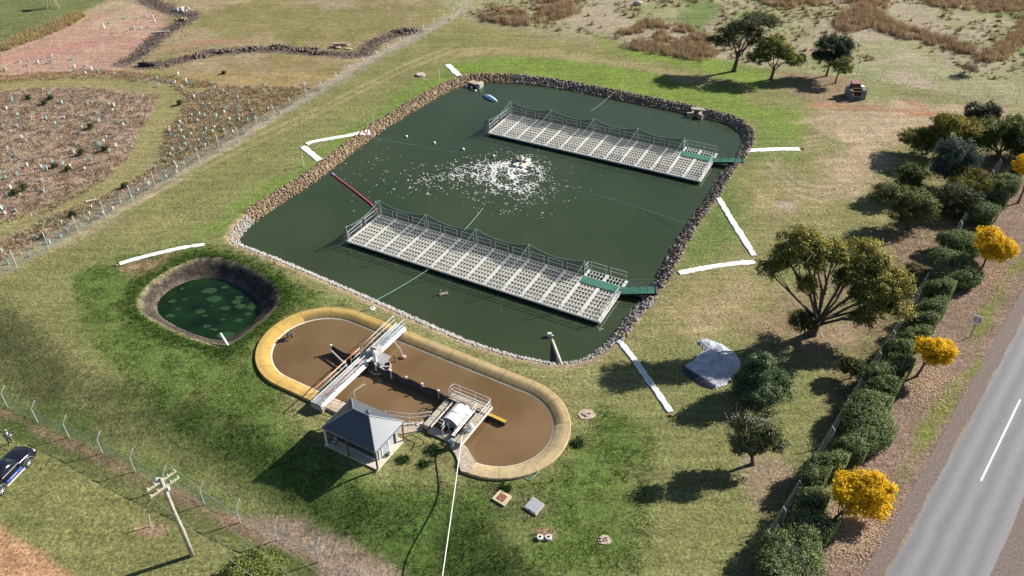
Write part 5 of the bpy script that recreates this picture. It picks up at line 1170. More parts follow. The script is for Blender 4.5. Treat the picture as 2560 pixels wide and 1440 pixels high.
# ================================================================== POWER POLE, CABLES
pb_ = P(481, 1389)
pole = thing('power_pole', 'weathered timber power pole with two cross-arms and a transformer can', 'pole', pb_)
ph = 8.9; top = pb_+Vector((-.12,0,ph))
mb = MB(); mb.tube([pb_-Vector((0,0,.2)), pb_.lerp(top, .35)+Vector((.03,0,0)), pb_.lerp(top, .6)+Vector((-.05,.02,0)), top], [.19,.175,.16,.13], 10); mb.build('shaft', mat('pole_timber', (.40,.38,.32), .9, var=.3, scale=3, bump=.4), pole, True, True)
ad = (PY(433,1178,pb_.y+.3)-PY(378,1212,pb_.y-.3)); ad.z = 0; ad = Vector((.62,.78,0)).normalized()
for dz, o_ in ((-.25, .0), (-.75, .14)):
    c_ = top+Vector((o_,-o_,dz)); MB().bar(c_-ad*1.15, c_+ad*1.15, .11, .13).build('cross_arm', mat('arm_timber', (.45,.43,.30), .85, var=.25, scale=5), pole, True)
    for s_ in (-1.05, -.5, .5, 1.05):
        q = c_+ad*s_; mb = MB(); mb.cyl(q+Vector((0,0,.06)), .05, .2, 8, .03); mb.build('insulator', white_m, pole, True)
mb = MB(); mb.cyl(top+Vector((-.28,.05,-.75)), .21, .6, 12); mb.sphere(top+Vector((-.28,.05,-.15)), .21, 12, 6, (1,1,.4)); mb.build('transformer', mat('can_grey', (.50,.52,.53), .45, var=.1, scale=6), pole, True)
mb = MB(); mb.bar(top+Vector((.1,-.1,-1.15)), top+Vector((.55,.45,-.75)), .04, .04); mb.box(top+Vector((.2,0,-1.0)), (.25,.25,.45)); mb.build('bracket', galv, pole, True)
for k, (s_, dz, e) in enumerate(((1.1,-.05,(1080,1620)), (.55,-.6,(1000,1640)), (-1.1,-.6,(930,1660)))):
    A = top+ad*s_+Vector((0,0,dz)); B = PZ(*e, 5.6)
    pts = [A.lerp(B, t)-Vector((0,0,1.0*4*t*(1-t)*.5)) for t in np.linspace(0, 1, 15)]
    MB().tube(pts, .013, 4).build('wire', mat('wire_grey', (.36,.38,.38), .5, .4, var=.1, scale=5), pole, True)
stb = P(377, 1316); MB().tube([stb, stb+Vector((.12,.15,1.25))], .04, 6).solo('stay_stake', galv, 'thin leaning metal stake in the bare patch near the power pole', 'stake')
# service cable from the rotor up to a pole behind the viewer's side
ca = TP(-26.95, 38.4, 1.5); cb = PZ(1088, 1560, -.15)
pts = [ca.lerp(cb, t)-Vector((0,0,.25*4*t*(1-t))) for t in np.linspace(0, 1, 25)]
cbl = thing('overhead_cable', 'white overhead cable rising from the rotor station over the grass', 'cable', ca)
MB().tube(pts, [.045]*25, 6).build('cable', mat('white_cable', (.72,.70,.66), .5, var=.1, scale=5), cbl, True)
pz_ = float(height(cb.x, cb.y, False)); pl2 = thing('cable_pole', 'short timber post carrying the white overhead cable', 'pole', (cb.x, cb.y, pz_))
MB().tube([Vector((cb.x, cb.y, pz_-.3)), cb+Vector((0,0,.4))], [.17,.12], 10).build('shaft', MATS['pole_timber'], pl2, True)
MB().bar(cb+Vector((-.4,0,.15)), cb+Vector((.4,0,.15)), .09, .1).build('cross_arm', MATS['arm_timber'], pl2, True)

# ================================================================== WHITE MATTING STRIPS
mattm = mat('white_matting', (.83,.83,.82), .75, var=.06, scale=3, bump=.2)
def strip(pts, wd, label, seed):
    rr_ = np.random.default_rng(seed); P_ = chaikin([np.array(P(x, y)[:2]) for x, y in pts], 2, False); 
    d = np.concatenate([[0], np.cumsum(np.linalg.norm(np.diff(P_, axis=0), axis=1))]); n = max(8, int(d[-1]/.3)); rows = []
    for k in range(n+1):
        s_ = d[-1]*k/n; x = np.interp(s_, d, P_[:, 0]); y = np.interp(s_, d, P_[:, 1]); x2 = np.interp(min(d[-1], s_+.1), d, P_[:, 0])-np.interp(max(0, s_-.1), d, P_[:, 0]); y2 = np.interp(min(d[-1], s_+.1), d, P_[:, 1])-np.interp(max(0, s_-.1), d, P_[:, 1])
        l = math.hypot(x2, y2)+1e-9; nx, ny = -y2/l, x2/l; ww = wd*(1+.10*rr_.normal()); row = []
        for j in range(9):
            t = j/8-.5; zz = .06+.05*math.cos(6*math.pi*t)*(1-abs(t))+.02*rr_.random(); zz = .015 if j in (0, 8) else zz
            px2, py2 = x+nx*t*ww, y+ny*t*ww; row.append(Vector((px2, py2, float(height(px2, py2))+zz+.02)))
        rows.append(row)
    return MB().sheet(rows).solo('matting_strip', mattm, label, 'matting', 'white matting strips laid on the grass', True)
for k, (p_, wd, lb) in enumerate((([(299,661),(340,648),(400,633),(460,619),(512,612)], .62, 'long white matting strip curving past the dark mud basin'),
   ([(766,361),(785,354),(840,345),(880,338),(925,331)], .75, 'white matting strip ending at the tan rock bank'), ([(757,367),(778,385),(800,402)], .95, 'short white matting strip set at an angle to the tan bank strip'),
   ([(1119,162),(1133,176),(1148,190)], 1.0, 'short white matting strip near the outlet box corner'), ([(1862,380),(1895,376),(1940,373),(1999,373)], .95, 'white matting strip leading inland from a green gangway'),
   ([(1796,496),(1825,545),(1858,597),(1885,640)], .75, 'straight white matting strip leading from the bank to the strip corner'), ([(1697,683),(1760,670),(1820,661),(1888,655)], .75, 'white matting strip meeting another near the spreading gum'),
   ([(1546,852),(1590,905),(1635,970),(1676,1031)], .62, 'white matting strip running through the gum tree shadow'))):
    strip(p_, wd, lb, 70+k)
for x, y, lb in ((1678,1040,'red and white marker peg beyond the shaded matting strip'), (292,665,'small pinkish marker peg past the end of the curved matting strip'), (1890,652,'small marker peg where two matting strips meet'), (2007,373,'small grey marker peg past the gangway matting strip')):
    q = P(x, y); mb = MB(); mb.sphere(q+Vector((0,0,.08)), .14, 8, 5); mb.tube([q+Vector((-.25,.1,.05)), q+Vector((.3,-.05,.12))], .04, 5); mb.tube([q, q+Vector((-.1,.1,.35))], .03, 5); mb.solo('marker_peg', mat('peg_red', (.45,.18,.15), .7, var=.5, scale=9), lb, 'marker')
# pipes by the mud basin
a, b_ = P(570, 866, .12), PZ(551, 834, .55); mb = MB(); mb.tube([a, b_], .13, 10); mb.solo('white_pipe', mat('white_pvc', (.80,.80,.78), .4, var=.05, scale=5), 'thick white pipe jutting over the edge of the dark mud basin', 'pipe', smooth=True)
a, b_ = PZ(641, 803, -1.3), PZ(658, 808, -1.0); MB().tube([a, b_], .1, 8).solo('white_pipe', MATS['white_pvc'], 'short pale pipe lying low on the shaded basin wall', 'pipe', smooth=True)
# algae mats in the basin
rr_ = np.random.default_rng(4); alg = mat('algae_mat', (.014,.050,.012), .6, var=.4, scale=2.5)
for k in range(26):
    while True:
        x, y = rr_.uniform(BASIN[:, 0].min(), BASIN[:, 0].max()), rr_.uniform(BASIN[:, 1].min(), BASIN[:, 1].max())
        if sdpoly(np.array([x]), np.array([y]), BASIN)[0] < -.5: break
    s_ = rr_.uniform(.15, .75)*(1 if k < 14 else .6); n = 13; a0 = rr_.random()*6; c_ = Vector((x, y, BASIN_Z+.006+.0015*k))
    mb = MB(); mb.add([c_+Vector((s_*rr_.uniform(.75,1.2)*math.cos(a0+2*math.pi*i/n)*1.2, s_*rr_.uniform(.75,1.2)*math.sin(a0+2*math.pi*i/n)*.8, 0)) for i in range(n)], [tuple(range(n))])
    mb.solo('algae_patch', alg, 'flat green algae patch floating on the dark basin water', 'algae', 'algae patches in the mud basin')
# dark scorched turf ridges, grass tufts round basin rim and slopes
def tuft_cloud(pts, h, cols, rng, blades=7, spread=.12, wdt=.022, lean=.45):
    n = len(pts); B = n*blades; base = np.repeat(pts, blades, 0)+np.c_[rng.normal(size=(B, 2))*spread, np.zeros(B)]
    ang = rng.uniform(0, 2*np.pi, B); ln = rng.uniform(.15, lean, B); hh = np.repeat(h, blades)*rng.uniform(.6, 1.15, B)
    tip = base+np.c_[np.cos(ang)*ln*hh, np.sin(ang)*ln*hh, hh]; w_ = wdt*rng.uniform(.7, 1.4, B); per_ = np.c_[-np.sin(ang)*w_, np.cos(ang)*w_, np.zeros(B)]
    V = np.stack([base-per_, base+per_, tip], 1).reshape(-1, 3); return V, np.arange(3*B).reshape(B, 3), np.repeat(np.repeat(cols, blades, 0)*rng.uniform(.75, 1.25, (B, 1)), 3, 0)
def scatter_poly(poly, n, rng, z=0.0):
    Q = V2(poly, z); lo, hi = Q.min(0), Q.max(0); out = []
    while len(out) < n:
        c_ = rng.uniform(lo, hi, (n*2, 2)); out += list(c_[sdpoly(c_[:, 0], c_[:, 1], Q) < 0])
    return np.array(out[:n])
def stuff_tufts(name, label, xy, h, cols, seed, **k):
    rng = np.random.default_rng(seed); pts = np.c_[xy, height(xy[:, 0], xy[:, 1])-.02]
    V, F, c_ = tuft_cloud(pts, h, cols, rng, **k); o = link_obj(name, np_mesh(name, V, F, grass_blade, col=c_)); return tag(o, label, 'grass', kind='stuff')
rng = np.random.default_rng(8)
a = rng.uniform(0, len(RIM), 2600); i0 = a.astype(int); f_ = (a-i0)[:, None]; pp = RIM[i0 % len(RIM)]*(1-f_)+RIM[(i0+1) % len(RIM)]*f_; cB = RIM.mean(0); dv = pp-cB; dv /= np.linalg.norm(dv, axis=1)[:, None]
xy = pp+dv*(.15+np.abs(rng.normal(size=(2600, 1)))*.9); stuff_tufts('rank_grass', 'rank green grass fringing the mud basin', xy, rng.uniform(.15, .4, 2600), np.array([.10,.17,.04])*rng.uniform(.7, 1.4, (2600, 1)), 9)
xy = scatter_poly([(180,690),(300,640),(480,620),(900,760),(640,880),(830,1150),(960,1200),(1400,1190),(1500,1010),(1640,1080),(1620,1440),(1100,1440),(860,1300),(560,1120),(330,960),(200,820)], 16000, rng)
xy = xy[(sdpoly(xy[:, 0], xy[:, 1], stadium(TR+.15)) > 0) & (sdpoly(xy[:, 0], xy[:, 1], RIM) > .1) & (sdpoly(xy[:, 0], xy[:, 1], POND) > 2.2)]
hutp = [((hut.matrix_world if False else Matrix.Translation(hut.location) @ Matrix.Rotation(R(-29.6), 4, 'Z')) @ Vector(c_))[:2] for c_ in ((-2.8,-2,0),(2.8,-2,0),(2.8,2,0),(-2.8,2,0))]
xy = xy[sdpoly(xy[:, 0], xy[:, 1], np.array(hutp)) > 0]
m_ = fbm(xy[:, 0], xy[:, 1], .5, 3); xy = xy[m_ > .44]
stuff_tufts('lawn_grass', 'uneven tufts of lawn grass round the shed and tank', xy, rng.uniform(.05, .16, len(xy)), np.array([.085,.14,.032])*rng.uniform(.6, 1.5, (len(xy), 1)), 10, blades=6, spread=.16, wdt=.03, lean=.8)
for x, y in ((1084,1122),(1062,1160),(1010,1150),(1445,1108),(1262,1222)):
    q = P(x, y); rg = np.random.default_rng(int(x)); n = 40; pts = np.c_[rg.normal(size=(n, 2))*.20, np.zeros(n)]; V, F, c_ = tuft_cloud(pts, rg.uniform(.2, .4, n), np.array([.055,.105,.035])*rg.uniform(.7, 1.3, (n, 1)), rg, 8, .12, .04, .8)
    o = link_obj('weed_clump', np_mesh('weed_clump', V, F, grass_blade, col=c_)); o.location = q; tag(o, 'dark green broad-leaved weed clump in the grass below the tank', 'plant', 'weed clumps in the grass')

# ================================================================== COVERS, HATCHES
def hatch(px4, label, m_frame, inner, m_in, h=.16):
    q = [P(x, y) for x, y in px4]; c_ = sum(q, Vector())/4; t = thing('access_hatch', label, 'hatch', c_)
    o2 = [p_+(p_-c_)*.02 for p_ in q]; z0 = c_.z; pol = [(p_.x, p_.y) for p_ in q]
    ar = sum(pol[i][0]*pol[(i+1) % 4][1]-pol[(i+1) % 4][0]*pol[i][1] for i in range(4)); pol = pol if ar > 0 else pol[::-1]
    mb = MB(); mb.prism(pol, z0-.3, z0+h); mb.build('frame', m_frame, t, True)
    pi_ = [(c_.x+(x-c_.x)*inner, c_.y+(y-c_.y)*inner) for x, y in pol]; mb = MB(); mb.prism(pi_, z0+h+.003, z0+h+.04); mb.build('lid', m_in, t, True)
    a, b = Vector((*pi_[0], z0+h+.07)), Vector((*pi_[1], z0+h+.07)); MB().bar(a.lerp(b, .4)*.9+c_*.1+Vector((0,0,.1*z0*0)), a.lerp(b, .6)*.9+c_*.1, .05, .05).build('handle', galv, t, True)
    return t
hatch([(1249.5,1227),(1280,1244),(1260,1267),(1229.5,1249)], 'square concrete hatch with rusty red lid and yellow-stained edge', mat('yellowed_concrete', (.50,.44,.27), .9, var=.25, scale=3), .56, rust_m)
hatch([(1332,1245),(1362,1264),(1340,1291),(1309,1271)], 'square concrete hatch with flat grey steel lid', conc, .88, mat('steel_lid', (.40,.42,.45), .5, .35, var=.1, scale=5))
gp = P(1361, 1346); dp = thing('twin_lids', 'pair of round white pipe lids set in bare soil', 'pipe lids', gp)
for dx in (-.32, .32):
    c_ = gp+Vector((dx, 0, .0)); l_ = MB().cyl(c_-Vector((0,0,.1)), .24, .32, 18).build('lid', mat('pvc_lid', (.62,.64,.64), .5, var=.08, scale=6), dp, True)
    MB().cyl(c_+Vector((0,0,.225)), .10, .03, 12).build('lid_centre', dark_m, l_, True)
for x, y, s_, lb in ((1467,1037,.85,'weathered concrete slab flush with the grass beyond the tank'), (1512,1351,.6,'broken pale rubble in a bare patch of grass')):
    q = P(x, y); mb = MB(); n = 9; pol = [(q.x+s_*math.cos(2*math.pi*i/n+.4)*random.uniform(.75,1.05), q.y+s_*.8*math.sin(2*math.pi*i/n+.4)*random.uniform(.75,1.05)) for i in range(n)]; mb.prism(pol, q.z-.15, q.z+.05)
    for _ in range(5): mb.box(q+Vector((random.uniform(-.4,.4)*s_, random.uniform(-.3,.3)*s_, .08)), (.25,.18,.10), Matrix.Rotation(random.random()*3, 3, 'Z'))
    mb.solo('concrete_slab', mat('pinkish_concrete', (.42,.34,.28), .92, var=.3, scale=3.5, bump=.5), lb, 'slab')
q = P(1052, 188); mb = MB(); mb.cyl(q-Vector((0,0,.1)), .75, .32, 20, .7); mb.solo('manhole_cover', conc, 'round concrete manhole cover on the lawn by the long fence', 'manhole')
for x, y, lb in ((1098,198,'thin white-tipped marker post on the lawn by the manhole'), (934,312,'white-topped valve post above the tan rock bank'), (759,416,'white-topped stake near the angled matting strip')):
    q = P(x, y); mb = MB(); mb.tube([q, q+Vector((0,0,1.35))], .05, 6); mb.box(q+Vector((0,0,1.42)), (.14,.12,.2)); mb.solo('marker_post', white_m, lb, 'post')
q = P(232, 502); MB().bar(q+Vector((-.7,-.35,.08)), q+Vector((.7,.35,.08)), .25, .12).solo('pale_plank', white_m, 'pale plank lying on mulch beside the long fence', 'plank')
# green hose on the grass
pts = [P(x, y, .06) for x, y in ((1285,1195),(1305,1185),(1318,1200),(1330,1198),(1345,1182),(1352,1172))]; MB().tube(chaikin(pts, 2, False).tolist(), .025, 5).solo('garden_hose', rope_g, 'thin pale green hose lying in the grass below the rounded tank end', 'hose')
pts = [P(1524, 828, .1), PZ(1505, 822, -.8), PZ(1498, 826, -.8), PZ(1495, 818, -.8), PZ(1486, 815, -.8)]; MB().tube(pts, .03, 5).solo('loose_rope', rope_w, 'loose pale rope end on the rocks near the pond corner', 'rope')

# ================================================================== TARPAULIN
outl = [(1742,852),(1760,846),(1800,858),(1835,880),(1853,905),(1850,925),(1838,945),(1815,965),(1790,972),(1760,955),(1720,935),(1708,915),(1730,903),(1745,885),(1762,875),(1748,862)]
Qp = V2(outl); ng = 46; lo, hi = Qp.min(0), Qp.max(0); tx, ty = np.meshgrid(np.linspace(lo[0], hi[0], ng), np.linspace(lo[1], hi[1], ng)); inside = sdpoly(tx, ty, Qp) < .05
tz = .06+.05*np.clip(-sdpoly(tx, ty, Qp), 0, 1.2)+.22*np.abs(fbm(tx+3, ty, .9, 4)-.5)*2*.8+.10*fbm(tx, ty, 2.2, 3)+height(tx, ty)
tz = np.where(sdpoly(tx, ty, Qp) > -.2, height(tx, ty)+.05, tz)
ids = -np.ones(tx.shape, int); vs = []
for j in range(ng):
    for i in range(ng): 
        if inside[j, i]: ids[j, i] = len(vs); vs.append((tx[j, i], ty[j, i], tz[j, i]))
fs = [(ids[j, i], ids[j, i+1], ids[j+1, i+1], ids[j+1, i]) for j in range(ng-1) for i in range(ng-1) if min(ids[j, i], ids[j, i+1], ids[j+1, i+1], ids[j+1, i]) >= 0]
tq = thing('tarpaulin', 'crumpled grey-white plastic sheet weighted on the shaded grass', 'tarpaulin', P(1780, 910))
MB().add(vs, fs).build('sheet', mat('silver_plastic', (.42,.44,.49), .4, var=.35, scale=1.8, bump=1.0, bscale=3.5, spec=.6), tq, True, True)
bp2 = [(1708,916),(1725,928),(1760,950),(1790,968),(1782,974),(1750,965),(1715,938),(1704,925)]
rows = [[P(*bp2[0], .1), P(*bp2[1], .20), P(*bp2[2], .18), P(*bp2[3], .12)], [P(1705,922,.12), P(1719,936,.22), P(1755,958,.2), P(1786,972,.14)], [P(*bp2[7], .03), P(*bp2[6], .03), P(*bp2[5], .03), P(*bp2[4], .03)]]
MB().sheet(rows).build('black_fold', mat('black_plastic', (.03,.035,.05), .25, var=.5, scale=3, bump=.6, bscale=4), tq, True, True)

# ================================================================== SPEED SIGN
sb = PZ(2424, 844.5); sg = thing('speed_sign', 'white speed limit sign reading 80 on a thin post by the road', 'sign', sb)
sz_ = .36; face = Vector((-rdir.x, -rdir.y, 0)); sxv = Vector((-face.y, face.x, 0)).normalized(); upv = (Vector((0,0,1))).normalized(); hc = sb+Vector((0,0,2.25))
MB().tube([sb-Vector((0,0,.2)), hc+upv*.4], .04, 8).build('post', mat('sign_post', (.20,.20,.20), .5, .4, var=.1, scale=8), sg, True)
def pl(u, v, o): return hc+sxv*u+upv*v+face*o
mb = MB(); pv = [(-.42,-.5),(.42,-.5),(.42,.5),(-.42,.5)]
mb.add([pl(u, v, .05) for u, v in pv]+[pl(u, v, .08) for u, v in pv], [(3,2,1,0),(4,5,6,7),(0,1,5,4),(1,2,6,5),(2,3,7,6),(3,0,4,7)]); plate = mb.build('plate', mat('sign_white', (.88,.88,.93), .4, var=.04, scale=5), sg, True)
signk = mat('sign_black', (.012,.012,.03), .5, var=.1, scale=5)
def ringmesh(cu, cv, ru, rv, th, o=.084, n=32):
    mb = MB(); a = [pl(cu+ru*math.cos(2*math.pi*k/n), cv+rv*math.sin(2*math.pi*k/n), o) for k in range(n)]; b = [pl(cu+(ru-th)*math.cos(2*math.pi*k/n), cv+(rv-th)*math.sin(2*math.pi*k/n), o) for k in range(n)]
    return mb.add(a+b, [(k, (k+1) % n, n+(k+1) % n, n+k) for k in range(n)])
ringmesh(0, .06, .34, .34, .06).build('ring', signk, plate, True)
mb = ringmesh(-.12, .13, .085, .075, .04); m2 = ringmesh(-.12, -.02, .10, .09, .04); m3 = ringmesh(.13, .055, .10, .165, .045)
mb.add(m2.v, m2.f); mb.add(m3.v, m3.f); mb.build('digits_80', signk, plate, True)

# ================================================================== PUMP CHAMBER BY THE FAR LAWN
pc = P(2136, 243); ch = thing('pump_chamber', 'blue-grey concrete pump chamber with rusty hood and yellow handrail', 'pump chamber', pc)
sw2_ = SC(pc.y); navy = mat('blue_grey_block', (.16,.18,.21), .8, var=.2, scale=3)
def cbx(name, x, y, z, sx, sy, sz2, m): return MB().box((x, y, z), (sx, sy, sz2)).build(name, m, ch)
cbx('side_wall', -.95, .2, .7, .35, 2.3, 1.4, navy); cbx('side_wall', .95, .2, .75, .55, 2.3, 1.5, navy); cbx('floor', 0, .2, .1, 1.5, 2.3, .2, navy); cbx('rear_wall', 0, 1.2, .75, 1.5, .3, 1.5, navy)
mb = MB(); mb.add([(-.75,-.1,.2),(.55,-.1,.2),(.55,.9,.2),(-.75,.9,.2),(-.75,.25,2.05),(.55,.25,2.05),(.55,.9,2.35),(-.75,.9,2.35)], [(3,2,1,0),(4,5,6,7),(0,1,5,4),(1,2,6,5),(2,3,7,6),(3,0,4,7)]); mb.build('rusty_hood', mat('dark_rust', (.10,.05,.042), .85, var=.35, scale=5), ch)
mb = MB(); mb.add([(-.77,.2,2.08),(.57,.2,2.08),(.57,.92,2.40),(-.77,.92,2.40)], [(0,1,2,3)]); mb.build('hood_top', mat('faded_red', (.40,.20,.19), .8, var=.3, scale=5), ch)
mb = MB(); mb.box((1.0,.35,1.58), (.5,.75,.14)); mb.box((.98,.0,1.5), (.42,.1,.28)); mb.build('white_lid', white_m, ch)
mb = MB()
for h in (1.85, 1.35): mb.tube([(-1.1,-.95,h), (1.25,-.95,h)], .035, 6)
mb.build('handrail', yellow_m, ch)
for x in (-1.1, -.1, 1.25): MB().tube([(x,-.95,.0), (x,-.95,1.85)], .03, 6).build('rail_post', brown_m, ch)
for x in (-.7, .7): MB().tube([(x,-1.0,0), (x,-.95,1.0)], .04, 6).build('support_leg', galv, ch)
cbx('step', .15, -.75, .45, 1.0, .3, .12, conc)

# ================================================================== UTE
fw, rw = P(72, 1166), P(8, 1233); cdir = (fw-rw); cdir.z = 0; WB = 3.05; cang = math.atan2(cdir.y, cdir.x)
rt_side = Vector((math.sin(cang), -math.cos(cang), 0)); cc_ = (fw+rw)/2-rt_side*.80
ute = thing('utility_truck', 'black dual-cab utility truck with blue and white side stripe', 'truck', (cc_.x, cc_.y, float(height(cc_.x, cc_.y, False))), cang)
paint_k = mat('black_car_paint', (.010,.011,.022), .18, .0, var=.05, scale=2, spec=.7); glassm = mat('dark_glass', (.02,.035,.035), .06, var=.1, scale=2, spec=.8); trimk = mat('black_trim', (.015,.015,.016), .6, var=.2, scale=5)
def loft(mb, secs):
    """sections across the truck: list of rings of points (same count)"""
    n = len(secs[0]); vs = [p for s_ in secs for p in s_]; fs = []
    for i in range(len(secs)-1):
        for k in range(n): fs.append((i*n+k, i*n+(k+1) % n, (i+1)*n+(k+1) % n, (i+1)*n+k))
    fs += [tuple(reversed(range(n))), tuple((len(secs)-1)*n+k for k in range(n))]; return mb.add(vs, fs)
def rsec(x, hw, z0, z1, r=.16, wt=None):
    wt = hw if wt is None else wt
    return [(x,-hw,z0),(x,-hw,z1-r*1.6),(x,-wt+r*.25,z1-r*.4),(x,-wt+r,z1),(x,wt-r,z1),(x,wt-r*.25,z1-r*.4),(x,hw,z1-r*1.6),(x,hw,z0)]
mb = MB(); loft(mb, [rsec(2.62,.55,.5,.85,.1), rsec(2.55,.82,.42,.98,.14), rsec(2.35,.92,.40,1.10,.16), rsec(1.7,.95,.42,1.18,.16), rsec(.95,.95,.42,1.24,.15), rsec(.5,.95,.42,1.22,.1), rsec(-1.05,.95,.42,1.22,.1)]); body = mb.build('body', paint_k, ute, smooth=True)
mb = MB(); loft(mb, [rsec(.98,.80,1.18,1.24,.03,.74), rsec(.25,.82,1.18,1.74,.10,.66), rsec(-.1,.82,1.18,1.82,.12,.66), rsec(-.85,.82,1.18,1.80,.12,.66), rsec(-1.12,.82,1.18,1.30,.05,.72)]); mb.build('cab', paint_k, ute, smooth=True)
mb = MB(); mb.add([(.93,-.66,1.28),(.93,.66,1.28),(.30,.58,1.745),(.30,-.58,1.745)], [(0,1,2,3)]); mb.build('windscreen', glassm, ute)
for s_ in (-1, 1):
    for x0, x1, t0_, t1_ in ((.75,-.02,.28,-.02), (-.1,-.95,-.1,-.82)):
        mb = MB(); f_ = [(x0,s_*.835,1.27),(x1,s_*.835,1.27),(t1_,s_*.712,1.66),(t0_,s_*.712,1.66)]; mb.add(f_, [(0,1,2,3) if s_ < 0 else (3,2,1,0)]); mb.build('side_window', glassm, ute)
    MB().bar((.8,s_*.85,1.245), (-1.0,s_*.85,1.245), .02, .035).build('window_trim', alu, ute)
    mb = MB(); mb.box((-.0,s_*.962,.72), (1.65,.012,.20)); st_ = mb.build('blue_stripe', mat('stripe_blue', (.06,.11,.55), .4, var=.05, scale=3), ute)
    for k in range(6): MB().box((-.42+k*.12,s_*.971,.72), (.07,.006,.07)).build('lettering', white_m, st_)
    MB().bar((1.0,s_*1.0,.42), (-1.05,s_*1.0,.42), .14,.05).build('side_step', alu, ute)
    mb = MB(); mb.box((.62,s_*1.06,1.22), (.16,.22,.17)); mb.build('mirror', paint_k, ute)
    for x in (WB/2, -WB/2):
        wc_ = Vector((x, s_*.84, .40)); mb = MB(); n = 24
        prof = [(.24,-.12),(.34,-.13),(.40,-.09),(.41,0),(.40,.09),(.34,.13),(.24,.12)]
        rows = [[wc_+Vector((r_*math.cos(2*math.pi*k/n), w2, r_*math.sin(2*math.pi*k/n))) for k in range(n+1)] for r_, w2 in prof]; mb.sheet(rows); whl = mb.build('wheel', mat('tyre_rubber', (.055,.052,.05), .85, var=.2, scale=9), ute, smooth=True)
        mb = MB()
        for k in range(6):
            a = 2*math.pi*k/6; mb.bar(wc_+Vector((0,s_*.10,0)), wc_+Vector((.24*math.cos(a), s_*.09, .24*math.sin(a))), .05, .05, (0,1,0))
        mb.build('rim', alu, whl)
        mb = MB(); a_ = [(x+.50*math.cos(t), s_*.965, .42+.50*math.sin(t)) for t in np.linspace(.05, math.pi-.05, 13)]; b2_ = [(x+.56*math.cos(t), s_*1.02, .42+.56*math.sin(t)) for t in np.linspace(.05, math.pi-.05, 13)]; c2_ = [(x+.60*math.cos(t), s_*.955, .42+.60*math.sin(t)) for t in np.linspace(.05, math.pi-.05, 13)]
        mb.sheet([[Vector(p_) for p_ in a_], [Vector(p_) for p_ in b2_], [Vector(p_) for p_ in c2_]]); mb.build('wheel_arch', mat('arch_grey', (.10,.12,.13), .35, var=.1, scale=4), ute, smooth=True)
    mb = MB(); mb.box((2.5,s_*.72,.88), (.18,.28,.14)); mb.build('headlight', mat('lamp_glass', (.6,.65,.68), .1, var=.1, scale=4), ute)
mb = MB(); loft(mb, [[(-1.1,-.93,.5),(-1.1,-.93,1.24),(-1.1,.93,1.24),(-1.1,.93,.5)], [(-2.62,-.93,.55),(-2.62,-.93,1.24),(-2.62,.93,1.24),(-2.62,.93,.55)]]); mb.build('tray', paint_k, ute)
mb = MB(); mb.box((-1.86,0,1.26), (1.48,1.8,.05)); mb.build('tonneau_cover', trimk, ute)
mb = MB(); mb.box((2.62,0,.55), (.14,1.6,.25)); mb.build('bumper', trimk, ute); mb = MB(); mb.box((2.64,0,.82), (.05,.9,.16)); mb.build('grille', trimk, ute)

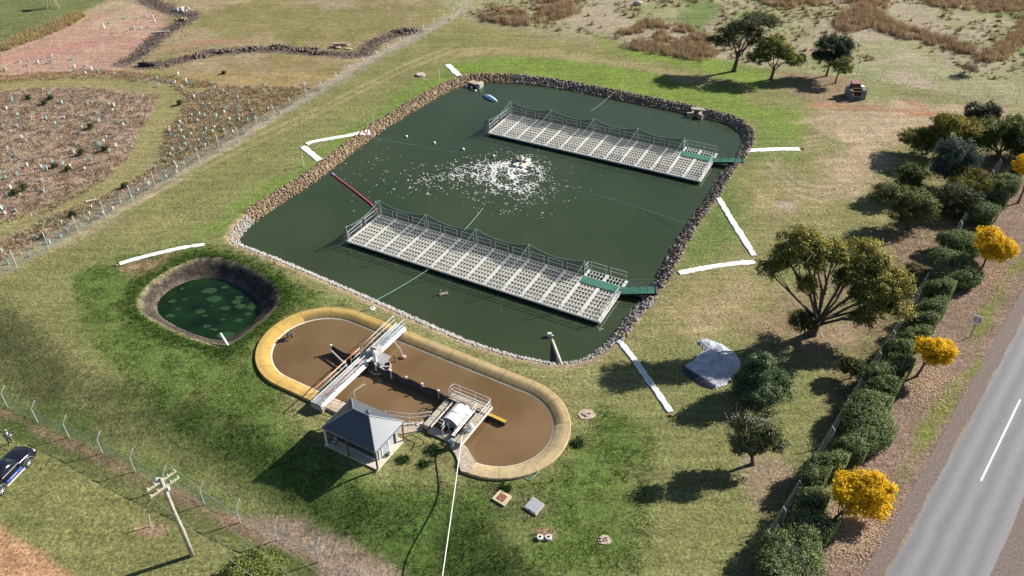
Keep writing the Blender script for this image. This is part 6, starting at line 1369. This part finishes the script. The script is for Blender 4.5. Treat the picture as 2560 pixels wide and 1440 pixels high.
# ================================================================== PERSON
def person(base, face):
    p = thing('person', 'person standing by the truck in dark jacket and trousers holding something pale', 'person', base, face)
    def skin(name, joints, edges, root, m, lev=2):
        me = bpy.data.meshes.new(name); me.from_pydata([j[0] for j in joints], edges, []); o = link_obj(name, me, p)
        md = o.modifiers.new('skin', 'SKIN'); md.use_smooth_shade = True
        lay = me.skin_vertices[0].data if me.skin_vertices else None
        if lay is None:
            me.attributes
        return o, md
    # body by explicit lofted rings: one continuous surface grown with a Skin modifier
    J = {'pel': ((0,0,.95),.155), 'waist': ((.02,0,1.12),.14), 'chest': ((.06,0,1.32),.165), 'neck': ((.11,0,1.50),.065), 'head0': ((.15,0,1.60),.085), 'head': ((.18,0,1.70),.095), 'crown': ((.18,0,1.79),.06),
         'hipL': ((0,.10,.90),.10), 'kneeL': ((.06,.13,.50),.072), 'ankL': ((.0,.15,.10),.05), 'toeL': ((.20,.18,.05),.042),
         'hipR': ((0,-.10,.90),.10), 'kneeR': ((.05,-.12,.50),.072), 'ankR': ((-.03,-.14,.10),.05), 'toeR': ((.17,-.18,.05),.042),
         'shL': ((.06,.20,1.42),.075), 'elL': ((.05,.29,1.16),.055), 'wrL': ((.26,.16,1.10),.04), 'hdL': ((.34,.10,1.12),.04),
         'shR': ((.06,-.20,1.42),.075), 'elR': ((.05,-.29,1.16),.055), 'wrR': ((.26,-.16,1.10),.04), 'hdR': ((.34,-.10,1.12),.04)}
    E = [('pel','waist'),('waist','chest'),('chest','neck'),('neck','head0'),('head0','head'),('head','crown'),('pel','hipL'),('hipL','kneeL'),('kneeL','ankL'),('ankL','toeL'),('pel','hipR'),('hipR','kneeR'),('kneeR','ankR'),('ankR','toeR'),('chest','shL'),('shL','elL'),('elL','wrL'),('wrL','hdL'),('chest','shR'),('shR','elR'),('elR','wrR'),('wrR','hdR')]
    names = list(J); me = bpy.data.meshes.new('body'); me.from_pydata([J[n][0] for n in names], [(names.index(a), names.index(b)) for a, b in E], [])
    o = link_obj('body', me, p); bpy.context.view_layer.objects.active = o; o.select_set(True)
    md = o.modifiers.new('skin', 'SKIN'); md.use_smooth_shade = True
    if not me.skin_vertices:
        with bpy.context.temp_override(object=o, active_object=o): bpy.ops.mesh.customdata_skin_add()
    for i, n in enumerate(names):
        r_ = J[n][1]; me.skin_vertices[0].data[i].radius = (r_, r_*(1.25 if n in ('pel','waist','chest') else 1)); me.skin_vertices[0].data[i].use_root = (n == 'pel')
    ms = o.modifiers.new('sub', 'SUBSURF'); ms.levels = 2; ms.render_levels = 2
    dg = bpy.context.evaluated_depsgraph_get(); ev = o.evaluated_get(dg); m2 = bpy.data.meshes.new_from_object(ev); o.modifiers.clear(); o.data = m2
    mats_ = [mat('dark_trousers', (.028,.03,.045), .85, var=.2, scale=12), mat('navy_jacket', (.04,.045,.075), .85, var=.25, scale=12), mat('skin', (.45,.28,.20), .6, var=.08, scale=12), mat('tan_boots', (.42,.33,.22), .8, var=.15, scale=12)]
    m2.materials.clear()
    for q in mats_: m2.materials.append(q)
    for f_ in m2.polygons:
        c_ = f_.center; z = c_.z; mi = 0
        if z < .13: mi = 3
        elif z > 1.50: mi = 2
        elif (c_.x > .27 and z > 1.0): mi = 2
        elif z > .98: mi = 1
        f_.material_index = mi; f_.use_smooth = True
    # face, ears, hair, fingers
    mb = MB(); mb.sphere((.15,0,1.735), .112, 12, 8, (1.02,.95,.85)); mb.build('hair', mat('grey_hair', (.30,.28,.26), .9, var=.2, scale=20), p, smooth=True)
    mb = MB(); mb.sphere((.275,0,1.68), .018, 6, 4); mb.build('nose', mats_[2], p)
    for s_ in (-1, 1):
        MB().sphere((.262,s_*.034,1.71), .012, 6, 4).build('eye', black_m, p); MB().sphere((.16,s_*.10,1.69), .025, 6, 4, (.6,.5,1)).build('ear', mats_[2], p)
        mb = MB()
        for k in range(4): mb.tube([(.36,s_*(.115-.018*k),1.12), (.41-.004*abs(k-1.5),s_*(.100-.018*k),1.135), (.425,s_*(.09-.018*k),1.165)], .009, 5)
        mb.tube([(.335,s_*.075,1.13), (.37,s_*.055,1.16)], .010, 5); mb.build('fingers', mats_[2], p)
    mb = MB(); mb.box((.265,0,1.63), (.012,.05,.012)); mb.build('mouth', mat('lips', (.30,.13,.11), .6, var=.05, scale=9), p)
    mb = MB(); mb.box((.165,0,1.36), (.09,.12,.26)); mb.build('shirt_front', mat('pale_shirt', (.60,.60,.62), .8, var=.1, scale=9), p)
    ctl = MB(); ctl.box((.42,0,1.17), (.12,.22,.04), Matrix.Rotation(R(-25), 3, 'Y')); co2 = link_obj('remote_controller', ctl.mesh('remote_controller', mat('pale_plastic', (.62,.62,.64), .5, var=.06, scale=8))); co2.location = base; co2.rotation_euler = (0,0,face); tag(co2, 'pale handheld controller held by the person by the truck', 'controller')
    return p
person(P(27, 1110), R(-8))

# ================================================================== PLANTING BEDS WITH TREE GUARDS
S0 = 860/2560
g0 = [(140,455),(210,440),(203,480),(218,525),(44,515),(387,410),(300,440),(290,458),(375,455),(405,492),(543,432),(556,488),(524,525),(648,480),(683,508),(638,540),(725,527),(852,540),(935,125),(1024,133),(1093,115),(1138,122),(1152,150),(770,178),(777,198),(815,165),(848,205),(952,222),(998,200),(994,212),(1057,205),(1103,190),(1005,590),(1105,598),(1172,575),(1235,602),(1303,555),(1328,545),(1305,605),(1307,625),(1358,638),(1188,632),(1385,595),(1400,618),(1428,612),(1440,635),(1452,678),(1510,688),(1580,618),(1597,645),(1700,622),(1663,670),(1852,640),(1960,620),(2015,658),(2268,618),(2230,665),(2380,665),(1447,720),(1620,703),(1770,722),(1703,705),(1515,768),(1534,790),(1560,772),(1850,768),(1775,795),(1690,808),(1673,828),(1592,800),(1810,828),(1875,818),(1995,800),(2043,805),(2085,830),(1900,845),(1430,855),(1485,845),(1525,860),(1612,860),(1648,880),(1710,885),(1780,860),(1782,888),(1845,893),(1917,885),(1998,880),(1475,895),(1437,900),(1583,898),(1675,910),(1732,925),(1345,900),(1257,942),(1262,968),(1275,998),(1335,940),(1440,953),(1350,970),(1422,995),(1515,988),(1535,958),(1598,940),(1582,975),(1668,965),(1735,978),(1691,1003),(1612,1010),(1545,1033),(1479,1045),(1370,1022),(1313,1010),(1385,1068),(1423,1098),(1347,1107),(1340,1140),(1288,1105),(1255,1090),(1525,1080),(1650,1085),(1818,985),(1270,1145),(1181,1187),(1243,1190),(1298,1200),(1378,1178),(1480,1165),(1375,1215),(1317,1235),(1315,1275),(1232,1272),(1242,1308),(1145,1250),(1207,1335),(1110,1365),(1100,1400),(1032,1408),
(92,735),(100,765),(52,803),(98,803),(302,772),(372,690),(463,758),(605,700),(675,718),(658,772),(690,757),(745,768),(812,768),(850,780),(840,815),(730,840),(768,865),(738,895),(672,890),(428,850),(482,870),(348,875),(235,870),(135,850),(145,895),(130,938),(30,942),(85,972),(197,955),(8,995),(168,1020),(198,1045),(338,972),(415,910),(612,945),(585,985),(905,905),(920,922),(978,818),(410,1038),(558,1068),(595,1075),(717,1055),(748,1072),(738,1090),(778,1043),(793,1015),(867,1083),(820,1125),(60,1102),(118,1155),(75,1187),(125,1200),(247,1183),(395,1203),(207,1225),(350,1258),(470,1215),(525,1232),(680,1185),(740,1200),(630,1253),(315,1240),(44,1322),(135,1292),(150,1343),(318,1335),(227,1370),(85,1393),(328,1425),(4,1275),(555,1130)]
g1 = [(60,22),(155,15),(15,115),(42,148),(118,130),(402,190),(455,220),(320,243),(518,240),(607,242),(683,105),(668,157),(740,180),(840,120),(840,27),(900,70),(770,150),(662,195),(498,283),(460,322),(265,335),(370,370),(223,467),(60,525),(15,435),(980,30)]
guards = [(x*S0, y*S0+4) for x, y in g0]+[(x*S0, 480+y*S0+5) for x, y in g1]
def guard_mesh(m):
    mb = MB(); n = 3; r_ = .15; h = .46; rows = []
    for z, rr2 in ((0, .12), (h*.5, .14), (h, .155)): rows.append([Vector((rr2*math.cos(2*math.pi*k/3), rr2*math.sin(2*math.pi*k/3), z)) for k in range(4)])
    mb.sheet(rows); rows = [[v*.93+Vector((0,0,.07*v.z)) for v in r2] for r2 in reversed(rows)]; mb.sheet(rows)
    for k in range(3): a = 2*math.pi*k/3; mb.tube([(.13*math.cos(a), .13*math.sin(a), -.1), (.155*math.cos(a), .155*math.sin(a), h+.06)], .012, 4)
    return mb.mesh('tree_guard', m)
gm = [guard_mesh(mat('white_sleeve', (.74,.78,.77), .6, var=.08, scale=6, trans=.3)), guard_mesh(mat('pale_blue_sleeve', (.50,.74,.74), .6, var=.08, scale=6, trans=.35)), guard_mesh(mat('teal_sleeve', (.28,.60,.60), .6, var=.1, scale=6, trans=.35))]
glb = ['white plastic sleeve tree guard standing in the planting beds', 'pale blue plastic sleeve tree guard standing in the planting beds', 'teal plastic sleeve tree guard standing in the planting beds']
rng = np.random.default_rng(12)
for x, y in guards:
    k = int(rng.choice(3, p=(.52, .36, .12))); q = P(x, y); o = link_obj('tree_guard', gm[k]); o.location = (q.x, q.y, float(height(q.x, q.y))); s_ = rng.uniform(.8, 1.15); o.scale = (s_, s_, s_*rng.uniform(.9, 1.2)); o.rotation_euler = (rng.normal()*.10, rng.normal()*.10, rng.uniform(0, 6.28)); tag(o, glb[k], 'tree guard', ('white', 'pale blue', 'teal')[k]+' tree guards in the planting beds')
# dry tufts, mulch litter and low scrub in the beds
def tuftset(name, label, poly, n, hr, base, seed, z=0.0, msk=None, **k):
    rg = np.random.default_rng(seed); xy = scatter_poly(poly, n, rg, z)
    if msk is not None: m_ = fbm(xy[:, 0]+5, xy[:, 1], msk[0], 3); xy = xy[m_ > msk[1]]
    c_ = np.array(base)[rg.integers(0, len(base), len(xy))]*rg.uniform(.7, 1.3, (len(xy), 1)); return stuff_tufts(name, label, xy, rg.uniform(*hr, len(xy)), c_, seed+1, **k)
BED1 = [(-20,235),(60,222),(230,218),(330,235),(395,235),(378,280),(345,330),(330,385),(255,455),(150,520),(0,560),(-60,575)]
BED2 = [(430,210),(480,235),(560,215),(800,220),(690,282),(560,360),(460,420),(380,470),(200,570),(0,655),(0,610),(130,540),(280,480),(395,415),(415,330),(455,285),(462,240)]
dry = ((.48,.37,.25), (.38,.28,.20), (.26,.20,.13), (.45,.35,.29), (.56,.46,.33), (.20,.145,.11))
tuftset('dry_tufts', 'dry brown grass tufts and litter covering the round planting bed', BED1, 5200, (.12,.38), dry, 40, blades=10, spread=.22, wdt=.04, lean=.9)
tuftset('dry_tufts', 'straw-coloured grass tufts filling the planting bed along the fence', BED2, 5600, (.12,.42), dry+((.42,.35,.18), (.40,.34,.16), (.24,.23,.10), (.46,.38,.22)), 42, blades=10, spread=.22, wdt=.04, lean=.9)
tuftset('tall_pale_grass', 'tall bleached grass along the old fence by the green field', [(0,118),(60,85),(120,62),(190,33),(215,38),(180,62),(110,92),(10,128)], 1500, (.4,.9), ((.46,.37,.20),(.38,.30,.15)), 44, blades=9, spread=.25, wdt=.04)
tuftset('orange_grass', 'orange-brown grass fringe beside the mown path', [(0,190),(120,180),(300,178),(430,190),(520,205),(560,215),(500,222),(400,205),(250,196),(0,208)], 800, (.12,.36), ((.42,.29,.16),(.46,.36,.21),(.28,.21,.12)), 46, blades=9, spread=.25, wdt=.04)
# low dark shrubs
for k, (x, y, s_) in enumerate(((228,322,.75),(205,388,.8),(264,378,.7),(62,478,1.0),(38,487,.6),(313,472,.65),(183,541,.6),(108,598,.55),(450,262,.6),(72,248,.6),(128,249,.55),(560,184,.35),(112,262,.5),(170,427,.5),(138,420,.55))):
    q = P(x, y); rg = np.random.default_rng(100+k); b = Vector((q.x, q.y, float(height(q.x, q.y)))); t = thing('young_shrub', 'small dark green shrub growing among the tree guards', 'shrub', b, 0, 'young shrubs in the planting beds')
    P_, Nn, Cc = crown_cloud([[0,0,s_*.6,s_*.55,s_*.55,s_*.6]], 500, rg, .14, 14, ((.03,.045,.018),(.07,.09,.03)), -.9, .08, .6); P_[:, 2] = np.maximum(P_[:, 2], .03)
    link_obj('crown', leaf_cloud('crown', P_, Nn, .075, Cc, leafm, rg), t); MB().tube([(0,0,-.1), (0,0,s_*.7)], .03, 5).build('trunk', bark, t)
# rock heaps, log, timber stack along the mulch paths
def heap(px_, py_, n, r_, label, m, seed, smin=.14, smax=.32):
    rg = np.random.default_rng(seed); q = P(px_, py_); t = thing('rock_heap', label, 'rocks', q)
    for k in range(n):
        a = rg.uniform(0, 6.28); d = r_*math.sqrt(rg.random()); s_ = rg.uniform(smin, smax); o = link_obj('rock', protos[k % 9][m], t); o.location = (d*math.cos(a)*1.4, d*math.sin(a)*.7, max(.05, .55*(1-d/r_))*rg.uniform(.4, 1)+.05); o.scale = (s_,)*3; o.rotation_euler = tuple(rg.uniform(0, 6.28, 3))
heap(490, 142, 34, 1.5, 'brown rock heap on the mulch path next to the dark log', 2, 50); heap(556, 130, 30, 1.4, 'brown rock heap second along the mulch path from the log', 2, 51); heap(628, 124, 34, 1.5, 'brown rock heap in the middle of the curving mulch path', 2, 52)
heap(697, 119, 38, 1.6, 'brown rock heap beside the pale pebble stretch of the mulch path', 2, 53); heap(766, 126, 42, 1.7, 'largest brown rock heap below the timber stack', 2, 54); heap(806, 133, 26, 1.3, 'low brown rock heap just past the largest heap', 2, 55); heap(1018, 78, 60, 2.0, 'brown rock heap at the fence end of the mulch path', 2, 56); heap(455, 27, 18, 1.3, 'pale boulders at the bend of the upper mulch path', 1, 57, .25, .55); heap(455, 51, 12, .9, 'small pinkish boulders below the path bend', 0, 58, .2, .4)
q = P(368, 165); lg = thing('fallen_log', 'dark thick fallen log at the start of the mulch path', 'log', q)
MB().tube([q+Vector((-1.3,-.1,.32)), q+Vector((-.2,0,.36)), q+Vector((1.35,.1,.34))], [.30,.36,.34], 10).build('log_trunk', mat('black_log', (.035,.035,.038), .9, var=.4, scale=4, bump=.6), lg, True, True)
MB().tube([q+Vector((-.3,0,.55)), q+Vector((-.5,.1,.95))], [.12,.06], 6).build('branch_stub', MATS['black_log'], lg, True); MB().cyl(q+Vector((1.35,.1,.34)), .01, .01, 6).build('cut_end', timber, lg, True)
q = P(402, 82); MB().tube([q+Vector((-1.4,-.35,.16)), q+Vector((1.4,.35,.16))], .14, 8).solo('pale_log', mat('bleached_log', (.58,.52,.47), .85, var=.2, scale=4), 'bleached pale log lying on the upper mulch path', 'log')
q = P(851, 118); ts = thing('timber_stack', 'stack of sawn timber and slabs beside the largest rock heap', 'timber', q); rg = np.random.default_rng(6)
for k in range(11):
    a = rg.uniform(-.5, .5)+(.4 if k % 2 else -.2); z = .12+.11*(k//2); c_ = q+Vector((rg.normal()*.5, rg.normal()*.35, z)); d = Vector((math.cos(a), math.sin(a), rg.normal()*.05))*rg.uniform(.8, 1.5); MB().bar(c_-d, c_+d, .32, .10).build('plank', mat('sawn_timber', (.46,.38,.31), .85, var=.3, scale=5, objvar=.35), ts, True)
# pebble stretch and mulch chips on the paths: real chips
chips = []
for pl_, wd in (([(365,0),(400,15),(440,30),(478,38),(462,52),(425,75),(390,95),(365,120),(345,140),(305,160)], 1.8), ([(355,165),(410,163),(460,148),(530,132),(620,124),(700,123),(760,130),(860,138),(915,135),(930,108),(965,92),(1000,83),(1035,78)], 1.6)):
    Q = V2(pl_); d = np.concatenate([[0], np.cumsum(np.linalg.norm(np.diff(Q, axis=0), axis=1))]); s_ = rng.uniform(0, d[-1], 3200); x = np.interp(s_, d, Q[:, 0])+rng.normal(size=3200)*wd*.55; y = np.interp(s_, d, Q[:, 1])+rng.normal(size=3200)*wd*.55; chips.append(np.c_[x, y])
xy = np.vstack(chips); n = len(xy); pts = np.c_[xy, height(xy[:, 0], xy[:, 1])+.05]; cc2 = np.array([(.13,.10,.085),(.20,.155,.13),(.08,.06,.05),(.30,.26,.23)])[rng.integers(0, 4, n)]
o = link_obj('mulch_chips', leaf_cloud('mulch_chips', pts, np.tile([0,0,1.], (n, 1)), .13, cc2, grass_blade, rng, .55)); tag(o, 'dark mulch and stone chips along the curving garden paths', 'mulch', kind='stuff')
# viewing stand at the corner of the green field
q = P(133, 20); vs_ = thing('stock_stand', 'old timber stand on splayed legs in the green field', 'stand', q)
for dx, dy in ((-.9,-.5),(1.3,-.5),(-.7,.6),(1.0,.6)): MB().tube([q+Vector((dx,dy,-.1)), q+Vector((dx*.35-.1,dy*.6,2.6))], .11, 6).build('leg', timber, vs_, True)
MB().box(q+Vector((-.05,0,2.7)), (1.5,1.4,.14)).build('platform', timber, vs_, True)
mb = MB(); mb.box(q+Vector((-.05,.65,3.2)), (1.5,.08,.9)); mb.build('back_board', timber, vs_, True)

# ================================================================== PADDOCK: RUSH TUSSOCKS AND REED BEDS
rush = ((.42,.30,.19), (.35,.24,.155), (.50,.39,.25), (.28,.20,.13))
beds = [[(1203,35),(1235,22),(1300,30),(1330,60),(1300,66),(1240,55),(1208,50)], [(1335,45),(1360,18),(1420,12),(1445,30),(1400,48),(1350,60)], [(1520,100),(1570,75),(1620,52),(1700,62),(1770,95),(1785,140),(1740,148),(1660,138),(1560,118)],
        [(2085,50),(2110,25),(2135,-20),(2230,-20),(2205,40),(2300,78),(2400,105),(2455,125),(2440,140),(2340,115),(2240,92),(2170,66),(2120,82),(2095,70)], [(2440,150),(2500,120),(2540,80),(2570,40),(2580,75),(2545,120),(2480,155)], [(1900,-20),(2080,-20),(2060,14),(1960,18),(1900,8)], [(2260,-20),(2600,-20),(2600,25),(2450,30),(2330,15)], [(1290,-25),(1480,-25),(1450,5),(1340,10)], [(2560,30),(2640,20),(2640,70),(2580,90)]]
for k, (b, n, lb) in enumerate(zip(beds, (520, 460, 1500, 2300, 700, 700, 1200, 500, 300), ('dense brown reed bed just beyond the fence corner', 'brown reed clump next to the fence-corner reed bed', 'large brown reed bed left of the dark open gum tree', 'long brown reed belt crossing the pale green paddock', 'brown reed belt bending towards the long belt', 'ragged reed fringe beyond the gum tree', 'broad reed bank at the far side of the paddock', 'sparse reed patch beyond the fence corner', 'reed patch at the outer end of the bent belt'))):
    rg = np.random.default_rng(200+k); xy = scatter_poly(b, n, rg)+rg.normal(size=(n, 2))*.55; xy = xy[fbm(xy[:, 0], xy[:, 1], .45, 3) > .40]; n = len(xy); c_ = np.array(rush)[rg.integers(0, 4, n)]*rg.uniform(.8, 1.3, (n, 1)); o = stuff_tufts('reed_bed', lb, xy, rg.uniform(.55, 1.25, n), c_, 210+k, blades=15, spread=.22, wdt=.035, lean=.35)
rg = np.random.default_rng(33); tm_ = []
for k in range(5):
    n = 6; pts = np.c_[rg.normal(size=(n, 2))*.12, np.zeros(n)]; V, F, c_ = tuft_cloud(pts, rg.uniform(.6, 1.0, n), np.array(rush)[rg.integers(0, 4, n)]*rg.uniform(.8, 1.3, (n, 1)), rg, 12, .13, .035, .6); tm_.append(np_mesh('rush_tussock', V, F, grass_blade, col=c_))
pad_poly = [(1165,35),(1300,62),(1560,112),(1790,148),(2000,170),(2300,212),(2560,255),(2620,260),(2620,-10),(1250,-10)]
xy = scatter_poly(pad_poly, 2600, rg); m_ = fbm(xy[:, 0], xy[:, 1], .09, 3)+.35*(xy[:, 1]-100)/60*.6; far_w = m_ > .62; xy = xy[far_w]
extra = V2([(1502,70),(1513,40),(1560,30),(1580,45),(1610,62),(1640,20),(1480,62),(1470,40),(1450,75),(1600,75),(1990,100),(1998,90),(2068,42),(2046,58),(2420,165),(2412,182),(2400,190),(2440,172),(1965,38),(2300,120),(2330,130),(2350,105)]); xy = np.vstack([extra, xy])
ind, rest_ = xy[:240], xy[240:]
for k, (x, y) in enumerate(ind):
    o = link_obj('rush_tussock', tm_[k % 5]); o.location = (x, y, float(height(x, y))-.02); s_ = rg.uniform(.55, 1.15); o.scale = (s_, s_, s_*rg.uniform(.7, 1.1)); o.rotation_euler = (0, 0, rg.uniform(0, 6.28)); tag(o, 'brown rush tussock scattered over the pale green paddock', 'tussock', 'rush tussocks in the paddock')
n = len(rest_); stuff_tufts('small_tussocks', 'many small olive tussocks dotting the paddock', rest_, rg.uniform(.25, .6, n), np.array([(.20,.18,.085),(.14,.14,.06),(.25,.18,.11)])[rg.integers(0, 3, n)], 35, blades=16, spread=.2, wdt=.035, lean=.7)
tree('thorn_bush', 'round twiggy brown bush alone in the paddock', (2422,188), [(2402,160,2440,188)], 1500, ((.13,.10,.06),(.20,.15,.09)), .08, .3, .06, seed=90, cat='shrub', bare=14)
q = P(1594, 12); mb = MB(); mb.sphere(q+Vector((0,0,.35)), .8, 10, 7, (1.2,.8,.6)); mb.solo('boulder', mat('pale_boulder', (.45,.38,.34), .9, var=.3, scale=3, bump=.5), 'lone pale boulder in the green paddock', 'boulder')
# ================================================================== FALLEN LEAVES ON THE VERGE
rg = np.random.default_rng(77); L_ = []
for (cx, cy, sx, sy, n) in ((2125,1335,38,34,4600), (2150,1300,36,24,1500), (2318,972,28,26,3000), (2345,945,24,20,900), (2478,698,26,26,2600), (2500,660,24,24,700), (2540,500,18,34,1500), (2555,440,10,26,400), (2400,800,36,50,350), (2240,1100,36,80,250)):
    for _ in range(n):
        p = PZ(rg.normal(cx, sx), rg.normal(cy, sy)); r_ = (p-RL0).dot(rnor)
        if r_ < -1.2 and r_ > -9.5: L_.append((p.x, p.y))
xy = np.array(L_); n = len(xy); pts = np.c_[xy, height(xy[:, 0], xy[:, 1])+.07]
lc = np.array([(.60,.46,.34),(.68,.55,.44),(.50,.34,.23),(.62,.44,.20),(.42,.27,.19)])[rg.integers(0, 5, n)]
o = link_obj('fallen_leaves', leaf_cloud('fallen_leaves', pts, np.tile([0,0,1.], (n, 1)), .042, lc, mat('leaf_litter', (1,1,1), .85, var=.1, scale=3, vcol=True, spec=.15), rg, .75, .7)); tag(o, 'pale fallen leaves strewn under the golden trees', 'leaves', kind='stuff')
# litter and twigs under the grove
tuftset('leaf_mould', 'brown litter under the hedge and grove', [(2230,600),(2330,480),(2480,400),(2540,330),(2440,560),(2300,780),(2150,990),(2050,1150),(1990,1250),(2060,1080),(2150,880)], 3000, (.04,.12), ((.16,.11,.08),(.24,.17,.12),(.10,.075,.05)), 80, blades=5, spread=.2, wdt=.05, lean=1.5)
